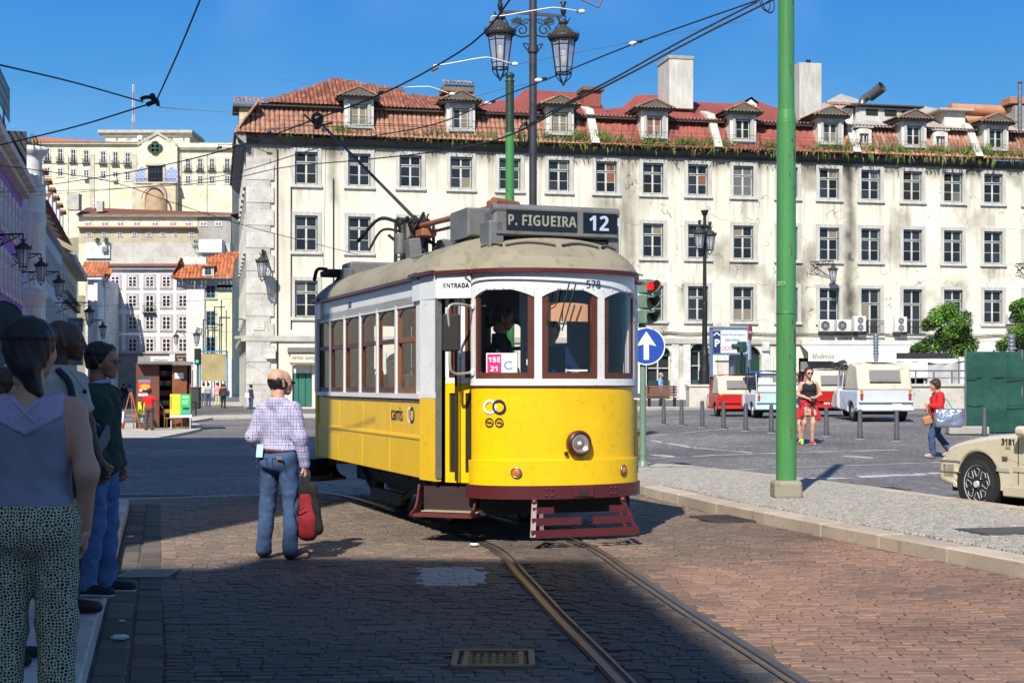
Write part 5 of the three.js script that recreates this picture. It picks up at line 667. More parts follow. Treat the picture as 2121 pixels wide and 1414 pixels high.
      const dd = C.clone().sub(Bq), dt = Math.atan2(-dd.z, dd.x), DL = dd.length(), nrm = V(-dd.z, 0, dd.x).normalize().multiplyScalar(s < 0 ? -1 : 1); const ins = nrm.z > 0 ? -.09 : -.09, dm = Bq.clone().add(C).multiplyScalar(.5).add(V(-s * .06, 0, -.03));
      { const C2 = V(s * .86, 0, -.47), path = [V(s * 1.2, 0, -1.3), A.clone().setX(s * 1.195), Bq.clone().add(V(s * .01, 0, .01)), C2], q = new B(), gq = new B(); for (let i = 0; i < 3; i++) { const a = path[i], b = path[i + 1]; if (a.distanceTo(b) < .05) continue; q.beam(V(a.x, 2.515, a.z), V(b.x, 2.515, b.z), .05, .25); gq.beam(V(a.x + s * .03, 2.64, a.z), V(b.x + s * .03, 2.65, b.z), .09, .035); } q.mesh('letter_board', WHT, t); gq.mesh('gutter', MAR, t); }
      const door = sub('folding_door', t, [dm.x, 0, dm.z], dt);
      for (const k of [-1, 1]) { const lw = DL / 2 - .015, x = k * DL / 4 + .02; const leaf = sub('door_leaf', door, [x, 0, 0], k * .12); new B().box(lw, .1, .035, 0, .63, 0).box(.045, .78, .034, -lw / 2 + .022, 1.07, 0).box(.045, .78, .034, lw / 2 - .022, 1.07, 0).box(lw, .1, .035, 0, 1.51, 0).mesh('lower_frame', YEL, leaf); new B().box(lw, .05, .034, 0, 1.585, 0).box(.04, .8, .034, -lw / 2 + .02, 2.0, 0).box(.04, .8, .034, lw / 2 - .02, 2.0, 0).mesh('upper_frame', k < 0 ? WHT : WHT, leaf); new B().box(lw - .08, .05, .03, 0, 1.635, 0).box(.03, .74, .03, -lw / 2 + .055, 2.0, 0).box(.03, .74, .03, lw / 2 - .055, 2.0, 0).box(lw - .08, .05, .03, 0, 2.38, 0).mesh('window_frame', BRN, leaf); put('pane', new B().box(lw - .1, .76, .006, 0, 2.02, -.005).geo(), GLASS, leaf); put('lower_pane', new B().box(lw - .09, .8, .006, 0, 1.07, -.005).geo(), phys([.03, .028, .02], .1), leaf); }
      new B().bar(V(dm.x + s * .05, .6, dm.z + .05), V(dm.x + s * .05, 2.4, dm.z + .05), .014).mesh('handrail', DARK, t);
      // steps
      if (slim) continue; const st = sub('boarding_step', t, [(Bq.x + C.x) / 2 + s * .05, 0, (Bq.z + C.z) / 2 - .02], dt); const cur = [[0, .56], [.02, .5], [.05, .40], [.1, .33], [.2, .29], [.2, .26], [-.02, .26], [-.06, .5]];
      new B().box(.62, .03, .26, 0, .27, .05).mesh('tread', worn([.14, .02, .022], .6), st); new B().box(.6, .012, .12, .02, .30, -.02).mesh('tread_plate', worn([.4, .33, .22], .7), st); for (const k of [-.31, .31]) new B().ext(cur.map(([x, y]) => [x, y]), .02, M4(k - .01, 0, -.02, 0, -Math.PI / 2, 0).multiply(new THREE.Matrix4().makeScale(1, 1, 1))).mesh('step_bracket', MAR, st); new B().box(.6, .24, .02, 0, .42, -.08).mesh('riser', worn([.03, .012, .012], .7), st);
    }
    new B().ext([[-1.12, -1.05], [.98, -1.05], [.8, -.52], [0, -.08], [-.8, -.52]], .05, M4(0, .66, 0, Math.PI / 2)).mesh('platform_floor', DARK, t);
  });
  // saloon sides
  const z0 = -6.0, z1 = -1.25, bay = .79;
  for (const s of [-1, 1]) {
    const side = sub(s < 0 ? 'saloon_side' : 'saloon_side', t, [s * 1.19, 0, 0], 0);
    const Lz = 4.8 + .0, zc = (-5.85 - 1.05) / 2;
    for (let k = 0; k < 4; k++) for (const [a, b, o] of [[.60, 1.0, .012], [1.005, 1.385, 0]]) new B().rbox(.05, b - a, 1.2 - .008, s * (-.02 + o) , (a + b) / 2, -1.05 - .6 - k * 1.2, .008).mesh('body_panel', YEL, side);
    new B().box(.07, .025, Lz, s * -.01, 1.003, zc).mesh('moulding', YEL, side); new B().box(.08, .05, Lz, s * -.005, 1.425, zc).mesh('window_sill', WHT, side); new B().box(.05, .24, Lz, s * -.02, 2.49, zc).mesh('letter_board', WHT, side); new B().box(.1, .03, Lz, s * .01, 2.62, zc).mesh('gutter', MAR, side); new B().box(.03, .1, Lz, -s * .01, 2.40, zc).mesh('cant_rail', WHT, side);
    for (let i = 0; i <= 6; i++) new B().rbox(.055, .95, i === 0 || i === 6 ? .22 : .07, -s * .02, 1.92, i === 6 ? z1 + .1 : i === 0 ? z0 + .03 : z0 + i * bay, .01).mesh('window_post', WHT, side);
    for (let i = 0; i < 6; i++) {
      const zc2 = z0 + (i + .5) * bay + (i === 0 ? .04 : 0), w = bay - .08 - (i === 0 ? .06 : 0), fm = i === 5 ? mat([.25, .085, .03], .45, { map: GRIMES }) : BRN, g = sub('saloon_window', side, [-s * .025, 1.45, zc2], s * Math.PI / 2);
      new B().box(w, .06, .035, 0, .03, 0).box(.05, .86, .034, -w / 2 + .025, .46, 0).box(.05, .86, .034, w / 2 - .025, .46, 0).box(w - .1, .05, .04, 0, .56, .006).mesh('frame', fm, g);
      const a = new THREE.Shape(); a.moveTo(-w / 2, .78); a.lineTo(-w / 2, .93); a.lineTo(w / 2, .93); a.lineTo(w / 2, .78); a.lineTo(w / 2 - .03, .78); a.absellipse(0, .78, w / 2 - .03, .11, 0, Math.PI, false); new B().ext(a, .03, M4(0, 0, -.015)).mesh('arched_head', fm, g);
      put('pane', new B().box(w - .08, .5, .005, 0, .31, -.004).geo(), GLASS, g); put('upper_pane', new B().box(w - .08, .34, .005, 0, .74, .004).geo(), GLASS, g);
    }
  }
  // inside
  new B().box(2.3, .06, 5.0, 0, .66, -3.45).mesh('floor', WOOD, t); new B().box(2.28, .04, 4.6, 0, 2.655, -3.45).box(1.5, .04, .7, 0, 2.65, -.85).box(1.5, .04, .7, 0, 2.65, -6.05).mesh('ceiling', worn([.06, .04, .028], .7), t);
  for (const zz of [-1.2, -5.75]) { new B().box(.7, 1.95, .05, -.82, 1.63, zz).box(.7, 1.95, .05, .82, 1.63, zz).box(1.0, .3, .05, 0, 2.47, zz).mesh('bulkhead', WOOD, t); }
  for (const s of [-1, 1]) { new B().box(.03, .75, 4.7, s * 1.14, 1.03, -3.45).mesh('inner_lining', WOOD, t); for (let i = 0; i < 5; i++) { const q = sub('seat', t, [s * .78, .69, -1.85 - i * .85]); new B().rbox(.62, .08, .42, 0, .4, 0, .03).mesh('cushion', worn([.05, .03, .02], .6), q); new B().rbox(.62, .55, .06, 0, .7, -.2, .03, -.1).mesh('backrest', WOOD, q); new B().box(.5, .36, .3, 0, .18, 0).mesh('seat_base', DARK, q); new B().add(new THREE.TorusGeometry(.06, .012, 6, 14), M4(-s * .3, 1.0, -.22)).mesh('grab_handle', STEEL, q); } }
  { const c = sub('controller', t, [.18, .68, -.55]); new B().cyl(.16, .16, .9, 0, .45, 0, 16).mesh('drum', worn([.1, .1, .09], .5), c); new B().cyl(.17, .14, .06, 0, .92, 0, 16).bar(V(0, .97, 0), V(.16, 1.0, .05), .015).mesh('handle', STEEL, c); }
  { const sg = sub('destination_card', t, [-.62, 1.75, -.27], -.42), tx = canvasTex(256, 192, (x, w, h) => { x.fillStyle = '#f4f4f2'; x.fillRect(0, 0, w, h); x.fillStyle = '#d81f73'; x.fillRect(8, 10, 118, 176); x.fillStyle = '#fff'; x.font = 'bold 64px sans-serif'; x.textAlign = 'center'; x.fillText('15E', 67, 84, 104); x.fillText('21', 67, 168, 104); x.strokeStyle = '#2f7fb5'; x.lineWidth = 12; x.beginPath(); x.arc(188, 116, 34, .6, 5.6); x.stroke(); x.fillStyle = '#4a90bd'; x.font = '20px sans-serif'; x.fillText('lisboa', 188, 40); }); put('card', localUV(new B().box(.30, .2, .01, 0, 0, 0).geo(), .30, .2, -.15, -.1), mat([.95, .95, .95], .7, { map: tx }), sg); new B().box(.32, .03, .04, 0, -.11, 0).mesh('card_holder', GREY, sg); }
  new B().rbox(.2, .02, .1, .12, 1.68, -.16, .005).mesh('paper', mat([.75, .75, .75], .9), t); new B().rbox(.1, .06, .02, -.34, 1.76, -.2, .005).mesh('paper_note', mat([.65, .75, .75], .9), t);
  // roof: rings from the outline in to the crown
  { const out = []; const N = 22; for (let i = 0; i <= N; i++) { const q = arc(lerp(-e, e, i / N), .035).p; out.push([q.x, q.z]); } out.push([1.05, -.78], [1.24, -1.3]); for (let i = 1; i < 10; i++) out.push([1.24, lerp(-1.05, -5.85, i / 10)]); out.push([1.24, -5.85], [1.19, -6.2]); for (let i = 0; i <= N; i++) { const q = arc(lerp(-e, e, i / N), .035).p; out.push([-q.x, -6.9 - q.z]); } out.push([-1.19, -6.2], [-1.24, -5.85]); for (let i = 1; i < 10; i++) out.push([-1.24, lerp(-5.85, -1.05, i / 10)]); out.push([-1.24, -1.05], [-1.19, -.70]);
    const R = 12, p = [], n = [], M = out.length; for (let r = 0; r <= R; r++) { const s = Math.sin(r / R * Math.PI / 2), y = 2.64 + .45 * Math.pow(1 - Math.pow(s, 2.4), .64); for (const [x, z] of out) { const cz = clamp(z, -5.7, -1.2); p.push(x * s, y, cz + (z - cz) * s); } } for (let r = 0; r < R; r++) for (let i = 0; i < M; i++) { const a = r * M + i, b = r * M + (i + 1) % M; n.push(a, b, a + M, b, b + M, a + M); }
    const g = new THREE.BufferGeometry(); g.setAttribute('position', new THREE.Float32BufferAttribute(p, 3)); g.setIndex(n); g.computeVertexNormals(); const q = plain(g); boxUV(q); put('roof', q, ROOF, t); }
  const roofY = (s) => 2.64 + .45 * Math.pow(1 - Math.pow(clamp(s), 2.4), .64);
  { // raised seams that scallop round the dome
    for (const [a0, a1] of [[-1.50, -.95], [-.88, -.12], [-.02, .6], [.68, 1.3]]) { const b = new B(), pts = []; for (let i = 0; i <= 10; i++) { const a = lerp(a0, a1, i / 10), s = .80 - .05 * Math.sin(Math.PI * i / 10), q = arc(a, .05).p; pts.push([q.x * s, roofY(s) + .012, -1.2 + (q.z + 1.2) * s]); } b.tube(pts, .013, 20, 6).mesh('roof_seam', worn([.13, .12, .1], .7), t); }
    new B().tube([[-.66, 3.02, -1.05], [-.86, 2.93, -1.5], [-1.0, 2.87, -1.75], [-1.13, 2.76, -1.72], [-1.17, 2.7, -1.55]], .02, 30, 6).tube([[-.55, 3.03, -1.2], [-.9, 2.92, -1.62], [-1.02, 2.85, -1.95], [-1.16, 2.73, -1.9]], .012, 24, 5).mesh('roof_cable', DARK, t);
    for (let i = 0; i < 3; i++) new B().box(.16, .02, .05, -.8 - .12 * i, 2.97 - .04 * i, -1.5 - .12 * i, 0, .6, .25).mesh('cable_cleat', GREY, t); }
  { // destination box
    const s = sub('roof_sign', t, [.04, 3.17, -.62]); new B().rbox(1.36, .29, .30, 0, -.015, 0, .05).mesh('sign_case', GREY, s); new B().rbox(.16, .5, .3, -.64, -.26, .0, .02).mesh('sign_leg', GREY, s); new B().rbox(.12, .5, .26, .63, -.26, 0, .02).mesh('sign_leg', GREY, s); new B().rbox(.3, .14, .24, .42, -.24, -.02, .02).mesh('sign_foot', GREY, s); for (const k of [-.035, .035]) new B().rbox(.05, .07, .02, -.64 + k, -.27, .145, .012).mesh('leg_opening', BLACK, s); new B().cyl(.05, .05, 1.36, 0, .11, .11, 14, 0, 0, Math.PI / 2).mesh('sign_hood', GREY, s);
    new B().box(.76, .2, .012, -.16, 0, .152).mesh('destination_board', mat([.012, .013, .016], .3), s); new B().box(.38, .2, .012, .46, 0, .152).mesh('route_board', mat([.006, .007, .012], .3), s); new B().box(.06, .24, .02, .245, 0, .155).box(1.3, .03, .02, 0, -.125, .158).mesh('sign_frame', GREY, s);
    letters('P. FIGUEIRA', .105, mat([.33, .325, .25], .8, { map: scaled(GRIME, .3) }), s, M4(-.16, 0, .159), 'destination_lettering', FONT, .88); letters('12', .15, mat([.42, .5, .6], .6), s, M4(.45, 0, .159), 'route_number'); }
  new B().ext([[-.3, 0], [.3, 0], [.3, .3], [-.3, .3]], .62, M4(-.38, 3.06, -1.75), .02).mesh('resistor_box', GREY, t); new B().rbox(.9, .1, .8, -.1, 3.05, -1.6, .02).mesh('box_plinth', DARK, t);
  { // trolley gear
    const s = sub('trolley_gear', t, [-.1, 3.02, -5.0]); new B().rbox(.5, .12, 1.6, 0, .06, .2, .03).rbox(.3, .5, .35, 0, .35, -.1, .03).cyl(.07, .07, .25, -.3, .3, .3, 12).rbox(.16, .28, .25, -.2, .2, .55, .02, 0, 0, .12).rbox(.16, .28, .25, .2, .2, .55, .02, 0, 0, -.12).mesh('pole_base', GREY, s); new B().rbox(.26, .08, .2, .05, .44, .1, .02).bar(V(-.02, .55, -.1), V(-.1, .42, 3.4), .035).bar(V(.06, .46, 0), V(.0, .34, 3.3), .02).cyl(.05, .05, .42, -.04, .44, 3.5, 12, 0, .6, Math.PI / 2).rbox(.2, .15, .14, -.1, .41, 3.4, .02).rbox(.2, .1, .3, -.02, .42, .5, .02).mesh('retired_pole', RUSTY, s);
    const k = new B(); for (let i = 0; i < 14; i++) k.bar(V(rr(-.3, .3), rr(.1, .45), rr(-.5, .6)), V(rr(-.25, .25), rr(.4, .8), rr(-.5, .6)), rr(.012, .025), undefined, 6); for (let i = 0; i < 6; i++) k.cyl(.025, .02, .5, -.25 + i * .09, .35, -.1 + .1 * (i % 3), 8).add(new THREE.TorusGeometry(.05, .015, 6, 12), M4(rr(-.2, .2), .6, rr(-.3, .4), rr(0, 3), rr(0, 3), 0)); k.mesh('springs_and_brackets', DARK, s).userData.kind = 'stuff';
    const head = P(657, 248, 22.3), lp = t.worldToLocal ? (t.updateMatrixWorld(true), t.worldToLocal(head.clone())).sub(V(-.1, 3.02, -5.0)) : 0; new B().bar(V(.0, .68, -.1), lp, .024, .016, 10).mesh('trolley_pole', mat([.075, .055, .04], .5, { metalness: .4, map: GRIMES }), s); new B().add(new THREE.TorusGeometry(.07, .03, 8, 16), M4(lp.x, lp.y + .02, lp.z)).rbox(.09, .16, .16, lp.x, lp.y - .06, lp.z, .02).bar(lp.clone().add(V(0, -.1, 0)), lp.clone().add(V(.22, -.05, .1)), .015).bar(lp.clone().add(V(0, -.1, 0)), lp.clone().add(V(-.2, .08, -.05)), .015).mesh('trolley_wheel', mat([.07, .05, .035], .6), s);
    new B().tube([[-.1, .62, -.3], [-.3, .72, -.7], [-.5, .45, -1.1]], .025, 14, 6).tube([[-.1, .5, -.2], [-.32, .55, -.5], [-.45, .3, -.7]], .018, 12, 6).mesh('pole_hook', DARK, s);
    new B().rbox(1.1, .08, .5, -.45, .0, -.95, .02).tube([[-.95, .05, -.95], [-1.08, .05, -.95], [-1.14, -.1, -.9]], .025, 10, 6).mesh('roof_walk', DARK, s); const bw = new B(); for (let i = 0; i < 8; i++) bw.bar(V(-.9 + i * .13, -.14, -.75), V(-.8 + i * .13, 0, -.75), .018, undefined, 5); bw.mesh('roof_walk_truss', DARK, s).userData.kind = 'stuff'; }
  new B().sph(.3, -.05, 2.98, -2.1, 1, .55, 1).mesh('roof_dome_vent', ROOF, t); new B().sph(.26, -.55, 2.86, -5.2, 1, .7, 1).mesh('roof_dome_vent', GREY, t); new B().rbox(.9, .3, .5, -.4, 3.0, -5.75, .03).rbox(.16, .42, .4, -.86, 2.85, -5.7, .02).mesh('rear_sign_case', GREY, t);
  // lettering on the body
  letters('578', .075, NAVY, t, M4(arc(.28).p.x, 2.52, arc(.28).p.z + .002, 0, .16), 'fleet_number', FONTR); letters('ENTRADA', .044, BLACK, t, M4(-.995, 2.515, -.542, 0, -.70), 'entrance_lettering'); 
  letters('578', .07, NAVY, t, M4(-1.1985, 2.5, -4.1, 0, -Math.PI / 2), 'fleet_number', FONTR); letters('carris', .135, NAVY, t, M4(-1.1985, 1.235, -1.98, 0, -Math.PI / 2), 'company_lettering', FONTR);
  const ringG = (r, w) => new THREE.RingGeometry(r - w, r, 30); const lg = sub('company_emblem', t, [-1.1985, 1.23, -1.45], -Math.PI / 2); new B().add(ringG(.085, .028), M4(-.05, 0, 0)).mesh('emblem_ring', mat([.75, .75, .72], .5), lg); new B().add(ringG(.085, .028), M4(.05, 0, .002)).mesh('emblem_ring', NAVY, lg);
  const q2 = arc(-.98, .004), l2 = sub('company_emblem', t, [q2.p.x, 1.33, q2.p.z], Math.atan2(q2.n.x, q2.n.z)); new B().add(ringG(.07, .022), M4(-.045, 0, .004)).mesh('emblem_ring', mat([.78, .78, .75], .5), l2); new B().add(ringG(.07, .022), M4(.05, 0, .006)).mesh('emblem_ring', NAVY, l2);
  for (const k of [-1, 1]) new B().add(ringG(.045, .012), M4(k * .05, -.15, .005)).add(new THREE.PlaneGeometry(.05, .014), M4(k * .05, -.15, .005)).mesh('certificate_seal', mat([.05, .04, .005], .6), l2);
  // mirror on its bracket
  { const a = arc(-e * .97, .01).p, s = sub('wing_mirror', t, [a.x, 0, a.z]); new B().tube([[0, 2.3, .02], [-.1, 2.31, .12], [-.26, 2.31, .2], [-.30, 2.28, .21], [-.28, 2.0, .2], [-.27, 1.68, .19], [-.22, 1.65, .17], [-.02, 1.66, .03]], .013, 40, 8).mesh('bracket', mat([.5, .48, .42], .4, { metalness: .5 }), s); new B().rbox(.05, .36, .17, -.27, 2.04, .2, .02, 0, 1.15).mesh('mirror_shell', DARK, s); new B().rbox(.03, .05, .06, 0, 2.3, .03, .01).rbox(.03, .06, .06, 0, 1.66, .03, .01).mesh('bracket_mount', WHT, s); }
  // lifeguard in front, running gear underneath
  { const s = sub('lifeguard', t, [.03, 0, .0]); new B().beam(V(-.55, .14, .28), V(.55, .14, .28), .025, .075).mesh('lower_slat', MAR, s); new B().beam(V(-.52, .25, .22), V(-.02, .25, .22), .022, .07).mesh('middle_slat', MAR, s); new B().beam(V(.1, .25, .22), V(.52, .25, .22), .022, .07).mesh('middle_slat', MAR, s); new B().beam(V(-.49, .35, .16), V(-.28, .35, .16), .022, .06).mesh('upper_slat', MAR, s); new B().beam(V(.3, .35, .16), V(.49, .35, .16), .022, .06).mesh('upper_slat', MAR, s); for (const k of [-1, 1]) new B().beam(V(k * .46, .42, .12), V(k * .54, .11, .29), .05, .02).beam(V(k * .4, .37, .13), V(k * .44, .12, .27), .04, .02).sph(.03, k * .46, .43, .12).mesh('guard_bracket', MAR, s); }
  for (const zz of [-2.4, -4.5]) { for (const s of [-1, 1]) { const w = sub('wheel', t, [s * .45, .34, zz]); new B().lathe([[.1, -.05], [.3, -.045], [.34, -.05], [.345, .05], [.3, .045], [.1, .05]], 0, 0, 0, 28, M4(0, 0, 0, 0, 0, Math.PI / 2)).mesh('tyre', mat([.1, .09, .085], .5, { metalness: .6 }), w); new B().cyl(.09, .09, .2, 0, 0, 0, 14, 0, 0, Math.PI / 2).mesh('hub', DARK, w); new B().rbox(.12, .2, .26, s * .3, 0, 0, .03).mesh('axle_box', DARK, w); } new B().cyl(.06, .06, .9, 0, .34, zz, 12, 0, 0, Math.PI / 2).mesh('axle', DARK, t); }
  { const b = sub('truck_frame', t); for (const s of [-1, 1]) { new B().box(.08, .16, 3.4, s * .78, .44, -3.45).mesh('side_frame', DARK, b); for (const zz of [-2.0, -2.8, -4.1, -4.9]) { const k = new B(); for (let i = 0; i < 5; i++) k.add(new THREE.TorusGeometry(.06, .015, 6, 12), M4(s * .78, .48 + i * .03, zz, Math.PI / 2)); k.mesh('spring', DARK, b); } new B().box(.06, .12, 1.4, s * .9, .25, -3.45).bar(V(s * .85, .5, -2), V(s * .9, .25, -2.8), .03).bar(V(s * .85, .5, -4.9), V(s * .9, .25, -4.1), .03).mesh('safety_bar', DARK, b); } new B().box(1.5, .3, 1.2, 0, .45, -3.45).box(1.3, .25, .7, 0, .42, -1.3).box(1.3, .25, .7, 0, .42, -5.6).mesh('motor_casing', DARK, b); new B().box(1.6, .3, .3, 0, .42, -.55).mesh('front_beam', DARK, b); }
}
// ---------- posts, lamps, signs, wires ----------
const PANE = new THREE.MeshPhysicalMaterial({ color: col(.8, .8, .85), roughness: .35, transmission: .75, thickness: 0, side: THREE.DoubleSide });
function lantern(parent, pos, s = 1, turn = 0) { // eight-sided street lantern; origin at the middle of the glass
  const t = sub('lantern', parent, pos, turn); t.scale.setScalar(s); const N = 8, P8 = (r, y, i) => V(r * Math.cos((i + .5) / N * 6.2832), y, r * Math.sin((i + .5) / N * 6.2832));
  const f = new B(); for (let i = 0; i < N; i++) { f.bar(P8(.27, .32, i), P8(.17, -.38, i), .013, .013, 6).bar(P8(.27, .32, i), P8(.27, .32, i + 1), .016, .016, 6).bar(P8(.17, -.38, i), P8(.17, -.38, i + 1), .018, .018, 6).bar(P8(.256, .2, i), P8(.256, .2, i + 1), .007, .007, 5).bar(P8(.185, -.27, i), P8(.185, -.27, i + 1), .007, .007, 5); } f.mesh('frame', IRON, t);
  for (let i = 0; i < N; i++) new B().quad(P8(.262, .31, i), P8(.262, .31, i + 1), P8(.166, -.37, i + 1), P8(.166, -.37, i)).mesh('pane', PANE, t);
  new B().lathe([[.30, .31], [.335, .36], [.33, .42], [.25, .44], [.19, .53], [.12, .58], [.07, .61], [.06, .64], [.1, .67], [.11, .72], [.02, .72]], 0, 0, 0, 16).mesh('cap', worn([.045, .04, .035], .6), t); const cr = new B(); for (let i = 0; i < 24; i++) { const a = i / 24 * 6.2832; cr.cyl(.018, .002, .08, .33 * Math.cos(a), .45, .33 * Math.sin(a), 5); } for (let i = 0; i < 5; i++) { const a = i / 5 * 6.2832; cr.tube([[.1 * Math.cos(a), .7, .1 * Math.sin(a)], [.13 * Math.cos(a), .78, .13 * Math.sin(a)], [.16 * Math.cos(a), .79, .16 * Math.sin(a)]], .012, 6, 5); } cr.mesh('crest', IRON, t).userData.kind = 'stuff';
  const b = new B(); for (let i = 0; i < 6; i++) { const a = i / 6 * 6.2832; b.tube([[.17 * Math.cos(a), -.38, .17 * Math.sin(a)], [.15 * Math.cos(a), -.46, .15 * Math.sin(a)], [.07 * Math.cos(a), -.55, .07 * Math.sin(a)], [0, -.62, 0]], .012, 8, 5); } b.sph(.03, 0, -.62, 0).mesh('basket', IRON, t); new B().sph(.08, 0, -.02, 0, 1, 2.4, 1).mesh('bulb', mat([.75, .74, .72], .4), t); return t;
}
const scroll = (b, x, y, z, r, n = 1.4, r0 = .015, flipX = 1) => { const p = []; for (let i = 0; i <= 20; i++) { const a = i / 20 * n * 6.2832, q = r * (1 - .75 * i / 20); p.push([x + flipX * q * Math.cos(a), y + q * Math.sin(a), z]); } b.tube(p, r0, 30, 5); };
{ // grey lamp post behind the tram with two lanterns and ship brackets
  const d = 30, k = d / F, base = P(1104, 900, d), Y = (py) => EYE + (HOR - py) * k, X = (px) => (px - 1104) * k, t = thing('lamp_post', 'tall grey lamp post behind the tram with two big lanterns and ship brackets', 'lamp post', [base.x, 0, -d]), gm = mat([.07, .068, .075], .45, { metalness: .4, map: GRIMES });
  new B().cyl(.085, .08, 10.5, 0, 5.25, 0, 18).cyl(.17, .1, .9, 0, .45, 0, 18).cyl(.11, .11, .12, 0, Y(103), 0, 18).mesh('post', gm, t);
  for (const [s, px, yb] of [[-1, 1036, 24], [1, 1167, 34]]) { const x = X(px), ya = Y(yb); new B().beam(V(0, Y(28), 0), V(x - s * .02, ya, 0), .05, .06).mesh('arm', gm, t); new B().bar(V(x, ya - .05, 0), V(x, Y(yb + 42) + .12, 0), .022).mesh('hanger', gm, t); new B().lathe([[.02, 0], [.05, .06], [.06, .14], [.03, .2], [.07, .3], [.01, .24]], x, ya, 0, 8).mesh('tulip_finial', IRON, t); lantern(t, [x, Y(yb + 80), 0], .98);
    const b = new B(); scroll(b, s * .23, Y(62), 0, .13, 1.3, .016, s); scroll(b, s * .14, Y(45), 0, .07, 1.2, .012, -s); b.bar(V(s * .62, ya - .08, 0), V(s * .48, Y(56), 0), .014).tube([[s * .48, Y(56), 0], [s * .42, Y(68), 0], [s * .25, Y(76), 0], [s * .08, Y(73), 0]], .018, 14, 6).tube([[s * .18, Y(50), 0], [s * .28, Y(48.5), 0], [s * .36, Y(51), 0], [s * .46, Y(49), 0]], .008, 12, 5); b.ext([[-.1, 0], [.1, 0], [.13, .07], [.06, .05], [-.06, .05], [-.13, .07]], .03, M4(s * .33, Y(48), -.015)).bar(V(s * .33, Y(46), 0), V(s * .33, Y(34), 0), .008).quad(V(s * .33, Y(36), 0), V(s * .33 + .09, Y(37), 0), V(s * .33 + .1, Y(43), 0), V(s * .33, Y(42), 0)).quad(V(s * .33, Y(36), 0), V(s * .33 - .08, Y(38), 0), V(s * .33 - .1, Y(43), 0), V(s * .33, Y(42), 0)); b.mesh('ship_bracket', IRON, t); }
  new B().tube([[.08, Y(95), 0], [.2, Y(90), 0], [.16, Y(98), 0], [.09, Y(106), 0]], .015, 12, 5).tube([[-.08, Y(92), 0], [-.2, Y(90), 0], [-.16, Y(98), 0], [-.09, Y(106), 0]], .015, 12, 5).mesh('collar_hooks', IRON, t);
  const cb = new B(); for (let i = 0; i < 5; i++) cb.add(new THREE.TorusGeometry(.17 + .01 * i, .012, 5, 20), M4(-.2 + .015 * i, Y(280), .05, 0, .3 * i, 0, V(.6, 1.3, 1))); cb.mesh('cable_coil', BLACK, t).userData.kind = 'stuff';
}
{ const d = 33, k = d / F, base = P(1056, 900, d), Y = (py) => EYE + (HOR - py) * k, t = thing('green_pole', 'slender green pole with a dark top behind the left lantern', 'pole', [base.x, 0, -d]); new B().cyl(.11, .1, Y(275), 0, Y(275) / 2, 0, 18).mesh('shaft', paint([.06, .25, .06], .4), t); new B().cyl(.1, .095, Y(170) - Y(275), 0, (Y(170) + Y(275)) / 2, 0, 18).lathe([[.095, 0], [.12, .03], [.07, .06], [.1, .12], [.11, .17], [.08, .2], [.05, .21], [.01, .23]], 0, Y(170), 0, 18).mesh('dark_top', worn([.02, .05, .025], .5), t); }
{ // the thick green pole on the island
  const p = GH(1629, 1030, .125), t = thing('green_pole', 'thick green pole on a stained concrete foot on the traffic island', 'pole', p), chips = texture(512, 1024, (u, v) => { const n = fbm(u, v * 2, 16, 4, 61), red = n > .72 && Math.abs(u - .12) < .14, dirt = fbm(u, v * .2, 40, 2, 3); const k = .85 + .3 * fbm(u, v, 4, 4, 2) - .2 * Math.max(0, dirt - .55); return red ? [.42, .16, .08] : [.27 * k, .5 * k, .28 * k]; }), m = phys([1, 1, 1], .38, { map: chips, clearcoat: .2 });
  const g = new THREE.CylinderGeometry(.118, .128, 4.55, 28, 1, false); put('shaft', plain(g), m, t, [0, 2.47, 0]); put('upper_shaft', plain(new THREE.CylinderGeometry(.095, .103, 4.8, 28)), m, t, [0, 7.1, 0]); new B().cyl(.13, .125, .03, 0, 2.32, 0, 28).mesh('joint_ring', paint([.05, .2, .05], .4), t); new B().cyl(.12, .104, .16, 0, 4.78, 0, 28).mesh('reducing_collar', paint([.06, .25, .06], .4), t);
  letters('373', .05, mat([.3, .42, .28], .7), t, M4(-.075, 2.68, .1, 0, -.6), 'pole_number');
  new B().rbox(.36, .24, .36, 0, .1, 0, .05).mesh('concrete_foot', worn([.36, .32, .24], .95, { bumpScale: .02 }), t);
}
function streetLamp(px, pyBase, label, d, pyTop, turn) { const base = P(px, pyBase, d), k = d / F, Y = (py) => EYE + (HOR - py) * k - base.y, t = thing('lamp_post', label, 'lamp post', base, turn); new B().lathe([[.3, 0], [.3, .9], [.24, 1.0], [.2, 1.6], [.25, 1.7], [.17, 1.85], [.13, 2.2], [.13, 4.2], [.16, 4.25], [.1, 4.35], [.075, Y(445)], [.05, Y(440)]], 0, 0, 0, 16).mesh('post', IRON, t); new B().box(1.1, .06, .06, 0, Y(468), 0).mesh('arm', IRON, t); const b = new B(); scroll(b, .22, Y(476), 0, .15, 1.3, .02); scroll(b, -.22, Y(476), 0, .15, 1.3, .02, -1); b.mesh('scrollwork', IRON, t); for (const s of [-1, 1]) { lantern(t, [s * .5, Y(500), 0], 1.02); new B().bar(V(s * .5, Y(468), 0), V(s * .5, Y(500) + .74, 0), .03).lathe([[.03, 0], [.07, .1], [.09, .25], [.03, .2]], s * .5, Y(468), 0, 8).mesh('hanger', IRON, t); } new B().lathe([[.04, 0], [.12, .1], [.2, .32], [.14, .2], [.02, .18]], 0, Y(449), 0, 10).mesh('crown', IRON, t); return t; }
streetLamp(1460, 806, 'black lamp post with two lanterns in front of the long building, by the parking board', 72, 440, .9);
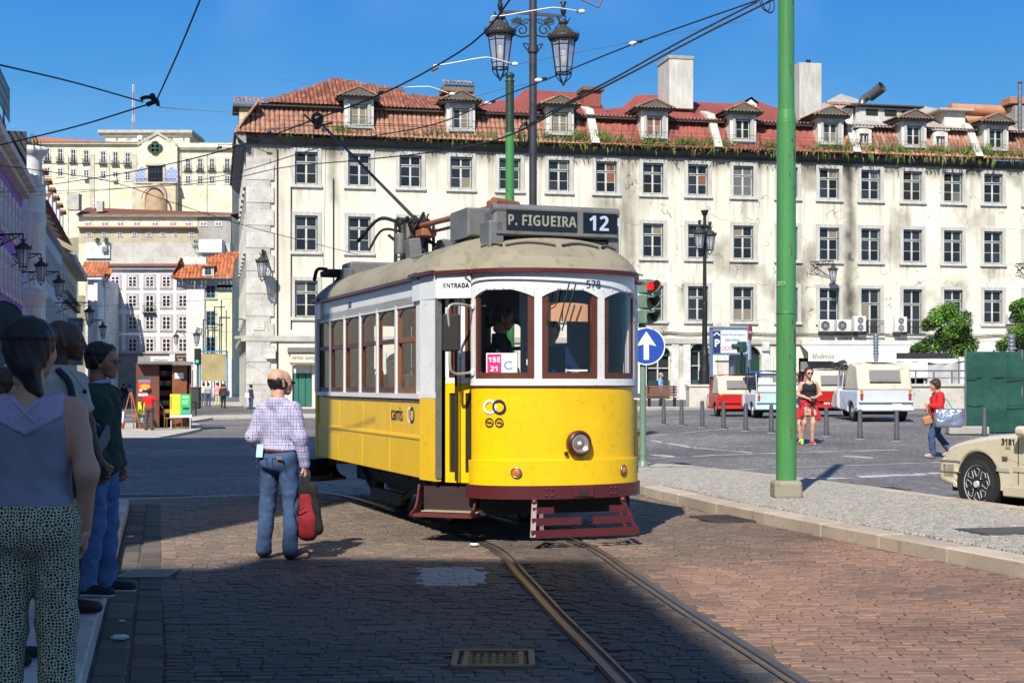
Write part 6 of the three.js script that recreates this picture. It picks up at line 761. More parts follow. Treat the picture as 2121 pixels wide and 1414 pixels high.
function wallLamp(label, wall, lampP, s, group) { // wall: point on the facade, lampP: middle of the glass
  const t = thing('wall_lantern', label, 'wall lamp', wall), l = lampP.clone().sub(wall), h = .95 * s, top = V(l.x, l.y + h, l.z), b = new B(); b.bar(V(0, l.y + h, 0), top, .035 * s).bar(top, V(l.x, l.y + .7 * s, l.z), .03 * s); const dir = V(l.x, 0, l.z), len = dir.length(); dir.normalize(); b.mesh('arm', IRON, t);
  const c = new B(), tw = -Math.atan2(dir.z, dir.x); scroll(c, len * .28, -.26 * s, 0, .24 * s, 1.4, .025 * s); scroll(c, len * .62, -.15 * s, 0, .14 * s, 1.3, .02 * s, -1); c.tube([[0, -.7 * s, 0], [len * .3, -.45 * s, 0], [len * .9, -.05 * s, 0]], .025 * s, 14, 5); const o = c.mesh('scroll_bracket', IRON, t); o.position.y = l.y + h; o.rotation.y = tw; lantern(t, l, s); return t;
}
const mbP = (px, py, out) => { const p = MB.C.clone().addScaledVector(MB.t, mu(px)).add(V(.202, 0, .979).multiplyScalar(out)); p.y = mv(px, py); return p; };
wallLamp('black wall lantern on the corner stones of the long building, left of the tram', mbP(549, 545, .1), mbP(541, 560, 1.3), 1.25);
wallLamp('black wall lantern on a scroll bracket right of the thick green pole', mbP(1677, 550, .1), mbP(1712, 572, 1.1), 1.0); wallLamp('black wall lantern on a scroll bracket at the right edge of the photo', mbP(2103, 550, .1), mbP(2118, 575, 1.1), 1.0);
for (const [l, px, py, d, s] of [['nearest and largest black wall lantern on the violet house', 47, 533, 88, 1.5], ['second black wall lantern from the left edge, before the round turret', 84, 565, 98, 1.35], ['third black wall lantern from the left, before the white street house', 121, 598, 108, 1.35], ['fourth black wall lantern from the left, above the bald man', 184, 657, 130, 1.4], ['fifth and smallest of the wall lanterns along the left row', 212, 687, 150, 1.3]]) { const q = P(px, py, d), w = V(Math.max(stX(d) - .2, q.x - 3.2), q.y, q.z - .3); wallLamp(l, w, q, s); }
{ const q = P(364, 703, 205), w = P(388, 703, 208); wallLamp('small far wall lantern before the white end house', V(w.x, q.y, w.z), q, 1.3); const r = P(407, 702, 165), w2 = P(420, 715, 171); wallLamp('small far wall lantern before the yellow corner house', V(w2.x, r.y, w2.z), r, 1.35); }
{ // traffic light with a round arrow sign
  const p = GH(1332, 966, .125), k = -p.z / F, Y = (py) => EYE + (HOR - py) * k - .125, t = thing('traffic_light', 'traffic light showing red above a round blue arrow sign, beside the tram', 'traffic light', p, -.12), gp = paint([.16, .24, .17], .45);
  new B().cyl(.055, .05, Y(672), 0, Y(672) / 2, 0, 18).cyl(.1, .065, .1, 0, .05, 0, 18).cyl(.062, .062, .05, 0, .22, 0, 18).mesh('pole', gp, t); const hd = sub('signal_head', t, [.05, Y(625), .04], .85); const hh = 94 * k / 3, lens = [mat([.9, .02, .02], .4, { emissive: col(1, .02, .02), emissiveIntensity: .75 }), mat([.03, .02, .008], .3), mat([.008, .02, .014], .3)];
  [1, 0, -1].forEach((q, i) => { new B().rbox(.22, hh - .012, .2, 0, q * hh, 0, .03).mesh('housing', gp, hd); new B().cyl(.085, .085, .02, 0, q * hh, .105, 24, Math.PI / 2).mesh('signal_lens', lens[i], hd); const g = new THREE.CylinderGeometry(.1, .1, .17, 24, 1, true, Math.PI * .72 + Math.PI, Math.PI * 1.56); const pos = g.attributes.position; for (let v = 0; v < pos.count; v++) if (pos.getY(v) > 0) { const zz = pos.getZ(v); pos.setY(v, .085 - (zz > 0 ? .1 * zz / .1 : 0) * .6); } g.rotateX(Math.PI / 2); g.computeVertexNormals(); new B().add(g, M4(0, q * hh, .18)).mesh('visor', paint([.1, .15, .11], .5), hd); });
  new B().box(.1, .06, .06, -.03, Y(672) - .02, 0).mesh('bracket', BLACK, t);
  const r = 39 * k, sg = sub('arrow_sign', t, [.06, Y(717), .075], .06); new B().cyl(r, r, .012, 0, 0, 0, 40, Math.PI / 2).mesh('blue_disc', mat([.012, .055, .33], .4), sg); new B().add(new THREE.RingGeometry(r * .94, r, 40), M4(0, 0, .009)).mesh('white_rim', mat([.7, .72, .75], .5), sg); new B().ext([[-.045, -r * .72], [.045, -r * .72], [.045, r * .1], [.17, r * .0], [0, r * .78], [-.17, r * .0], [-.045, r * .1]], .004, M4(0, 0, .007)).mesh('white_arrow', mat([.75, .76, .78], .5), sg);
}
{ // parking board
  const d = 60, k = d / F, a = P(1470, 842, d), t = thing('parking_sign', 'blue-framed white car-park welcome board with a P on two posts', 'sign', [P(1512, 800, d).x, terrain(9, d), -d], .16), Y = (py) => EYE + (HOR - py) * k - terrain(9, d), W = 80 * k, fr = paint([.1, .16, .26], .5);
  new B().box(.12, Y(680), .12, -W / 2, Y(680) / 2, 0).box(.12, Y(680), .12, W / 2, Y(680) / 2, 0).box(W + .12, .13, .12, 0, Y(680), 0).box(W, .08, .12, 0, Y(733), 0).mesh('frame', fr, t);
  const tx = canvasTex(512, 320, (x, w, h) => { x.fillStyle = '#cfd6de'; x.fillRect(0, 0, w, h); x.fillStyle = '#16305f'; x.fillRect(0, 0, 112, h); x.strokeStyle = x.fillStyle = '#fff'; x.font = 'bold 150px sans-serif'; x.textAlign = 'center'; x.fillText('P', 58, 230); x.lineWidth = 12; x.beginPath(); x.moveTo(10, 70); x.lineTo(56, 28); x.lineTo(102, 70); x.stroke(); x.fillStyle = '#1b3566'; x.font = 'bold 40px sans-serif'; x.fillText('Parque Praça da Figueira', 300, 70, 350); x.font = 'bold 44px sans-serif'; x.fillText('BEM VINDO', 290, 150, 220); x.lineWidth = 8; x.strokeStyle = '#b8343c'; for (let i = 0; i < 4; i++) { x.beginPath(); x.arc(150 + i * 62, 252, 26, 0, 7); x.stroke(); } x.fillStyle = '#1f8a5c'; x.fillRect(388, 216, 52, 76); x.fillStyle = '#16305f'; x.fillRect(452, 216, 56, 76); x.fillStyle = '#fff'; x.font = 'bold 50px sans-serif'; x.fillText('V', 414, 272); });
  put('board', localUV(new B().box(W - .12, Y(685) - Y(731), .1, 0, 0, 0).geo(), W - .12, Y(685) - Y(731), -(W - .12) / 2, -(Y(685) - Y(731)) / 2), mat([.95, .95, .95], .6, { map: tx }), t, [0, (Y(685) + Y(731)) / 2, .02]); new B().cyl(.13, .13, Y(735), .25, Y(735) / 2, -.5, 16).box(1.0, .07, .07, 0, Y(748), -.4).mesh('rear_post', STEEL, t);
  const n = thing('no_entry_sign', 'round red no-entry sign seen edge-on beside the parking board', 'sign', [P(1551, 800, 56).x, terrain(9, 56), -56], 1.15), Y2 = (py) => EYE + (HOR - py) * 56 / F - terrain(9, 56); new B().cyl(.04, .04, Y2(672), 0, Y2(672) / 2, 0, 10).mesh('post', paint([.1, .16, .26], .5), n); new B().cyl(.33, .33, .02, 0, Y2(688), .06, 28, Math.PI / 2).mesh('red_disc', mat([.5, .06, .03], .5), n); new B().box(.46, .1, .01, 0, Y2(688), .075).mesh('white_bar', mat([.75, .73, .7], .5), n); new B().rbox(.32, .8, .03, 0, Y2(724), .05, .01).mesh('small_plates', mat([.5, .55, .62], .5), n);
  const s = thing('small_signal', 'small green-lit traffic signal facing left under the parking board', 'traffic light', [P(1537, 800, 55).x, Y2(720) + terrain(9, 56), -55], -1.2); new B().rbox(.3, .42, .3, 0, 0, 0, .05).mesh('housing', worn([.02, .09, .07], .5), s); new B().cyl(.1, .1, .3, 0, .02, .25, 18, Math.PI / 2).mesh('visor', worn([.02, .1, .08], .5), s); new B().bar(V(0, -.2, 0), V(-.1, -2.7, 0), .05).mesh('post', IRON, s);
}
{ // bollards
  const list = [[1375, 880], [1412, 882], [1455, 886], [1499, 889], [1545, 893], [1598, 897], [1651, 901], [1712, 904], [1782, 910], [1858, 914], [2040, 906]]; let first; const words = ['leftmost', 'second', 'third', 'fourth', 'fifth', 'sixth', 'seventh', 'eighth', 'ninth', 'tenth', 'last'];
  list.forEach(([x, y], i) => { const p = G(x, y), label = i === 10 ? 'grey bollard before the green netting enclosure' : i === 6 ? 'grey bollard hidden behind the thick green pole' : words[i] + ' grey tapered bollard from the left in the row across the square'; if (!first) { first = thing('bollard', label, 'bollard', p, 0, 'grey bollards across the square'); new B().cyl(.065, .05, .72, 0, .36, 0, 14).sph(.05, 0, .72, 0, 1, .5, 1).mesh('post', mat([.13, .135, .14], .5, { metalness: .4, map: GRIMES }), first); new B().cyl(.12, .11, .02, 0, .01, 0, 14).mesh('base_plate', worn([.35, .32, .28], .9), first); } else copyOf(first, label, p); });
}
{ // bench, plinth, low wall
  const p = G(1372, 844), s = 73 / 93 * -p.z / 73, t = thing('bench', 'brown slatted bench before the long building, beside the tram', 'bench', p, .05), L = 66 * -p.z / F, wd = worn([.19, .085, .055], .7); for (let i = 0; i < 4; i++) new B().rbox(L, .035, .1, 0, .44, -.18 + i * .12, .01).mesh('seat_slat', wd, t); for (let i = 0; i < 4; i++) new B().rbox(L, .1, .035, 0, .56 + i * .12, -.26 - i * .03, .01).mesh('back_slat', wd, t); for (const k of [-.4, .4]) new B().box(.06, .44, .06, k * L, .22, .15).box(.06, .95, .06, k * L, .48, -.3).box(.06, .05, .5, k * L, .41, -.05).mesh('leg', IRON, t);
  const q = G(1456, 846), b = thing('stone_plinth', 'white stone plinth at the foot of the black lamp post', 'plinth', q); new B().rbox(1.5, .95, 1.2, .1, .48, 0, .03).rbox(1.6, .1, 1.3, .1, .98, 0, .02).mesh('block', LIMESTONE, b); }
{ // far pavement in front of the long building
  const t = new THREE.Group(); t.name = numbered('far_pavement'); scene.add(t); tag(t, 'pale stone pavement along the foot of the long building', 0, 0, 'structure'); const sand = worn([.5, .45, .38], .9, { map: GRIMEL });
  const pts = [[390, 877], [440, 869], [560, 866], [680, 865], [900, 862], [1100, 858], [1300, 853], [1400, 849], [1480, 848]].map(([x, y]) => G(x, y)), g = new B(); for (let i = 0; i < pts.length - 1; i++) { const a = pts[i], b = pts[i + 1], A = a.clone(), Bb = b.clone(); A.x -= .3 * 45; A.z -= 45; Bb.x -= .3 * 45; Bb.z -= 45; A.y = terrain(A.x, -A.z); Bb.y = terrain(Bb.x, -Bb.z); for (const v of [a, b]) v.y = terrain(v.x, -v.z) + .1; A.y += .1; Bb.y += .1; g.quad(a, b, Bb, A); const a0 = a.clone().setY(a.y - .14), b0 = b.clone().setY(b.y - .14); g.quad(a0, b0, b, a); } g.mesh('paving', sand, t);
}
{ // market stall and low wall at the right, white pillars
  const d = 66, k = d / F, gx = terrain(20, d), w = thing('low_wall', 'low white plaza wall with a grey railing behind the woman in red', 'wall', [P(1945, 800, 60).x, terrain(20, 60), -60]); new B().rbox(3.6, .95, .35, .6, .48, 0, .03).rbox(5.2, .12, .5, .8, 1.0, 0, .02).mesh('wall_block', LIMESTONE, w); const r = new B(); for (let i = 0; i < 8; i++) r.bar(V(-1.7 + i * .75, 1.05, 0), V(-1.7 + i * .75, 1.6, 0), .035); r.bar(V(-1.8, 1.6, 0), V(3.6, 1.6, 0), .035).bar(V(-1.8, 1.3, 0), V(3.6, 1.3, 0), .025).mesh('railing', STEEL, w);
  const s = thing('market_stall', 'market stall with a white sheet canopy behind the white tuk-tuk', 'market stall', [P(1880, 800, d).x, gx, -d]), X = (px) => (px - 1880) * k, Y = (py) => EYE + (HOR - py) * k - gx; const g = new THREE.PlaneGeometry(X(2010) - X(1735), 4, 24, 8).rotateX(-Math.PI / 2), p = g.attributes.position; for (let i = 0; i < p.count; i++) p.setY(i, .12 * noise3(p.getX(i) * 2, p.getZ(i) * 1.4, 3) + .1 * p.getZ(i) * -.2); g.computeVertexNormals(); const cl = plain(g); boxUV(cl); const sheet = mat([.75, .75, .75], .9); put('canopy', cl, sheet, s, [(X(2010) + X(1735)) / 2, Y(748), 0]);
  const fl = new THREE.PlaneGeometry(X(1895) - X(1735), .85, 22, 4), fp = fl.attributes.position; for (let i = 0; i < fp.count; i++) fp.setZ(i, .08 * noise3(fp.getX(i) * 4, fp.getY(i), 2)); fl.computeVertexNormals(); put('hanging_sheet', plain(fl), sheet, s, [(X(1895) + X(1735)) / 2, Y(764), 2]); for (const px of [1745, 1820, 1895, 1960, 2005]) new B().bar(V(X(px), 0, 1.9), V(X(px), Y(745), 1.9), .04).bar(V(X(px), 0, -1.9), V(X(px), Y(745), -1.9), .04).mesh('stall_pole', STEEL, s);
  new B().box(X(1990) - X(1740), .9, 1.2, (X(1990) + X(1740)) / 2, .5, 0).mesh('counter', worn([.08, .07, .07], .8), s); new B().box(X(1990) - X(1880), 1.8, .1, (X(1990) + X(1880)) / 2, 1.6, -1.8).mesh('dark_backcloth', BLACK, s); new B().add(fl, M4(X(1945), Y(775), 1.95, 0, 0, 0, V(.7, 1.6, 1))).mesh('plastic_flap', new THREE.MeshPhysicalMaterial({ color: col(.75, .74, .72), roughness: .4, transmission: .45, thickness: 0, side: THREE.DoubleSide }), s); for (let i = 0; i < 9; i++) { const x = lerp(X(1895), X(1985), rnd()), m = pick([mat([.6, .6, .6], .8), mat([.4, .1, .06], .8), mat([.5, .4, .3], .8), mat([.08, .1, .2], .8)]); new B().rbox(rr(.3, .7), rr(.4, .9), .3, x, 1.4 + rr(0, .6), rr(-.8, .8), .08).mesh('goods', m, s); }
  for (const [px, py0, py1, dd, l] of [[1815, 690, 765, 64, 'ribbed steel pipe standing behind the white tuk-tuk'], [2096, 692, 740, 50, 'ribbed steel pipe standing behind the green netting at the right']]) { const b = P(px, 800, dd), q = thing('steel_pipe', l, 'pipe', [b.x, terrain(b.x, dd), -dd]), y1 = EYE + (HOR - py0) * dd / F - terrain(b.x, dd); new B().cyl(.11, .11, y1, 0, y1 / 2, 0, 16).mesh('tube', mat([.45, .46, .48], .35, { metalness: .8 }), q); const c = new B(); for (let i = 0; i < 7; i++) c.add(new THREE.TorusGeometry(.12, .025, 6, 18), M4(0, y1 - .12 - i * .13, 0, Math.PI / 2)); c.mesh('ribs', STEEL, q).userData.kind = 'stuff'; }
}
{ // green netting enclosure at the right
  const p = G(2003, 898), d = -p.z, k = d / F, h = 166 * k, W = 170 * k, t = thing('netting_enclosure', 'tall fence wrapped in dark green netting at the right edge', 'fence', p, -.1); const m = mat([.011, .08, .06], .9, { map: scaled(texture(256, 256, (u, v) => .75 + .25 * fbm(u, v, 16, 4, 8) + .1 * Math.sin(u * 400)), 1.6) }), sheet = (w, o, z, ry, name) => { const g = new THREE.PlaneGeometry(w, h, 26, 16), q = g.attributes.position; for (let i = 0; i < q.count; i++) { const x = q.getX(i), y = q.getY(i); q.setZ(i, .05 * noise3(x * 5, y * .7, o) + .03 * noise3(x * 2, y * 3, o + 4) + .03 * (1 - Math.abs(Math.sin(y * 2.4 + 1)))); } g.computeVertexNormals(); const n = plain(g); boxUV(n); return put(name, n, m, t, [o, h / 2 + .05, z], ry); };
  sheet(80 * k, 40 * k, 0, 0, 'net_panel'); sheet(90 * k, 124 * k, -.12, .12, 'net_panel');  for (let i = 0; i < 4; i++) new B().bar(V(i * W / 3, 0, -.1), V(i * W / 3, h + .1, -.1), .035).mesh('fence_post', STEEL, t); for (const y of [.35, .7]) new B().bar(V(0, h * y, .03), V(W, h * y, .03), .008).mesh('tie_rope', BLACK, t);
  new B().rbox(1.0, .2, .55, -.05, .1, .3, .03).mesh('concrete_block', worn([.42, .4, .37], .9), t); }
function tree(label, px, py, d, w, h, blobs, n, sd) { // trunk, limbs and a crown of leaf-sized faces in clumps
  const b = P(px, 800, d), gy = terrain(b.x, d), t = thing('street_tree', label, 'tree', [b.x, gy, -d]); seed = sd; const k = d / F, Y = (y) => EYE + (HOR - y) * k - gy, tr = new B(); tr.tube([[0, 0, 0], [.05, 1.2, 0], [-.05, 2.4, .05], [0, Y(py), 0]], .11, 20, 8); const cl = blobs.map(([x, y, r]) => [x * k, Y(y), (rnd() - .5) * w * .5, r * k]); for (const c of cl) tr.bar(V(0, Math.max(1.6, c[1] - 1.3), 0), V(c[0], c[1], c[2]), .05, .015, 6); tr.mesh('trunk', worn([.12, .085, .06], .9), t);
  const lf = new B().tri(V(-.024, 0, 0), V(.024, 0, 0), V(.005, .14, .02)).tri(V(0, .05, 0), V(.06, .08, .01), V(.025, .02, .02)).tri(V(0, .07, 0), V(-.056, .11, .01), V(-.03, .03, .02)).geo(), lm = new THREE.MeshPhysicalMaterial({ color: 0xffffff, roughness: .75, transmission: .3, thickness: 0, side: THREE.DoubleSide }), o = new THREE.InstancedMesh(lf, lm, n);
  for (let i = 0; i < n; i++) { const c = cl[i % cl.length], q = V(rr(-1, 1), rr(-1, 1), rr(-1, 1)).normalize().multiplyScalar(c[3] * Math.pow(rnd(), .38)), tw = .8 + .5 * noise3(q.x * 2.2 + c[0], q.y * 2.2, q.z * 2); q.y *= .8; o.setMatrixAt(i, M4(c[0] + q.x, c[1] + q.y + .1 * Math.sin(q.x * 4), c[2] + q.z, rr(1.2, 2.6), rr(0, 6.3), rr(-.6, .6), rr(.8, 1.5))); const g = rr(.4, 1.35) * clamp(tw, .45, 1.3); o.setColorAt(i, col(.17 * g, .36 * g, .03 * g)); }
  o.name = 'crown'; o.castShadow = o.receiveShadow = true; o.userData.kind = 'stuff'; t.add(o);
}
tree('bushy bright green young tree behind the market stall', 1960, 700, 74, 3, 4, [[-5, 650, 30], [25, 665, 28], [-35, 668, 22], [10, 640, 18], [-28, 715, 30], [18, 720, 32], [50, 716, 24], [0, 690, 26], [-55, 722, 18], [35, 690, 22]], 13000, 501);
tree('bright green young tree cut off by the right edge of the photo', 2120, 700, 70, 3, 4, [[0, 650, 26], [-10, 690, 30], [20, 680, 34], [-35, 712, 20], [10, 715, 30], [-12, 632, 18]], 8000, 777);
// ---------- kiosk and what stands round it ----------
{ const fr = G(330, 892), d = -fr.z, k = d / F, gy = fr.y, isl = new THREE.Group(); isl.name = numbered('kiosk_island'); scene.add(isl); tag(isl, 'pale stone pavement tip under the kiosk', 0, 0, 'structure'); const c = [[226, 893], [226, 905], [330, 904], [390, 899], [414, 893], [419, 886], [408, 881], [382, 877], [226, 880]].map(([x, y]) => G(x, y)); new B().ext(c.map((v) => [v.x, v.z]), .2, M4(0, gy + .1, 0, Math.PI / 2)).mesh('paving', worn([.5, .45, .38], .9), isl);
  const t = thing('kiosk', 'brown wooden kiosk with an open front and posters on its doors', 'kiosk', [P(327, 890, d).x, gy + .1, -d - 1.2], .24), br = worn([.16, .055, .032], .55), X = (px) => (px - 330) * k, H = 134 * k; new B().box(X(318) - X(274), H, .08, (X(318) + X(274)) / 2, H / 2, .9).mesh('left_door', br, t); new B().box(X(374) - X(344), H - .1, .08, (X(374) + X(344)) / 2, H / 2, 1.0).mesh('right_door', worn([.26, .08, .03], .55), t); new B().box(.12, H, 2, X(274), H / 2, -.1).box(.1, H, 1.9, X(381), H / 2, 0).box(X(381) - X(274), H, .1, 0, H / 2, -1.1).mesh('kiosk_wall', br, t); new B().rbox(X(384) - X(272), .14, 2.7, 0, H + .03, .05, .04).rbox(X(384) - X(345), .12, .9, X(364), H - .02, 1.2, .03).mesh('kiosk_roof', worn([.2, .19, .18], .6), t); new B().box(X(344) - X(318), H, .05, X(331), H / 2, -.6).mesh('dark_inside', BLACK, t);
  for (let i = 0; i < 5; i++) { new B().box(X(344) - X(318), .04, .4, X(331), .5 + i * .42, -.3).mesh('shelf', worn([.1, .06, .04], .8), t); for (let j = 0; j < 4; j++) new B().rbox(.12, .22, .1, X(322 + j * 6), .63 + i * .42, -.2, .02).mesh('goods', pick([mat([.4, .1, .08], .7), mat([.5, .45, .3], .7), mat([.1, .15, .3], .7), mat([.5, .5, .5], .7)]), t); }
  const poster = (px, py, w, h, z, fn, name = 'poster') => { const W = w * k, Hh = h * k, tx = canvasTex(128, 192, fn); put(name, localUV(new B().box(W, Hh, .02, 0, 0, 0).geo(), W, Hh, -W / 2, -Hh / 2), mat([.95, .95, .95], .6, { map: tx }), t, [X(px), (892 - py) * k - .1, z]); };
  poster(288, 803, 25, 34, .96, (x, w, h) => { x.fillStyle = '#d8402a'; x.fillRect(0, 0, w, h); x.fillStyle = '#2a9ac4'; x.fillRect(0, 0, w, 24); x.fillStyle = '#f1a23c'; x.beginPath(); x.ellipse(70, 80, 52, 28, 0, 0, 7); x.fill(); x.fillStyle = '#f6d9b0'; x.fillRect(12, 110, 104, 26); x.fillStyle = '#2c1410'; x.fillRect(40, 118, 60, 30); x.fillStyle = '#f7efe4'; x.fillRect(0, 164, w, 28); });
  poster(286, 853, 22, 42, .96, (x, w, h) => { x.fillStyle = '#d8d21f'; x.fillRect(0, 0, w, h); x.fillStyle = '#8a8a20'; x.font = '20px sans-serif'; x.fillText('Lisboa', 30, 28); x.fillStyle = '#2a2b30'; x.fillRect(10, 120, 100, 34); x.fillStyle = '#4b8fc0'; x.fillRect(0, 168, w, 20); });
  poster(358, 778, 18, 12, 1.06, (x, w, h) => { x.fillStyle = '#eef0f2'; x.fillRect(0, 0, w, h); x.fillStyle = '#4c5a72'; x.font = 'bold 30px sans-serif'; x.textAlign = 'center'; x.fillText('TOURIST', 64, 80, 110); x.fillText('INFORMATION', 64, 130, 112); }, 'notice');
  const bd = thing('poster_board', 'green and yellow poster board on white legs before the right kiosk door', 'sign', [P(367, 892, d - 1.4).x, gy + .1, -d + .6]), mk = (c, x) => { const tx = canvasTex(128, 192, c); put('poster', localUV(new B().box(.42, .86, .02, 0, 0, 0).geo(), .42, .86, -.21, -.43), mat([.95, .95, .95], .6, { map: tx }), bd, [x, 1.0, 0]); }; mk((x, w, h) => { x.fillStyle = '#2fae5a'; x.fillRect(0, 0, w, h); x.fillStyle = '#d7f0dc'; x.font = 'bold 24px sans-serif'; x.fillText('SINTRA', 20, 36); x.fillRect(20, 56, 88, 4); x.fillRect(20, 70, 70, 4); x.fillRect(20, 84, 80, 4); x.fillStyle = '#203a50'; x.fillRect(34, 120, 80, 24); x.fillStyle = '#3f8fd0'; x.fillRect(60, 160, 60, 20); }, .14); mk((x, w, h) => { x.fillStyle = '#e3dc2a'; x.fillRect(0, 0, w, h); x.fillStyle = '#b9761d'; x.fillRect(6, 20, 20, 120); }, -.28); new B().box(.9, .12, .02, -.05, .53, 0).mesh('white_band', mat([.75, .75, .78], .6), bd); for (const x of [-.45, .34]) new B().box(.035, .6, .04, x, .27, 0).mesh('leg', WHITEP, bd);
  const ch = thing('wooden_chair', 'small yellow-brown wooden chair at the kiosk door', 'chair', [P(343, 892, d - 1.2).x, gy + .1, -d + .5], .5); new B().rbox(.4, .04, .4, 0, .44, 0, .01).mesh('seat', worn([.4, .2, .05], .6), ch); new B().rbox(.4, .16, .03, 0, .72, -.2, .02).mesh('backrest', worn([.45, .24, .05], .6), ch); for (const x of [-1, 1]) for (const z of [-1, 1]) new B().box(.035, z < 0 ? .8 : .44, .035, x * .18, z < 0 ? .4 : .22, z * .18).mesh('leg', worn([.2, .1, .04], .6), ch);
  const ea = thing('easel', 'orange A-frame easel standing left of the kiosk', 'easel', [P(258, 893, d - 1.6).x, gy + .1, -d + .7]), ew = worn([.5, .16, .05], .7); for (const s of [-1, 1]) new B().beam(V(s * .42, 0, .1), V(s * .03, 1.5, 0), .04, .03).mesh('leg', ew, ea); new B().beam(V(0, 0, -.5), V(0, 1.5, 0), .04, .03).mesh('rear_leg', ew, ea); new B().box(.5, .03, .04, 0, .55, .06).mesh('crossbar', ew, ea); const po = thing('orange_bucket', 'orange bucket holding rolled white posters beside the easel', 'bucket', [P(238, 893, d - 1.8).x, gy + .1, -d + .9]); new B().lathe([[.001, .02], [.11, .02], [.16, .26], [.15, .26], [.1, .04]], 0, 0, 0, 18).mesh('pail', mat([.6, .14, .03], .5), po); for (let i = 0; i < 4; i++) new B().cyl(.035, .035, .6, -.06 + i * .045, .42, rr(-.04, .04), 10, 0, 0, rr(-.15, .15)).mesh('paper_roll', mat([.75, .75, .76], .8), po);
  const st = thing('folding_steps', 'grey folding steps leaning by the left kiosk door', 'ladder', [P(292, 893, d - 1.2).x, gy + .1, -d + .4], .6); for (const s of [-1, 1]) new B().beam(V(s * .2, 0, .35), V(s * .16, .75, -.1), .03, .05).beam(V(s * .2, 0, -.4), V(s * .16, .75, -.1), .03, .03).mesh('rail', STEEL, st); for (let i = 0; i < 3; i++) new B().box(.36, .03, .12, 0, .2 + i * .22, .22 - i * .13).mesh('step', STEEL, st);
}
{ const p = G(402, 846), t = thing('litter_bin', 'dark grey litter bin right of the kiosk', 'bin', p); new B().rbox(.75, 1.25, .6, 0, .65, 0, .06).mesh('body', worn([.035, .037, .04], .6), t); new B().rbox(.8, .12, .65, 0, 1.3, 0, .05).mesh('lid', IRON, t); const q = G(388, 862), b = thing('metal_barrier', 'low dark metal barrier between the kiosk and the litter bin', 'barrier', q, .5); new B().box(.06, .75, .06, -.45, .38, 0).box(.06, .75, .06, .45, .38, 0).box(1, .06, .06, 0, .75, 0).box(.95, .05, .05, 0, .35, 0).mesh('frame', IRON, b);
  const s = thing('round_road_sign', 'back of a round road sign at the left edge above the woman', 'sign', P(6, 664, 9.5), .6); new B().cyl(.125, .125, .01, 0, 0, 0, 32, Math.PI / 2).mesh('disc', mat([.045, .05, .05], .35, { metalness: .6, map: GRIMES }), s); new B().add(new THREE.TorusGeometry(.125, .007, 6, 32)).mesh('rim', IRON, s); new B().cyl(.02, .02, 2.0, 0, -.95, -.03, 10).mesh('post', STEEL, s); new B().rbox(.16, .09, .01, -.02, -.24, .01, .004).mesh('lower_plate', mat([.12, .16, .2], .5), s);
  const i2 = thing('info_sign', 'white sign with a magenta letter i beside the kiosk roof', 'sign', P(398, 756, 140)), tx = canvasTex(64, 64, (x, w, h) => { x.fillStyle = '#eeeef2'; x.fillRect(0, 0, w, h); x.fillStyle = '#b03a90'; x.font = 'italic bold 50px serif'; x.textAlign = 'center'; x.fillText('i', 32, 50); }); put('panel', localUV(new B().box(.95, .85, .08, 0, 0, 0).geo(), .95, .85, -.475, -.425), mat([.95, .95, .95], .6, { map: tx }), i2); new B().box(.08, 3.6, .08, 0, -1.9, -.1).mesh('post', IRON, i2);
  const bs = thing('blue_stand', 'blue-framed display stand under the yellow house', 'stand', [P(442, 842, 118).x, 0, -118]); new B().box(.1, 4.2, .1, -1.1, 2.1, 0).box(.1, 4.2, .1, 1.1, 2.1, 0).box(2.3, .12, .1, 0, 4.2, 0).mesh('frame', paint([.03, .2, .42], .5), bs); new B().box(2, 2.2, .06, 0, 2.9, 0).mesh('panel', worn([.4, .32, .16], .7), bs);
  const tl = thing('traffic_light', 'small far traffic light with a green lamp right of the kiosk', 'traffic light', [P(409, 842, 98).x, 0, -98]); new B().rbox(.4, 1.1, .4, 0, 3.4, 0, .05).mesh('housing', BLACK, tl); new B().sph(.13, 0, 3.05, .2).mesh('lamp', mat([.02, .3, .22], .4, { emissive: col(.05, .6, .4), emissiveIntensity: .5 }), tl); new B().cyl(.08, .08, 3, 0, 1.5, 0, 10).mesh('post', worn([.05, .12, .08], .6), tl); }
{ // balcony, shop signs and pipes on the side-street face of the long building
  const p = P(484, 690, 94), t = thing('street_balcony', 'green iron balcony on the corner of the long building', 'balcony', [-17.25, P(0, 700, 93).y, -93], Math.PI / 2 - .01); const b = new B(); new B().box(3, .18, 1.0, 0, 0, -.2).mesh('slab', STONE, t); for (let i = 0; i <= 16; i++) b.bar(V(-1.5 + i * .1875, .1, -.7), V(-1.5 + i * .1875, 1.15, -.7), .02, .02, 5); b.bar(V(-1.5, 1.15, -.7), V(1.5, 1.15, -.7), .04).bar(V(-1.5, 1.15, -.7), V(-1.5, 1.15, .3), .04).bar(V(1.5, 1.15, -.7), V(1.5, 1.15, .3), .04).mesh('railing', worn([.015, .06, .05], .6), t); t.rotation.y = -Math.PI / 2; }
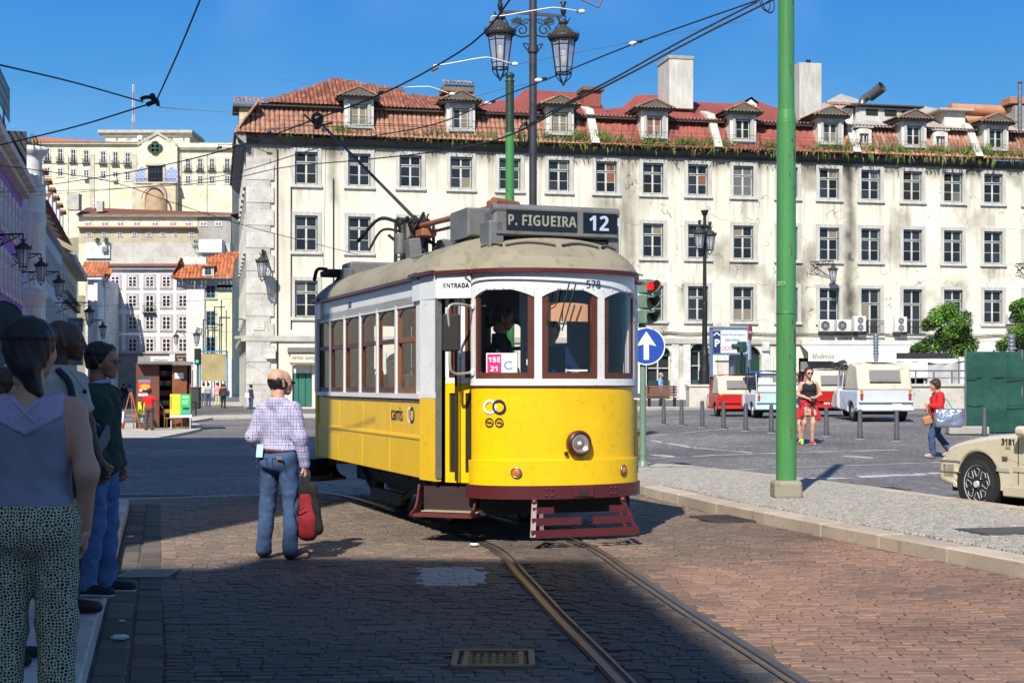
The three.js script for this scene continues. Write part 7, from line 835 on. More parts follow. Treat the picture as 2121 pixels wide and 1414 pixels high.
// ---------- overhead wires ----------
function wire(name, label, pts, r = .014, sag = .0, m = IRON) { const a = pts.map(([x, y, d]) => P(x, y, d)), o = a[0].clone(); const b = new B(); b.tube(a.map((v) => v.sub(o)), r * .68, Math.max(24, a.length * 12), 5); const q = b.mesh(name, m, null); q.position.copy(o); return tag(q, label, 'wire'); }
const CW = mat([.012, .012, .014], .6);
wire('contact_wire', 'thick contact wire from the left lantern down to the trolley pole', [[1070, -20, 17.5], [1000, 70, 18.3], [895, 141, 19.4], [770, 203, 20.8], [657, 245, 22.3], [560, 281, 24.2], [450, 315, 27], [300, 350, 32], [120, 380, 40], [-60, 405, 50]], .018, 0, CW);
wire('contact_wire', 'contact wire crossing both lanterns from the upper right loop to the left', [[1585, -5, 19], [1310, 92, 21], [1125, 167, 23], [1049, 196, 24], [917, 252, 25.4], [777, 281, 28], [668, 304, 31], [450, 366, 40], [200, 395, 55], [-60, 412, 75]], .016, 0, CW);
wire('feeder_cable', 'upper of the two thick black cables from the green pole down to the left', [[1570, 3, 18.2], [1420, 80, 18.6], [1270, 163, 19], [1180, 210, 19.4], [1095, 258, 19.8]], .019, 0, CW);
wire('feeder_cable', 'lower of the two thick black cables from the green pole down to the left', [[1640, -20, 18.2], [1440, 80, 18.7], [1275, 168, 19.1], [1180, 214, 19.6], [1100, 260, 20], [925, 310, 26], [760, 330, 32], [585, 347, 40], [450, 375, 48], [250, 390, 60], [-50, 400, 80]], .02, 0, CW);
wire('span_wire', 'wire across the upper left sky from the left edge to the wire junction', [[-20, 130, 12], [150, 170, 14], [295, 211, 16]], .013, 0, CW); wire('span_wire', 'steep wire rising from the wire junction to the top edge', [[324, 207, 16], [370, 105, 14], [420, -15, 12.5]], .013, 0, CW);
wire('span_wire', 'wire from the wire junction down to the violet house', [[306, 216, 16], [170, 258, 16.5], [0, 300, 17.5], [-40, 310, 18]], .013, 0, CW); wire('span_wire', 'thin wire from the wire junction right to the long building corner', [[330, 222, 16], [400, 228, 30], [500, 234, 60], [560, 240, 89]], .01, 0, STEEL);
wire('span_wire', 'thin wire crossing in front of the convent to the left edge', [[-20, 340, 30], [200, 370, 34], [270, 388, 36], [330, 410, 38], [500, 465, 42], [740, 527, 46]], .014, 0, CW); wire('span_wire', 'thin lower wire across the left street below the lanterns', [[-20, 636, 60], [240, 632, 70], [480, 618, 85]], .012, 0, CW); wire('span_wire', 'lowest thin wire across the left street', [[220, 692, 90], [350, 690, 90], [500, 686, 88]], .012, 0, STEEL);
wire('span_wire', 'thin pale wire from the left lantern to the right past the chimney', [[560, 160, 40], [900, 212, 33], [1060, 180, 30], [1140, 165, 29]], .007, 0, STEEL); wire('span_wire', 'thin pale stay from the insulator across the right lantern', [[1075, 132, 20], [1200, 108, 21], [1330, 82, 22], [1560, 40, 23]], .006, 0, STEEL); wire('span_wire', 'level wire running before the long building eaves to the green pole', [[655, 262, 24], [850, 262, 30], [1060, 280, 40], [1400, 300, 60], [1640, 310, 75]], .01, 0, CW); wire('span_wire', 'thin vertical wire hanging before the long building beside the trolley pole', [[674, 268, 26], [673, 400, 26], [670, 556, 26]], .006, 0, CW);
{ const c = thing('wire_junction', 'black bow-shaped wire junction against the upper left sky', 'wire junction', P(313, 211, 16)), k = 16 / F; new B().tube([[-22 * k, 4 * k, 0], [-18 * k, 8 * k, 0], [-8 * k, 10 * k, 0], [6 * k, 8 * k, 0], [12 * k, 2 * k, 0], [14 * k, -8 * k, 0]], .022, 20, 6).bar(V(-10 * k, -6 * k, 0), V(10 * k, 2 * k, 0), .026).sph(.035, 2 * k, 12 * k, 0).bar(V(2 * k, 4 * k, 0), V(2 * k, 12 * k, 0), .02).mesh('bow', CW, c); }
for (const [l, a, b, e, d] of [['white pull-off rod over the left lantern', [898, 137], [1010, 118], [1062, 132], 19.5], ['white pull-off rod across the top of the grey lamp post', [1018, 36], [1148, 15], [1200, 23], 18.5], ['white pull-off rod before the upper roof', [786, 186], [890, 179], [932, 194], 21], ['white pull-off rod near the trolley pole', [554, 270], [640, 259], [672, 268], 23.5], ['white pull-off rod at the left of the long building', [452, 301], [522, 303], [556, 317], 27]]) { const A = P(...a, d), k = (q) => P(...q, d).sub(A), t = thing('pull_off_rod', l, 'rod', A); new B().tube([V(0, -.04, 0), V(0, .01, 0), k(b).multiplyScalar(.15).setY(.02), k(b).multiplyScalar(.97), k(b).lerp(k(e), .1), k(e)], .008, 40, 6).mesh('rod', mat([.6, .6, .62], .4, { metalness: .3 }), t); const q = k(e); new B().sph(.03, q.x + .03, q.y - .005, 0, 1.6, 1, 1).mesh('insulator', mat([.65, .66, .6], .3), t); new B().bar(V(-.03, -.06, 0), V(.06, -.02, 0), .02).mesh('clamp', worn([.2, .12, .05], .6), t); new B().sph(.02, q.x - .02, q.y, 0).mesh('end_ferrule', worn([.2, .12, .05], .6), t); }
for (const [l, px, py, d] of [['white insulator on the wire above the right lantern', 1312, 90, 21], ['white insulator on the wire at the grey lamp post', 1115, 166, 23], ['white insulator on the wire at the chimney cap', 1010, 214, 25]]) { const t = thing('insulator', l, 'insulator', P(px, py, d)); new B().sph(.035, 0, 0, 0, 1.8, 1, 1).mesh('body', mat([.7, .71, .65], .3), t); new B().sph(.025, .1, .03, 0, 1.6, 1, 1).mesh('clamp', IRON, t); }
{ const t = thing('cable_loop', 'black cable loops hanging at the top beside the thick green pole', 'cable', P(1588, 15, 18.2)); for (const [r, x] of [[.085, -.02], [.1, .02]]) new B().add(new THREE.TorusGeometry(r, .008, 6, 28), M4(x, .07, 0, 0, .3, .3, V(.8, 1.4, 1))).mesh('loop', CW, t); const u = thing('steel_bracket', 'triangular grey bracket at the top edge right of the lanterns', 'bracket', P(1240, 15, 18.5)); new B().bar(V(0, 0, 0), V(-.26, .12, 0), .012).bar(V(0, 0, 0), V(.05, .12, 0), .012).mesh('rods', mat([.13, .13, .14], .5), u); }
// ---------- vehicles ----------
function wheelAt(t, x, y, z, r, w, rimC, spokes = 0) { // axle along x
  const RR = spokes ? .73 : .66, g = sub('wheel', t, [x, y, z]); new B().lathe([[r * RR, -w / 2], [r * .9, -w / 2], [r, -w * .32], [r, w * .32], [r * .9, w / 2], [r * RR, w / 2]], 0, 0, 0, 32, M4(0, 0, 0, 0, 0, Math.PI / 2)).mesh('tyre', RUBBER, g); const s = Math.sign(x) || 1;
  if (!spokes) { new B().cyl(r * .67, r * .67, w * .7, 0, 0, 0, 24, 0, 0, Math.PI / 2).sph(r * .3, s * w * .34, 0, 0, .4, 1, 1).mesh('rim', rimC, g); return g; }
  const sh = new THREE.Shape(); sh.absarc(0, 0, r * .73, 0, 7); for (let i = 0; i < spokes; i++) { const a = i / spokes * 6.2832, h = new THREE.Path(); const q = (rad, da) => [rad * Math.cos(a + da), rad * Math.sin(a + da)]; h.moveTo(...q(r * .56, -.28)); h.lineTo(...q(r * .62, 0)); h.lineTo(...q(r * .56, .28)); h.lineTo(...q(r * .3, .1)); h.lineTo(...q(r * .3, -.1)); h.closePath(); sh.holes.push(h); }
  new B().ext(sh, .03, M4(s * (w * .36), 0, 0, 0, s * Math.PI / 2)).mesh('alloy_rim', rimC, g); new B().cyl(r * .66, r * .66, .02, s * w * .1, 0, 0, 24, 0, 0, Math.PI / 2).mesh('brake_disc', BLACK, g); new B().add(new THREE.TorusGeometry(r * .73, .014, 6, 36), M4(s * w * .4, 0, 0, 0, Math.PI / 2)).cyl(r * .14, r * .12, .03, s * (w * .36 + .03), 0, 0, 18, 0, 0, Math.PI / 2).mesh('rim_lip', rimC, g); const lb = new B(); for (let i = 0; i < 5; i++) { const a = i / 5 * 6.2832; lb.sph(.011, s * (w * .36 + .03), r * .2 * Math.cos(a), r * .2 * Math.sin(a), 1, 1, 1, 6); } lb.mesh('wheel_bolts', BLACK, g).userData.kind = 'stuff'; return g;
}
const CREAM = worn([.66, .59, .44], .85), CLEARW = new THREE.MeshPhysicalMaterial({ color: col(.6, .6, .62), roughness: .12, transmission: .6, thickness: 0, side: THREE.DoubleSide });
const wheelAt0 = wheelAt;
function tuktuk(label, px, py, o) { // three-wheeler seen from behind: forward is -z
  const t = thing('tuk_tuk', label, 'tuk-tuk', G(px, py), o.turn ?? .06, 'tuk-tuks parked in a row'); const SY = .83; t.scale.set(o.s, o.s * SY, o.s); const wheelAt = (...a) => { a[2] /= SY; const g = wheelAt0(...a); g.scale.y = 1 / SY; }; const bc = paint(o.c, .35), roofM = worn(o.roof || [.66, .59, .44], .85), W = .74;
  const arch = new THREE.Shape(); arch.moveTo(-.55, .34); arch.lineTo(-.33, .34); arch.absarc(0, .30, .33, Math.PI, 0, true); arch.lineTo(.62, .42); arch.lineTo(.66, .98); arch.lineTo(-1.0, .98); arch.lineTo(-.98, .34); arch.closePath();
  new B().ext(arch, 2 * W, M4(W, 0, .0, 0, -Math.PI / 2).multiply(M4(0, 0, 0)), .05, null, 3).mesh('rear_body', bc, t);
  new B().rbox(2 * W - .06, .06, .05, 0, .62, .665, .02).rbox(2 * W + .02, .12, .12, 0, .38, .63, .05).mesh('tail_moulding', bc, t);
  for (const s of [-1, 1]) { new B().cyl(.045, .045, .03, s * .63, .84, .665, 14, Math.PI / 2).cyl(.04, .04, .03, s * .63, .73, .665, 14, Math.PI / 2).mesh('tail_light', mat([.45, .03, .015], .3), t); new B().cyl(.04, .04, .03, s * .63, .95, .655, 14, Math.PI / 2).mesh('indicator', mat([.6, .2, .02], .3), t); wheelAt(t, s * .62, .27, 0, .27, .16, o.whitewall ? mat([.7, .7, .68], .5) : mat([.4, .4, .4], .4, { metalness: .6 })); }
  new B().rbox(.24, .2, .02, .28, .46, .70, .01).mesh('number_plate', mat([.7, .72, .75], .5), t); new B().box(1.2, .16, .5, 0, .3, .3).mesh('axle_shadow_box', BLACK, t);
  wheelAt(t, .001, .27, -1.85, .27, .12, mat([.4, .4, .4], .4, { metalness: .6 }));
  // nose, floor, doors
  new B().ext([[-2.2, .38], [-1.75, .34], [-1.55, .42], [-1.5, .98], [-1.72, 1.05], [-2.1, .85], [-2.25, .6]], 1.2, M4(.6, 0, 0, 0, -Math.PI / 2), .06, null, 3).mesh('front_cowl', bc, t); new B().box(1.3, .06, 1.0, 0, .36, -1.2).mesh('floor', BLACK, t); for (const s of [-1, 1]) { new B().rbox(.05, .56, .42, s * .70, .66, -1.28, .02, 0, s * .05).mesh('door', bc, t); new B().rbox(.03, .44, .3, s * .735, .66, -1.28, .015, 0, s * .05).mesh('door_inset', CREAM, t); }
  new B().rbox(1.2, .1, .5, 0, .62, -.85, .04).rbox(1.2, .45, .1, 0, .88, -.62, .04).mesh('seat', worn([.5, .43, .3], .7), t);
  const fr = new B(); for (const s of [-1, 1]) fr.tube([[s * .58, 1.0, -1.66], [s * .6, 1.4, -1.5], [s * .6, 1.72, -1.36], [s * .6, 1.78, -1.2]], .02, 14, 6).bar(V(s * .68, .95, -.95), V(s * .62, 1.74, -.9), .014); fr.bar(V(-.6, 1.74, -1.34), V(.6, 1.74, -1.34), .02).mesh('windscreen_frame', o.open ? STEEL : bc, t); new B().quad(V(-.57, 1.03, -1.64), V(.57, 1.03, -1.64), V(.58, 1.72, -1.37), V(-.58, 1.72, -1.37)).mesh('windscreen', CLEARW, t);
  // canvas: roof over the front and hood behind
  const rf = new THREE.PlaneGeometry(1.42, 1.5, 10, 8).rotateX(-Math.PI / 2), rp = rf.attributes.position; for (let i = 0; i < rp.count; i++) rp.setY(i, 1.78 + .1 * Math.cos(rp.getX(i) * 2) - .05 * Math.pow(rp.getZ(i), 2) + .012 * noise3(rp.getX(i) * 9, rp.getZ(i) * 9, o.s)); rf.translate(0, 0, -.75); rf.computeVertexNormals(); put('canvas_roof', plain(rf), roofM, t);
  new B().bar(V(-.7, 1.7, -1.45), V(.7, 1.7, -1.45), .02).bar(V(-.7, 1.7, 0), V(.7, 1.7, 0), .016).mesh('roof_rail', roofM, t);
  if (!o.open) { const hs = new THREE.Shape(); hs.moveTo(-.62, .98); hs.lineTo(.62, .98); hs.lineTo(.60, 1.1); hs.lineTo(.42, 1.74); hs.lineTo(.1, 1.8); hs.lineTo(-.25, 1.78); hs.closePath(); new B().ext(hs, 1.42, M4(.71, 0, .0, 0, -Math.PI / 2), .06, null, 4).mesh('canvas_hood', CREAM, t); const wd = sub('rear_window', t, [0, 1.42, .575], 0); wd.rotation.x = -.27; new B().rbox(.82, .38, .02, 0, 0, 0, .01).mesh('window_border', worn([.3, .25, .2], .8), wd); new B().rbox(.74, .3, .02, 0, 0, .008, .01).mesh('plastic_window', phys([.2, .19, .19], .15), wd); new B().box(1.4, .03, .02, 0, 1.0, .66).mesh('hood_seam', worn([.4, .35, .25], .8), t); }
  else { new B().bar(V(-.66, .98, .5), V(-.64, 1.76, .3), .018).bar(V(.66, .98, .5), V(.64, 1.76, .3), .018).bar(V(-.66, 1.3, .42), V(.66, 1.3, .42), .014).mesh('canopy_posts', STEEL, t); new B().rbox(1.2, .12, .45, 0, 1.02, .05, .05).rbox(1.2, .4, .1, 0, 1.2, .35, .05).rbox(.5, .25, .08, -.3, 1.45, .2, .04).mesh('rear_seat', worn([.65, .66, .64], .7), t); }
  if (o.text) letters(o.text, .09, mat([.8, .8, .78], .6), t, M4(0, .52, .70), 'phone_number');
}
tuktuk('red tuk-tuk with a cream hood, leftmost of the parked row', 1521, 862, { c: [.5, .018, .015], s: .88, roof: [.4, .02, .02] });
tuktuk('pale blue tuk-tuk with a dark blue roof, partly behind the green pole', 1602, 865, { c: [.5, .66, .75], s: .95, roof: [.02, .1, .36], open: 1, whitewall: 1 });
tuktuk('red tuk-tuk with a cream hood and a phone number, behind the jogger', 1716, 862, { c: [.5, .018, .015], s: 1.0, text: '963 501 125' });
tuktuk('white tuk-tuk with a cream hood, rightmost of the parked row', 1819, 872, { c: [.62, .66, .74], s: 1.13 });
{ // white van behind the stall
  const t = thing('white_van', 'white van behind the market stall, beside the netting', 'van', [P(1985, 800, 72).x, terrain(20, 72), -72], -1.2), w = paint([.68, .69, .7], .4); new B().ext([[-2.2, .4], [2.0, .4], [2.4, .9], [2.2, 1.25], [1.5, 1.5], [1.1, 2.2], [-2.2, 2.2]], 1.9, M4(0, 0, -.95), .1, null, 2).mesh('body', w, t); new B().ext([[1.2, 1.45], [1.42, 1.45], [1.12, 2.05], [1.0, 2.05]], 1.96, M4(-.1, 0, -.98)).ext([[.2, 1.4], [1.1, 1.4], [.95, 2.0], [.2, 2.0]], 1.93, M4(0, 0, -.965)).mesh('windows', GLASSES[0], t); for (const x of [-1.4, 1.5]) for (const s of [-1, 1]) { const g = sub('wheel', t, [x, .34, s * .85]); new B().cyl(.34, .34, .2, 0, 0, 0, 24, Math.PI / 2).mesh('tyre', RUBBER, g); new B().cyl(.2, .2, .21, 0, 0, 0, 18, Math.PI / 2).mesh('rim', STEEL, g); }
}
{ // cream taxi at the right edge, heading away to the left
  const wp = G(2017, 1056), th = .40, c = Math.cos(th), s = Math.sin(th), t = thing('taxi', 'cream taxi saloon with number 3181, cut off at the right edge', 'taxi', [wp.x + .78 * c + .12, 0, wp.z - .78 * s], th), bc = paint([.66, .58, .42], .28, { clearcoat: .8, clearcoatRoughness: .08 });
  const side = new THREE.Shape(), R = .37; side.moveTo(-.66, .30); side.lineTo(-R, .24); side.absarc(0, .32, R, Math.PI + .2, -.2, true); side.lineTo(2.8 - R, .24); side.absarc(2.8, .32, R, Math.PI + .2, -.2, true); side.lineTo(3.85, .3); side.lineTo(3.9, .62); side.bezierCurveTo(3.9, .9, 3.75, .95, 3.4, .97); side.lineTo(.75, .98); side.bezierCurveTo(.3, .94, -.3, .88, -.54, .77); side.lineTo(-.62, .64); side.lineTo(-.68, .56);
  const g = plain(new THREE.ExtrudeGeometry(side, { depth: 1.50, bevelEnabled: true, bevelThickness: .13, bevelSize: .06, bevelOffset: -.06, bevelSegments: 5, curveSegments: 20 })); g.applyMatrix4(M4(.75, 0, 0, 0, -Math.PI / 2)); boxUV(g); put('body', g, bc, t);
  const gh = [[.72, .95], [1.35, 1.38], [1.6, 1.43], [2.6, 1.42], [2.9, 1.37], [3.45, .96]]; new B().ext(gh, 1.44, M4(.72, 0, 0, 0, -Math.PI / 2), .08, null, 3).mesh('cabin', bc, t); new B().ext([[.98, 1.0], [1.42, 1.33], [1.9, 1.36], [1.9, 1.0]], 1.5, M4(.75, 0, 0, 0, -Math.PI / 2)).ext([[2.0, 1.0], [2.0, 1.36], [2.6, 1.35], [2.95, 1.02]], 1.5, M4(.75, 0, 0, 0, -Math.PI / 2)).mesh('side_windows', GLASSES[0], t); new B().quad(V(-.62, 1.0, .76), V(.62, 1.0, .76), V(.56, 1.37, 1.3), V(-.56, 1.37, 1.3)).mesh('windscreen', GLASSES[0], t);
  new B().rbox(1.76, .34, .40, 0, .46, -.53, .09, 0, 0, 0, 4).mesh('bumper', paint([.6, .53, .39], .45), t); new B().box(1.78, .018, .42, 0, .585, -.52).box(1.78, .012, .42, 0, .45, -.52).mesh('bumper_groove', mat([.2, .18, .14], .6), t); for (const k of [-1, 1]) { new B().rbox(.14, .16, .2, k * .77, .71, -.52, .05, 0, 0, 0, 3).mesh('headlamp', phys([.13, .13, .13], .1, { clearcoat: 1 }), t); new B().rbox(.025, .05, .09, k * .885, .66, .5, .01).mesh('side_indicator', mat([.12, .07, .05], .4), t); new B().box(.014, .04, .22, k * .885, .52, .47).mesh('wing_trim', mat([.4, .37, .3], .4), t); new B().box(.012, .06, 2.3, k * .885, .54, 1.8).mesh('side_moulding', paint([.55, .48, .35], .5), t); new B().box(.004, .6, .012, k * .881, .66, .72).box(.004, .6, .012, k * .881, .66, 1.95).mesh('door_gap', BLACK, t); new B().rbox(.14, .12, .2, k * .98, 1.0, .92, .05, 0, 0, 0, 3).mesh('mirror', bc, t); new B().rbox(.015, .5, .3, k * .885, .74, 1.25, .006).mesh('dark_door_badge', mat([.02, .022, .024], .5), t); for (const z of [0, 2.8]) { wheelAt(t, k * .78, .32, z, .325, .2, mat([.62, .62, .63], .4, { metalness: .3 }), 8); new B().cyl(.37, .37, .5, k * .62, .33, z, 28, 0, 0, Math.PI / 2).mesh('wheel_well', BLACK, t); } new B().rbox(.05, .14, 1.9, k * .86, .27, 1.4, .03).mesh('sill', paint([.55, .48, .35], .5), t); }
  letters('3181', .075, mat([.02, .02, .022], .5), t, M4(-.884, .86, .55, 0, -Math.PI / 2 + .02), 'taxi_number'); new B().box(.004, .03, .09, -.884, .79, .55).mesh('small_plate', mat([.3, .25, .15], .5), t); new B().rbox(.5, .16, .2, 0, 1.52, 1.9, .05).mesh('roof_sign', mat([.6, .6, .55], .5), t); new B().box(1.5, .1, 4.2, 0, .25, 1.5).mesh('underbody', BLACK, t); new B().rbox(.7, .2, .04, 0, .68, -.64, .03).mesh('grille', mat([.06, .06, .06], .4, { metalness: .5 }), t);
}
// ---------- people: bodies and clothes meshed from joined tapered limbs ----------
function nets(f, lo, hi, h) { // surface nets over a box
  const nx = Math.ceil((hi[0] - lo[0]) / h) + 1, ny = Math.ceil((hi[1] - lo[1]) / h) + 1, nz = Math.ceil((hi[2] - lo[2]) / h) + 1, val = new Float32Array(nx * ny * nz), id = new Int32Array(nx * ny * nz).fill(-1), pos = [], idx = [];
  for (let k = 0, n = 0; k < nz; k++) for (let j = 0; j < ny; j++) for (let i = 0; i < nx; i++) val[n++] = f(lo[0] + i * h, lo[1] + j * h, lo[2] + k * h);
  const at = (i, j, k) => (k * ny + j) * nx + i, E = [[0, 1], [2, 3], [4, 5], [6, 7], [0, 2], [1, 3], [4, 6], [5, 7], [0, 4], [1, 5], [2, 6], [3, 7]];
  for (let k = 0; k < nz - 1; k++) for (let j = 0; j < ny - 1; j++) for (let i = 0; i < nx - 1; i++) {
    const v = []; let m = 0; for (let c = 0; c < 8; c++) { v[c] = val[at(i + (c & 1), j + ((c >> 1) & 1), k + (c >> 2))]; if (v[c] < 0) m++; } if (!m || m === 8) continue;
    let x = 0, y = 0, z = 0, n = 0; for (const [a, b] of E) if ((v[a] < 0) !== (v[b] < 0)) { const t = v[a] / (v[a] - v[b]); x += lerp(a & 1, b & 1, t); y += lerp((a >> 1) & 1, (b >> 1) & 1, t); z += lerp(a >> 2, b >> 2, t); n++; }
    id[at(i, j, k)] = pos.length / 3; pos.push(lo[0] + (i + x / n) * h, lo[1] + (j + y / n) * h, lo[2] + (k + z / n) * h);
  }
  const quad = (a, b, c, d, s) => { if (a < 0 || b < 0 || c < 0 || d < 0) return; s ? idx.push(a, b, c, a, c, d) : idx.push(a, c, b, a, d, c); };
  for (let k = 1; k < nz - 1; k++) for (let j = 1; j < ny - 1; j++) for (let i = 1; i < nx - 1; i++) { const s = val[at(i, j, k)] < 0; if (s !== val[at(i + 1, j, k)] < 0) quad(id[at(i, j - 1, k - 1)], id[at(i, j, k - 1)], id[at(i, j, k)], id[at(i, j - 1, k)], s); if (s !== val[at(i, j + 1, k)] < 0) quad(id[at(i - 1, j, k - 1)], id[at(i - 1, j, k)], id[at(i, j, k)], id[at(i, j, k - 1)], s); if (s !== val[at(i, j, k + 1)] < 0) quad(id[at(i - 1, j - 1, k)], id[at(i, j - 1, k)], id[at(i, j, k)], id[at(i - 1, j, k)], s); }
  const g = new THREE.BufferGeometry(); g.setAttribute('position', new THREE.Float32BufferAttribute(pos, 3)); g.setIndex(idx); g.computeVertexNormals(); const q = plain(g); return q;
}
const field = (prims, k, grow = 0) => { const P = prims.map(([a, b, ra, rb, fl = 1]) => { const d = [b[0] - a[0], b[1] - a[1], b[2] - a[2]]; return [a, d, 1 / (d[0] * d[0] + d[1] * d[1] + d[2] * d[2] + 1e-9), ra + grow, rb + grow, 1 / fl]; }); return (x, y, z) => { let r = 9; for (const [a, d, il, ra, rb, fl] of P) { const px = x - a[0], py = y - a[1], pz = z - a[2], t = clamp((px * d[0] + py * d[1] + pz * d[2]) * il), qx = px - d[0] * t, qy = py - d[1] * t, qz = (pz - d[2] * t) * fl, v = Math.sqrt(qx * qx + qy * qy + qz * qz) - ra - (rb - ra) * t; const h = Math.max(k - Math.abs(r - v), 0) / k; r = Math.min(r, v) - h * h * k * .25; } return r; }; };
const boxOf = (prims, m) => { const lo = [9, 9, 9], hi = [-9, -9, -9]; for (const [a, b, ra, rb, fl = 1] of prims) for (const [p, r] of [[a, ra], [b, rb]]) for (let c = 0; c < 3; c++) { lo[c] = Math.min(lo[c], p[c] - r * Math.max(1, c === 2 ? fl : 1) - m); hi[c] = Math.max(hi[c], p[c] + r * Math.max(1, c === 2 ? fl : 1) + m); } return [lo, hi]; };
const SKIN = mat([.5, .27, .18], .6), SKINT = mat([.36, .17, .1], .6), SKIND = mat([.085, .04, .024], .55), STRAND = texture(256, 256, (u, v) => .35 + .65 * fbm(u + .02 * fbm(u, v, 4, 2, 1), v * .12, 64, 2, 9), { size: .16 }), HAIRD = mat([.03, .02, .016], .5, { map: STRAND, bumpMap: STRAND, bumpScale: .004 }), HAIRB = mat([.11, .05, .026], .55, { map: STRAND, bumpMap: STRAND, bumpScale: .004 });
const cloth = (c, o = {}) => mat(c, .9, { map: CLEAN, bumpMap: BUMPF, bumpScale: .002, ...o });
const DENIM = mat([.05, .10, .22], .9, { map: texture(256, 256, (u, v) => .68 + .32 * fbm(u, v, 8, 5, 4) - .06 * Math.sin((u + v) * 500), { size: .5 }), bumpMap: BUMPF, bumpScale: .002 });
const rot = (v, yaw, pitch, roll = 0) => { const q = V(...v).applyEuler(new THREE.Euler(pitch, yaw, roll, 'YXZ')); return [q.x, q.y, q.z]; };
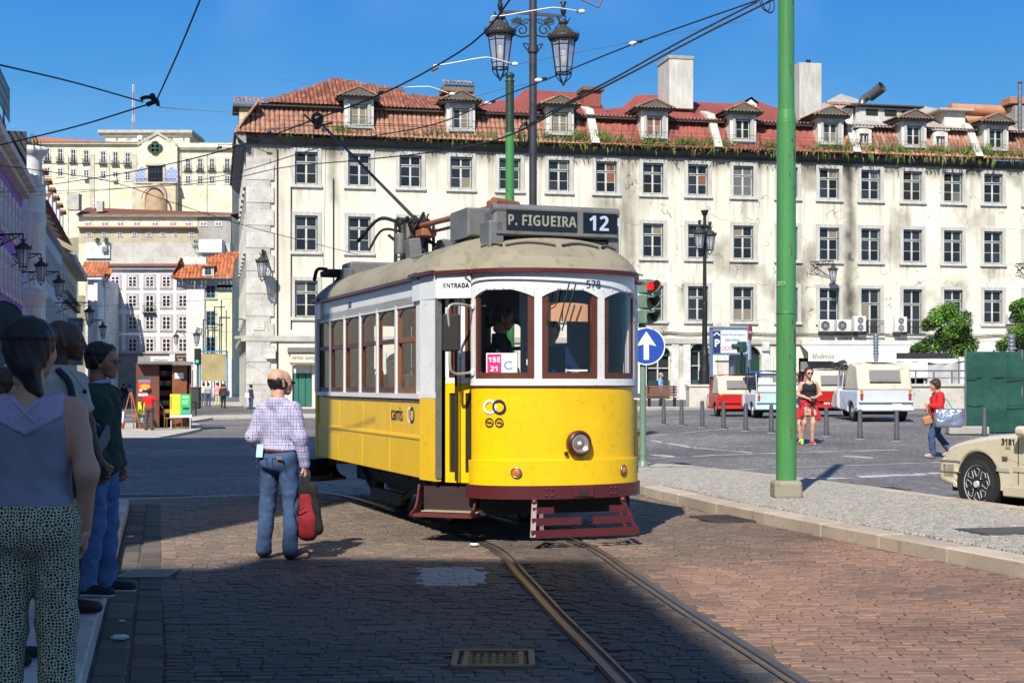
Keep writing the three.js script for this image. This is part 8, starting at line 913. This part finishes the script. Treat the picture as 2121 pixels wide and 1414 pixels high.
// faces +z; the person's own left is +x. o: joint overrides, clothes, looks
function person(label, pos, turn, o) {
  const t = thing('person', label, 'person', pos, turn); const s = (o.h || 1.72) / 1.75; t.scale.setScalar(s); const h = o.res || .013, w = o.w || 1, j = { sh: .168, ...o.j };
  const J = (n, d, sg) => { const v = j[n + (sg > 0 ? 'L' : 'R')] || d; return [v[0] * (j[n + (sg > 0 ? 'L' : 'R')] ? 1 : sg), v[1], v[2]]; }, L = [1, -1].map((sg) => ({ sg, sh: J('sho', [j.sh * w, 1.385, -.015], sg), el: J('el', [.225 * w + .01, 1.14, -.04], sg), wr: J('wr', [.235 * w, .885, .03], sg), hip: J('hip', [.085 * w, .92, 0], sg), kn: J('kn', [.1, .5, .015], sg), an: J('an', [.105, .085, -.03], sg), toe: J('toe', [.135, .03, .15], sg) }));
  const b = o.belly || 0, torso = [[[-.07 * w, 1.3, 0], [-.06 * w, 1.1, .01], .096 * w, .084 * w], [[.07 * w, 1.3, 0], [.06 * w, 1.1, .01], .096 * w, .084 * w], [[-.1 * w, 1.385, -.012], [.1 * w, 1.385, -.012], .056, .056], [[-.06 * w, 1.0, 0], [.06 * w, 1.0, 0], .092 * w, .092 * w], [[0, 1.13, .02 + b], [0, 1.05, .03 + b], .09 + b, .09 + b]]; if (o.bust) torso.push([[-.075, 1.27, .07], [.075, 1.27, .07], .06, .06]);
  const hips = [[[-.07 * w, .93, -.005], [.07 * w, .93, -.005], .102 * w, .102 * w], [[-.06 * w, .9, -.055], [.06 * w, .9, -.055], .084 * w, .084 * w]];
  const arms = L.flatMap((q) => [[q.sh, q.el, .05 * (o.aw || w), .04 * (o.aw || w)], [q.el, q.wr, .041 * (o.aw || w), .026]]), legs = L.flatMap((q) => [[q.hip, q.kn, .083 * w, .047], [q.kn, [lerp(q.kn[0], q.an[0], .35), lerp(q.kn[1], q.an[1], .35), lerp(q.kn[2], q.an[2], .35) - .015], .045, .05], [q.kn, q.an, .05, .034]]);
  const hc = o.head || [0, 1.625, .025], neck = [[[0, 1.4, -.02], [hc[0] * .7, 1.55, hc[2] - .03], .056 * (o.nw || 1), .052 * (o.nw || 1)]], feet = L.map((q) => [[q.an[0], .04, q.an[2] - .01], [q.toe[0], .035, q.toe[2] - .03], .038, .032]);
  const all = [...torso, ...hips, ...arms, ...legs, ...neck, ...feet], skin = o.skin || SKIN, parts = []; { const [lo, hi] = boxOf(all, .03); parts.push(nets(field(all, .045), lo, hi, o.bodyRes || h)); }
  // head
  const hy = o.hy || 0, hp = o.hp || 0, hs = o.hs || .94, HP = (v) => { const r = rot(v.map((c) => c * hs), hy, hp); return [r[0] + hc[0], r[1] + hc[1], r[2] + hc[2]]; }, cap = (a, c, ra, rb) => [HP(a), HP(c), ra, rb];
  const skull = [cap([0, .04, -.035], [0, .035, .015], .09, .08), cap([0, -.01, -.03], [0, 0, .03], .078, .068)], face = [cap([-.02, -.005, .042], [-.012, -.075, .058], .052, .036), cap([.02, -.005, .042], [.012, -.075, .058], .052, .036), cap([0, -.09, .07], [0, -.095, .078], .026, .022), cap([0, .018, .098], [0, -.028, .116], .010, .015), cap([-.016, -.03, .1], [.016, -.03, .1], .011, .011), cap([-.04, .03, .078], [.04, .03, .078], .016, .016), cap([-.018, -.056, .097], [.018, -.056, .097], .009, .009), cap([-.017, -.068, .094], [.017, -.068, .094], .01, .01), cap([-.045, -.02, .065], [-.04, -.035, .06], .026, .024), cap([.045, -.02, .065], [.04, -.035, .06], .026, .024), cap([.083, .018, -.012], [.079, -.035, .004], .014, .009), cap([-.083, .018, -.012], [-.079, -.035, .004], .014, .009), cap([0, -.06, -.03], [0, -.12, -.04], .055, .056)];
  const hf = field([...skull, ...face], .018), so = [HP([.033, .004, .105]), HP([-.033, .004, .105])], hres = o.headRes || (h > .016 ? .009 : .0048), [hl, hh] = boxOf([...skull, ...face], .02); parts.push(nets((x, y, z) => { let d = hf(x, y, z); for (const e of so) d = Math.max(d, .0135 - Math.hypot(x - e[0], y - e[1], z - e[2])); return d; }, hl, hh, hres));
  // hands: palm, four fingers in two joints, thumb
  L.forEach((q) => { const dir = o['hd' + (q.sg > 0 ? 'L' : 'R')] ? V(...o['hd' + (q.sg > 0 ? 'L' : 'R')]) : V(q.wr[0] - q.el[0], q.wr[1] - q.el[1], q.wr[2] - q.el[2]); dir.normalize(); const pn = V(...(o['pn' + (q.sg > 0 ? 'L' : 'R')] || [-q.sg, 0, -.1])); pn.addScaledVector(dir, -pn.dot(dir)).normalize(); const sd = new THREE.Vector3().crossVectors(dir, pn).multiplyScalar(q.sg).normalize(), curl = o.curl ?? .7, at = (a, c, d) => [q.wr[0] + dir.x * a + sd.x * c + pn.x * d, q.wr[1] + dir.y * a + sd.y * c + pn.y * d, q.wr[2] + dir.z * a + sd.z * c + pn.z * d]; const pr = [[at(-.02, 0, 0), at(.025, 0, 0), .025, .024], [at(.02, .02, 0), at(.075, .026, 0), .016, .014], [at(.02, -.02, 0), at(.07, -.026, 0), .016, .013], [at(.03, 0, 0), at(.08, 0, 0), .016, .014]]; [.03, .01, -.011, -.031].forEach((c, i) => { const l = [.036, .042, .039, .03][i], k = curl * (1 + .12 * i), a1 = [.085 + l * Math.cos(k * .6), c, l * Math.sin(k * .6)], a2 = [a1[0] + l * .85 * Math.cos(k * 1.7), c * .95, a1[2] + l * .85 * Math.sin(k * 1.7)]; pr.push([at(.082, c, 0), at(...a1), .0098, .009], [at(...a1), at(...a2), .009, .0075]); }); pr.push([at(.015, .03, .006), at(.05, .05, .02), .013, .011], [at(.05, .05, .02), at(.078, .048, .036), .0105, .008]); const [lo, hi] = boxOf(pr, .012); parts.push(nets(field(pr, .009), lo, hi, h > .016 ? .008 : .0045)); });
  put('body', boxUV(mergeGeometries(parts)), skin, t);
  const eyes = new B(); for (const sg of [1, -1]) { const e = HP([sg * .033, .004, .093]); eyes.sph(.011, ...e); } eyes.mesh('eyes', mat([.03, .02, .015], .2), t);
  const E = o.fold ?? .006, fold = (x, y, z) => E * noise3(x * 24, y * 17, z * 24) + E * .5 * noise3(x * 50 + 3, y * 38, z * 44), garment = (name, prims, k, grow, cut, m) => { const f = field(prims, k, grow), [lo, hi] = boxOf(prims, grow + .025); const x = put(name, nets((x, y, z) => { const d = f(x, y, z) + fold(x, y, z); return cut ? Math.max(d, cut(x, y, z)) : d; }, lo, hi, h), m, t); return x; };
  if (o.top) { const sl = o.sleeve ?? 2, pr = [...torso, ...hips.slice(0, 1)]; if (sl) pr.push(...L.map((q) => [q.sh, q.el, .055 * (o.aw || w), .046 * (o.aw || w)])); if (sl > 1) pr.push(...L.map((q) => [q.el, [lerp(q.el[0], q.wr[0], .93), lerp(q.el[1], q.wr[1], .93), lerp(q.el[2], q.wr[2], .93)], .047 * (o.aw || w), .036])); if (o.collar) pr.push([[-.02, 1.45, -.03], [.02, 1.45, -.03], .066, .066]); const hem = o.hem ?? .95, ny = o.neckY ?? 1.47; garment('shirt', pr, .04, o.loose ?? .014, (x, y, z) => { let c = Math.max(hem - y - (Math.abs(x) > .2 ? 9 : 0), y - ny + .25 * Math.abs(z - .0) * (o.scoop || 0)); if (sl === 1) for (const q of L) { const u = V(q.el[0] - q.sh[0], q.el[1] - q.sh[1], q.el[2] - q.sh[2]), l = u.length(); u.divideScalar(l); const k = (x - q.sh[0]) * u.x + (y - q.sh[1]) * u.y + (z - q.sh[2]) * u.z; if (Math.abs(x) > .155 * w) c = Math.max(c, k - l * .72); } if (sl === 0) c = Math.max(c, Math.abs(x) - .165 * w, y > 1.36 ? Math.abs(Math.abs(x) - (o.strap || .1)) - (o.strapW || .04) - Math.max(0, (1.40 - y)) * 3 : -1); return c; }, o.top); }
  if (o.legs) { const pr = [...hips, ...L.map((q) => [q.hip, q.kn, .085 * w, o.legW || .062]), ...(o.short ? [] : L.map((q) => [q.kn, [q.an[0], q.an[1] - .01, q.an[2]], o.legW || .062, o.hemW || .05]))]; garment('trousers', pr, .03, o.legGrow ?? .013, (x, y, z) => Math.max(y - (o.waist ?? 1.03), (o.short || .045) - y), o.legs); }
  if (o.belt) new B().add(new THREE.TorusGeometry(.155 * w, .014, 6, 32), M4(0, (o.waist ?? 1.03) - .02, .0, Math.PI / 2, 0, 0, V(1, .82, 1.3))).mesh('belt', o.belt, t);
  L.forEach((q, i) => { const pr = [[[q.an[0], q.an[1] - .03, q.an[2] - .02], [q.toe[0], q.toe[1] + .012, q.toe[2]], .046, .036], [[q.an[0], q.an[1] - .01, q.an[2]], [q.an[0], q.an[1] - .04, q.an[2]], .046, .046]], f = field(pr, .02), [lo, hi] = boxOf(pr, .02), y0 = Math.min(q.an[1] - .085, q.toe[1] - .03), m = o.shoes || BLACK; put('shoe', nets((x, y, z) => Math.max(f(x, y, z), y0 - y), lo, hi, Math.min(h, .011)), Array.isArray(m) ? m[i] : m, t); if (o.sole) { const f2 = field(pr, .02, .006); put('sole', nets((x, y, z) => Math.max(f2(x, y, z), y0 - y, y - y0 - .028), [lo[0] - .01, lo[1] - .01, lo[2] - .01], [hi[0] + .01, lo[1] + .08, hi[2] + .01], .009), o.sole, t); } });
  if (o.hair) { const [m, kind] = o.hair, pr = [...skull], f = field(pr, .02, kind === 'short' ? .010 : .016), inv = (x, y, z) => V(x - hc[0], y - hc[1], z - hc[2]).applyEuler(new THREE.Euler(-hp, 0, 0)).applyAxisAngle(V(0, 1, 0), -hy); if (kind === 'pony' || kind === 'long') pr.push(cap([0, .0, -.08], [-.015, -.05, -.085], .05, .05), cap([-.03, -.08, -.085], [-.06, -.2, -.05], .034, .018)); if (kind === 'bob') pr.push(cap([-.06, .0, -.03], [.06, .0, -.03], .055, .055), cap([-.05, .06, -.02], [.05, .06, -.02], .05, .05)); const f2 = field(pr, .03, kind === 'fringe' ? .005 : kind === 'short' ? .005 : kind === 'bob' ? .016 : .011), [lo, hi] = boxOf(pr, .05); put('hair', nets((x, y, z) => { const q = inv(x, y, z), d = f2(x, y, z) + .005 * noise3(q.x * 70, q.y * 24, q.z * 70) - (q.y > .05 && kind !== 'fringe' ? .008 : 0); if (kind === 'fringe') return Math.max(d, q.y - .042 + .014 * noise3(q.x * 50, q.z * 50, 1), q.z - .035, -.065 - q.y, q.z + q.y * 1.1 - .04 + .01 * noise3(q.y * 80, 2, 1)); const low = kind === 'pony' || kind === 'long' || kind === 'bob', yb = q.z < -.02 ? (low ? -.3 : -.055) : q.z < .03 ? lerp(low ? -.06 : -.055, .012, (q.z + .02) / .05) : lerp(.012, .085, (q.z - .03) / .04); return Math.max(d, yb - q.y); }, lo, hi, Math.min(h, .009)), m, t); }
  t.userData.hp = undefined; delete t.userData.hp; t.HP = HP; return t;
}
const glasses = (t, m, dark) => { const b = new B(), l = new B(), p = (v) => V(...t.HP(v)); for (const s of [-1, 1]) { const c = p([s * .034, .004, .117]), q = []; for (let i = 0; i <= 14; i++) { const a = i / 14 * 6.2832; q.push(p([s * .034 + .026 * Math.cos(a), .004 + .018 * Math.sin(a), .117 - .12 * Math.abs(s * .034 + .026 * Math.cos(a)) * .3])); } b.tube(q, .0028, 28, 5).bar(p([s * .058, .008, .11]), p([s * .085, .01, .0]), .0028); if (dark) l.sph(.024, c.x, c.y, c.z, 1.0, .75, .3, 10); } b.bar(p([-.01, .008, .118]), p([.01, .008, .118]), .0028).mesh('glasses', m, t); if (dark) l.mesh('dark_lenses', phys([.01, .01, .01], .08), t); };
const PV = .12;
{ // woman in the foreground, back to us
  const leo = texture(512, 512, (u, v, i, j) => { const n = 26, x = u * n, y = v * n; let a = 9, b = 9; for (let dy = -1; dy <= 1; dy++) for (let dx = -1; dx <= 1; dx++) { const cx = Math.floor(x) + dx, cy = Math.floor(y) + dy, wx = ((cx % n) + n) % n, wy = ((cy % n) + n) % n, d = Math.hypot((cx + .15 + .7 * hash(wx, wy, 1) - x) * .85, cy + .15 + .7 * hash(wx, wy, 2) - y); if (d < a) { b = a; a = d; } else if (d < b) b = d; } return b - a < .27 ? [.74, .72, .6] : [.1, .1, .13]; }, { size: .34 });
  const p = P(63, 795, 5.7); const t = person('woman with a dark ponytail in a grey top and spotted trousers, back turned', [p.x, PV, p.z], Math.PI + .1, { h: 1.68, w: 1.03, res: .0105, skin: SKIN, hy: -.35, hair: [HAIRD, 'pony'], sleeve: 0, strap: .085, strapW: .06, neckY: 1.39, top: cloth([.24, .25, .32]), hem: .90, loose: .01, legs: mat([1, 1, 1], .9, { map: leo }), waist: 1.0, legGrow: .021, legW: .06, hemW: .045, aw: 1.05, j: { elR: [-.232, 1.13, -.04], wrR: [-.205, .89, .06], elL: [.26, 1.13, .0], wrL: [.2, .95, .14], knR: [-.1, .5, .03] }, shoes: BLACK, fold: .0035 });
  { const yo = cloth([.42, .36, .5]), f = new B(); const pr = [[[-.076, 1.3, 0], [-.065, 1.1, .01], .104, .09], [[.076, 1.3, 0], [.065, 1.1, .01], .104, .09], [[-.108, 1.385, -.012], [.108, 1.385, -.012], .056, .056]], ff = field(pr, .045, .013), [lo, hi] = boxOf(pr, .04); put('mesh_yoke', nets((x, y, z) => Math.max(ff(x, y, z), y - 1.45, 1.28 + Math.abs(x) * .55 - y, Math.abs(x) - .145), lo, hi, .009), yo, t); for (const s of [-1, 1]) f.bar(V(s * -.05, 1.42, -.085), V(s * .05, 1.33, -.122), .003, .003, 5); f.mesh('crossed_straps', cloth([.5, .5, .65]), t); }
}
{ const p = P(128, 795, 8.9); const t = person('bald dark-skinned man in a pale beige polo shirt looking right, behind the woman', [p.x, PV, p.z], 1.35, { h: 1.82, w: 1.06, skin: SKIND, hy: .35, sleeve: 1, top: cloth([.45, .4, .35]), collar: 1, neckY: 1.49, legs: cloth([.018, .02, .045]), waist: 1.0, hem: .9, shoes: worn([.05, .022, .016], .5), belly: .02, j: { elL: [.25, 1.13, .02], wrL: [.23, .9, .12] } });
  new B().tube([[-.12, 1.46, .04], [-.13, 1.38, .12], [-.13, 1.2, .14], [-.16, 1.0, .08]], .02, 20, 6).mesh('backpack_strap', cloth([.03, .035, .05]), t); new B().rbox(.3, .42, .16, 0, 1.22, -.2, .06).mesh('backpack', cloth([.03, .035, .05]), t); new B().sph(.014, .02, 1.33, .135).tube([[-.03, 1.45, .07], [.0, 1.36, .13], [.02, 1.34, .135]], .002, 10, 4).mesh('pendant', IRON, t); }
{ const p = P(206, 795, 9.8); const t = person('man with red-rimmed glasses in a dark green jacket and blue jeans looking right', [p.x, PV, p.z], 1.4, { h: 1.70, w: 1.0, skin: SKINT, hy: .1, hp: .05, hair: [HAIRD, 'cap'], top: cloth([.012, .04, .03]), collar: 1, neckY: 1.48, hem: .82, loose: .024, legs: mat([.13, .23, .45], .9, { map: DENIM.map, bumpMap: BUMPF, bumpScale: .002 }), legW: .058, hemW: .056, shoes: worn([.014, .015, .03], .7), sole: mat([.5, .5, .5], .8), aw: 1.15, j: { wrL: [.215, .9, .05], elL: [.24, 1.13, -.06], wrR: [-.2, .95, .08], elR: [-.24, 1.12, -.08], toeL: [.14, .03, .17], anL: [.12, .085, -.01], anR: [-.1, .085, -.06], toeR: [-.12, .03, .13] }, curl: 1.1 });
  glasses(t, mat([.2, .012, .015], .4)); new B().rbox(.3, .2, .03, -.17, 1.05, .1, .012, .4, .2, -.5).rbox(.28, .02, .034, -.15, 1.14, .06, .01, .4, .2, -.5).mesh('folded_paper', cloth([.2, .19, .22]), t); new B().add(new THREE.TorusGeometry(.072, .016, 6, 24), M4(0, 1.475, -.005, Math.PI / 2 - .25)).mesh('shirt_collar', mat([.35, .4, .62], .8), t); const st = new B(); for (const [x, z] of [[.145, .07], [.15, .1], [-.09, .04], [-.09, .07]]) st.box(.03, .05, .014, x + .02, .05, z, .5, 0, 0); st.mesh('shoe_stripes', mat([.6, .6, .6], .7), t); }
{ const p = P(8, 795, 7.4); person('person with long dark hair and brown trousers, mostly hidden behind the woman', [p.x, PV, p.z], 1.7, { h: 1.5, res: .016, hair: [HAIRB, 'long'], top: cloth([.06, .09, .2]), legs: cloth([.13, .065, .03]), shoes: BLACK }); }
{ // the man with the red bag
  const chk = texture(512, 512, (u, v) => { const f = (x) => { const q = (x * 8) % 1, w = (x * 8 + .5) % 1; return [q < .16 ? 1 : 0, w < .12 ? 1 : 0]; }, [a, b] = f(u), [c, d] = f(v), k = a + c, r = b + d; return [.76 - .4 * k - .14 * r, .755 - .4 * k - .22 * r, .83 - .28 * k - .14 * r]; }, { size: .24 });
  const p = G(578, 1157); const t = person('balding man in a checked shirt and jeans holding a red bag', p, 2.72, { h: 1.68, w: 1.0, belly: .02, skin: SKIN, hy: -.62, hair: [HAIRD, 'fringe'], top: mat([.95, .95, .95], .9, { map: chk }), collar: 1, neckY: 1.49, hem: 1.0, loose: .015, legs: DENIM, legW: .062, hemW: .056, belt: worn([.06, .025, .012], .5), waist: 1.02, shoes: worn([.018, .017, .017], .6), aw: 1.05, fold: .005, j: { knL: [.14, .5, .02], anL: [.16, .085, -.02], toeL: [.22, .03, .15], knR: [-.12, .5, .02], anR: [-.13, .085, -.02], toeR: [-.22, .03, .13], elL: [.25, 1.12, -.06], wrL: [.2, .95, .12], elR: [-.24, 1.12, -.02], wrR: [-.25, .86, .05] }, curl: 1.5 });
  glasses(t, IRON, true); new B().rbox(.07, .12, .01, .11, 1.0, -.155, .004, .15).mesh('folded_map', mat([.4, .65, .7], .8), t); new B().box(.06, .03, .006, -.11, .94, -.165).mesh('jeans_patch', worn([.25, .16, .08], .8), t); const pk = new B(); for (const s of [-1, 1]) pk.box(.11, .004, .004, s * .085, .94, -.155).box(.004, .1, .004, s * .085 - .055, .89, -.16).box(.004, .1, .004, s * .085 + .055, .89, -.16); pk.mesh('pocket_seams', cloth([.03, .05, .1]), t).userData.kind = 'stuff';
  const wr = V(-.25, .80, .06).multiplyScalar(1.68 / 1.75).applyAxisAngle(V(0, 1, 0), 2.72).add(p), g = thing('red_bag', 'red and black rucksack held by the man in the checked shirt', 'bag', wr, 2.72); const pr = [[[0, -.14, 0], [0, -.5, .03], .055, .1, .75], [[0, -.4, .03], [0, -.52, .04], .105, .085, .75]], f = field(pr, .05); put('bag_body', nets((x, y, z) => f(x, y, z) + .008 * noise3(x * 22, y * 14, z * 22), [-.17, -.66, -.16], [.17, -.02, .2], .011), cloth([.24, .01, .015]), g); const pb = [[[-.075, -.12, .0], [-.11, -.5, .03], .035, .05, .7], [[.0, -.08, 0], [.0, -.16, 0], .05, .06, .8]], f2 = field(pb, .04); put('black_side', nets((x, y, z) => f2(x, y, z) + .006 * noise3(x * 30, y * 20, z * 20), [-.2, -.62, -.14], [.12, .02, .18], .011), cloth([.006, .006, .007]), g); new B().tube([[-.03, -.1, 0], [-.035, .0, 0], [0, .03, 0], [.035, 0, 0], [.03, -.1, 0]], .012, 20, 6).tube([[.05, -.14, -.07], [.07, -.3, -.09], [.05, -.5, -.06]], .008, 14, 5).tube([[-.04, -.3, -.09], [.02, -.33, -.1], [.09, -.3, -.06]], .006, 10, 5).mesh('straps', BLACK, g); }
{ const p = G(1676, 921), t = person('woman in a black vest and shorts with a red jacket round her waist', p, .05, { h: 1.80, res: .017, skin: SKIN, bust: 1, hair: [HAIRB, 'cap'], sleeve: 0, strap: .09, strapW: .012, top: cloth([.01, .01, .011]), hem: 1.0, legs: cloth([.5, .38, .28]), short: .66, waist: 1.0, shoes: [cloth([.5, .05, .06]), cloth([.35, .55, .06])], sole: mat([.7, .7, .7], .7), j: { elL: [.27, 1.14, -.02], wrL: [.08, 1.06, .2], elR: [-.26, 1.14, -.02], wrR: [-.05, 1.05, .2], knL: [.07, .5, .1], anL: [.06, .085, .06], toeL: [.08, .03, .22], knR: [-.1, .5, -.02], anR: [-.12, .12, -.16], toeR: [-.15, .03, -.02] } }); glasses(t, BLACK, true);
  const pr = [[[-.08, .96, 0], [.08, .96, 0], .125, .125], [[.13, .94, .05], [.19, .62, .06], .05, .07, .6], [[-.13, .94, .05], [-.18, .68, .06], .05, .06, .6], [[.02, .95, .12], [.05, .68, .14], .035, .03]], f = field(pr, .03), [lo, hi] = boxOf(pr, .03); put('red_jacket', nets((x, y, z) => Math.max(f(x, y, z) + .012 * noise3(x * 26, y * 16, z * 26), y - 1.02), lo, hi, .015), cloth([.5, .012, .022]), t); new B().rbox(.09, .05, .14, .01, 1.08, .29, .01).mesh('phone', mat([.3, .28, .3], .5), t); }
{ const p = G(1646, 919); person('woman in red shorts and a white sleeve, mostly hidden behind the green pole', p, .1, { h: 1.66, res: .02, hair: [HAIRB, 'cap'], top: cloth([.7, .7, .72]), hem: .8, legs: cloth([.4, .03, .04]), short: .62, shoes: cloth([.5, .5, .1]), j: { anL: [.12, .085, .1], knL: [.1, .5, .1], toeL: [.13, .03, .26] } }); }
{ const p = G(1943, 948), t = person('woman in a red cardigan walking left with a shiny silver bag', p, -1.62, { h: 1.64, w: 1.2, res: .016, belly: .03, bust: 1, hp: .3, head: [0, 1.60, .06], skin: SKIN, hair: [HAIRB, 'bob'], top: cloth([.55, .012, .015]), hem: .86, loose: .022, legs: DENIM, legW: .058, hemW: .058, shoes: worn([.5, .42, .32], .8), j: { elR: [-.3, 1.12, -.1], wrR: [-.2, 1.08, .14], elL: [.28, 1.13, .02], wrL: [.14, 1.16, .2], knL: [.1, .5, .16], anL: [.1, .1, .12], toeL: [.12, .04, .29], knR: [-.1, .52, -.02], anR: [-.1, .16, -.3], toeR: [-.12, .05, -.16] } });
  const sv = mat([.62, .66, .74], .22, { metalness: .9, bumpMap: BUMP, bumpScale: .05 }), b = thing('silver_bag', 'large shiny silver shopping bag carried by the woman in red', 'bag', [p.x + .08, p.y, p.z + .30], -.02), g = new RoundedBoxGeometry(.56, .38, .18, 6, .05), q = g.attributes.position; for (let i = 0; i < q.count; i++) q.setZ(i, q.getZ(i) + .02 * noise3(q.getX(i) * 14, q.getY(i) * 14, 2)); g.computeVertexNormals(); put('bag_body', boxUV(plain(g)), sv, b, [.06, .83, 0]); new B().tube([[-.1, 1.02, 0], [-.06, 1.2, -.06], [.02, 1.22, -.08], [.14, 1.02, 0]], .012, 16, 5).mesh('handles', cloth([.1, .2, .45]), b); const k = thing('handbag', 'tan leather handbag hanging before the woman in red', 'bag', [p.x - .26, p.y, p.z + .16]); new B().rbox(.2, .2, .1, 0, .78, 0, .05, 0, 0, .3, 3).mesh('bag_body', worn([.38, .18, .08], .6), k); new B().tube([[-.05, .87, 0], [.02, 1.06, 0], [.08, .87, 0]], .01, 12, 5).mesh('strap', worn([.3, .12, .06], .6), k); }
const far = (label, px, py, top, turn, o) => { const p = G(px, py), h = (py - top) * -p.z / F; return person(label, p, turn, { h, res: .026, headRes: .011, ...o }); };
far('man in a pale blue shirt walking behind the bench', 1369, 841, 772, 1.3, { skin: SKIN, hair: [mat([.25, .25, .25], .8), 'cap'], top: cloth([.25, .42, .72]), hem: .92, legs: cloth([.02, .022, .04]), waist: 1, shoes: BLACK });
{ const p = G(316, 895), t = person('man in a red T-shirt and brown trousers with his back to us at the kiosk', [p.x, p.y + .1, p.z + .6], 3.0, { h: 86 * (-p.z - .6) / F, w: 1.15, res: .018, skin: SKIND, hair: [HAIRD, 'cap'], sleeve: 1, top: cloth([.62, .012, .012]), hem: .86, legs: cloth([.09, .06, .045]), legW: .06, hemW: .06, shoes: worn([.3, .28, .25], .8), j: { elR: [-.38, 1.2, .05], wrR: [-.52, 1.0, .12], elL: [.3, 1.14, -.02], wrL: [.3, .88, .03], anL: [.16, .085, -.02], knL: [.13, .5, 0] } }); }
far('man in a dark suit and blue shirt standing beside the litter bin', 406, 846, 797, .3, { w: 1.15, hair: [mat([.2, .2, .2], .8), 'fringe'], top: cloth([.02, .022, .03]), hem: .82, legs: cloth([.015, .015, .02]) });
far('man in a blue and white striped T-shirt walking away up the street', 431, 841, 793, 3.1, { w: 1.1, hair: [HAIRD, 'cap'], sleeve: 1, top: mat([1, 1, 1], .9, { map: texture(8, 64, (u, v) => (v * 5) % 1 < .5 ? [.12, .22, .42] : [.8, .8, .82], { size: .6 }) }), hem: .85, legs: DENIM });
{ const t = far('woman in a pink blouse and straw hat walking away up the street', 450, 840, 792, 3.0, { hair: [HAIRB, 'bob'], top: cloth([.7, .3, .32]), hem: .85, legs: cloth([.55, .48, .36]) }); new B().lathe([[.001, .2], [.08, .19], [.1, .1], [.17, .08], [.17, .07], [.001, .07]], 0, 1.6, .02, 18).mesh('straw_hat', worn([.55, .42, .25], .9), t); }
{ const t = far('woman in dark clothes with an orange scarf walking away up the street', 462, 845, 795, 3.1, { w: 1.15, hair: [HAIRB, 'bob'], top: cloth([.05, .035, .03]), hem: .7, legs: BLACK }); new B().sph(.16, 0, 1.46, -.02, 1.25, .6, 1).mesh('orange_scarf', cloth([.65, .17, .03]), t); }
{ const t = far('woman in jeans with a white shoulder bag before the corner stones', 519, 852, 796, 2.4, { hair: [HAIRD, 'cap'], top: cloth([.03, .025, .06]), hem: .82, legs: DENIM, shoes: mat([.5, .5, .5], .8) }); new B().rbox(.34, .36, .12, .12, 1.02, -.2, .05, 0, .3).tube([[.02, 1.18, -.2], [.12, 1.42, -.05], [.22, 1.18, -.2]], .012, 12, 5).mesh('white_bag', cloth([.7, .68, .64]), t); }
far('man in a dark jacket far up the street, left of the kiosk', 256, 843, 794, 3.1, { w: 1.1, hair: [HAIRD, 'cap'], top: cloth([.02, .022, .04]), legs: cloth([.04, .045, .07]) }); far('person in a faded red top in the street, right of the man with glasses', 239, 866, 802, .4, { hair: [HAIRB, 'bob'], sleeve: 1, top: cloth([.42, .12, .14]), legs: cloth([.25, .1, .12]) });
far('person in a pale jacket far up the street, just right of the man with glasses', 228, 850, 798, 2.8, { hair: [HAIRB, 'cap'], top: cloth([.5, .48, .45]), legs: cloth([.05, .05, .07]) }); far('person in a blue top at the left kiosk corner far up the street', 247, 842, 796, .5, { hair: [HAIRD, 'cap'], top: cloth([.08, .16, .4]), legs: BLACK }); far('person in a cream top just left of the striped T-shirt man up the street', 421, 839, 793, 3, { hair: [HAIRB, 'bob'], top: cloth([.6, .55, .45]), legs: cloth([.1, .1, .12]) });
far('person in a white top far up the street above the easel', 268, 842, 797, 3, { hair: [HAIRD, 'cap'], top: cloth([.5, .5, .55]), legs: DENIM });
{ // in the tram: passenger and driver
  const at = (x, z) => V(x, .69, z).applyAxisAngle(V(0, 1, 0), TH).add(tram.position), a = at(-.36, -1.0); const t = person('passenger in a black quilted jacket standing inside the tram behind the left window', a, TH + 1.1, { h: 1.64, res: .014, skin: SKINT, hp: .25, hair: [mat([.04, .035, .03], .7), 'short'], top: cloth([.012, .012, .014]), collar: 1, legs: cloth([.02, .02, .03]), fold: .01 }); glasses(t, BLACK);
  const b = at(.18, -.98), d = person('tram driver in a blue shirt and dark waistcoat behind the middle window', b, TH - .1, { h: 1.5, res: .015, skin: SKINT, hp: .35, hair: [HAIRD, 'cap'], top: mat([.22, .32, .62], .9), collar: 1, hem: .95, legs: cloth([.015, .015, .03]), j: { elR: [-.34, 1.1, .1], wrR: [-.2, 1.02, .28], elL: [.3, 1.1, .1], wrL: [.16, 1.0, .3] } }); const pr = [[[-.07, 1.34, 0], [-.06, 1.1, .01], .1, .09], [[.07, 1.34, 0], [.06, 1.1, .01], .1, .09], [[-.09, 1.4, 0], [.09, 1.4, 0], .06, .06]], f = field(pr, .04, .028), [lo, hi] = boxOf(pr, .05); put('waistcoat', nets((x, y, z) => Math.max(f(x, y, z), Math.abs(x) - .15, y - 1.46), lo, hi, .014), cloth([.012, .012, .025]), d); }
renderer.render(scene, camera);
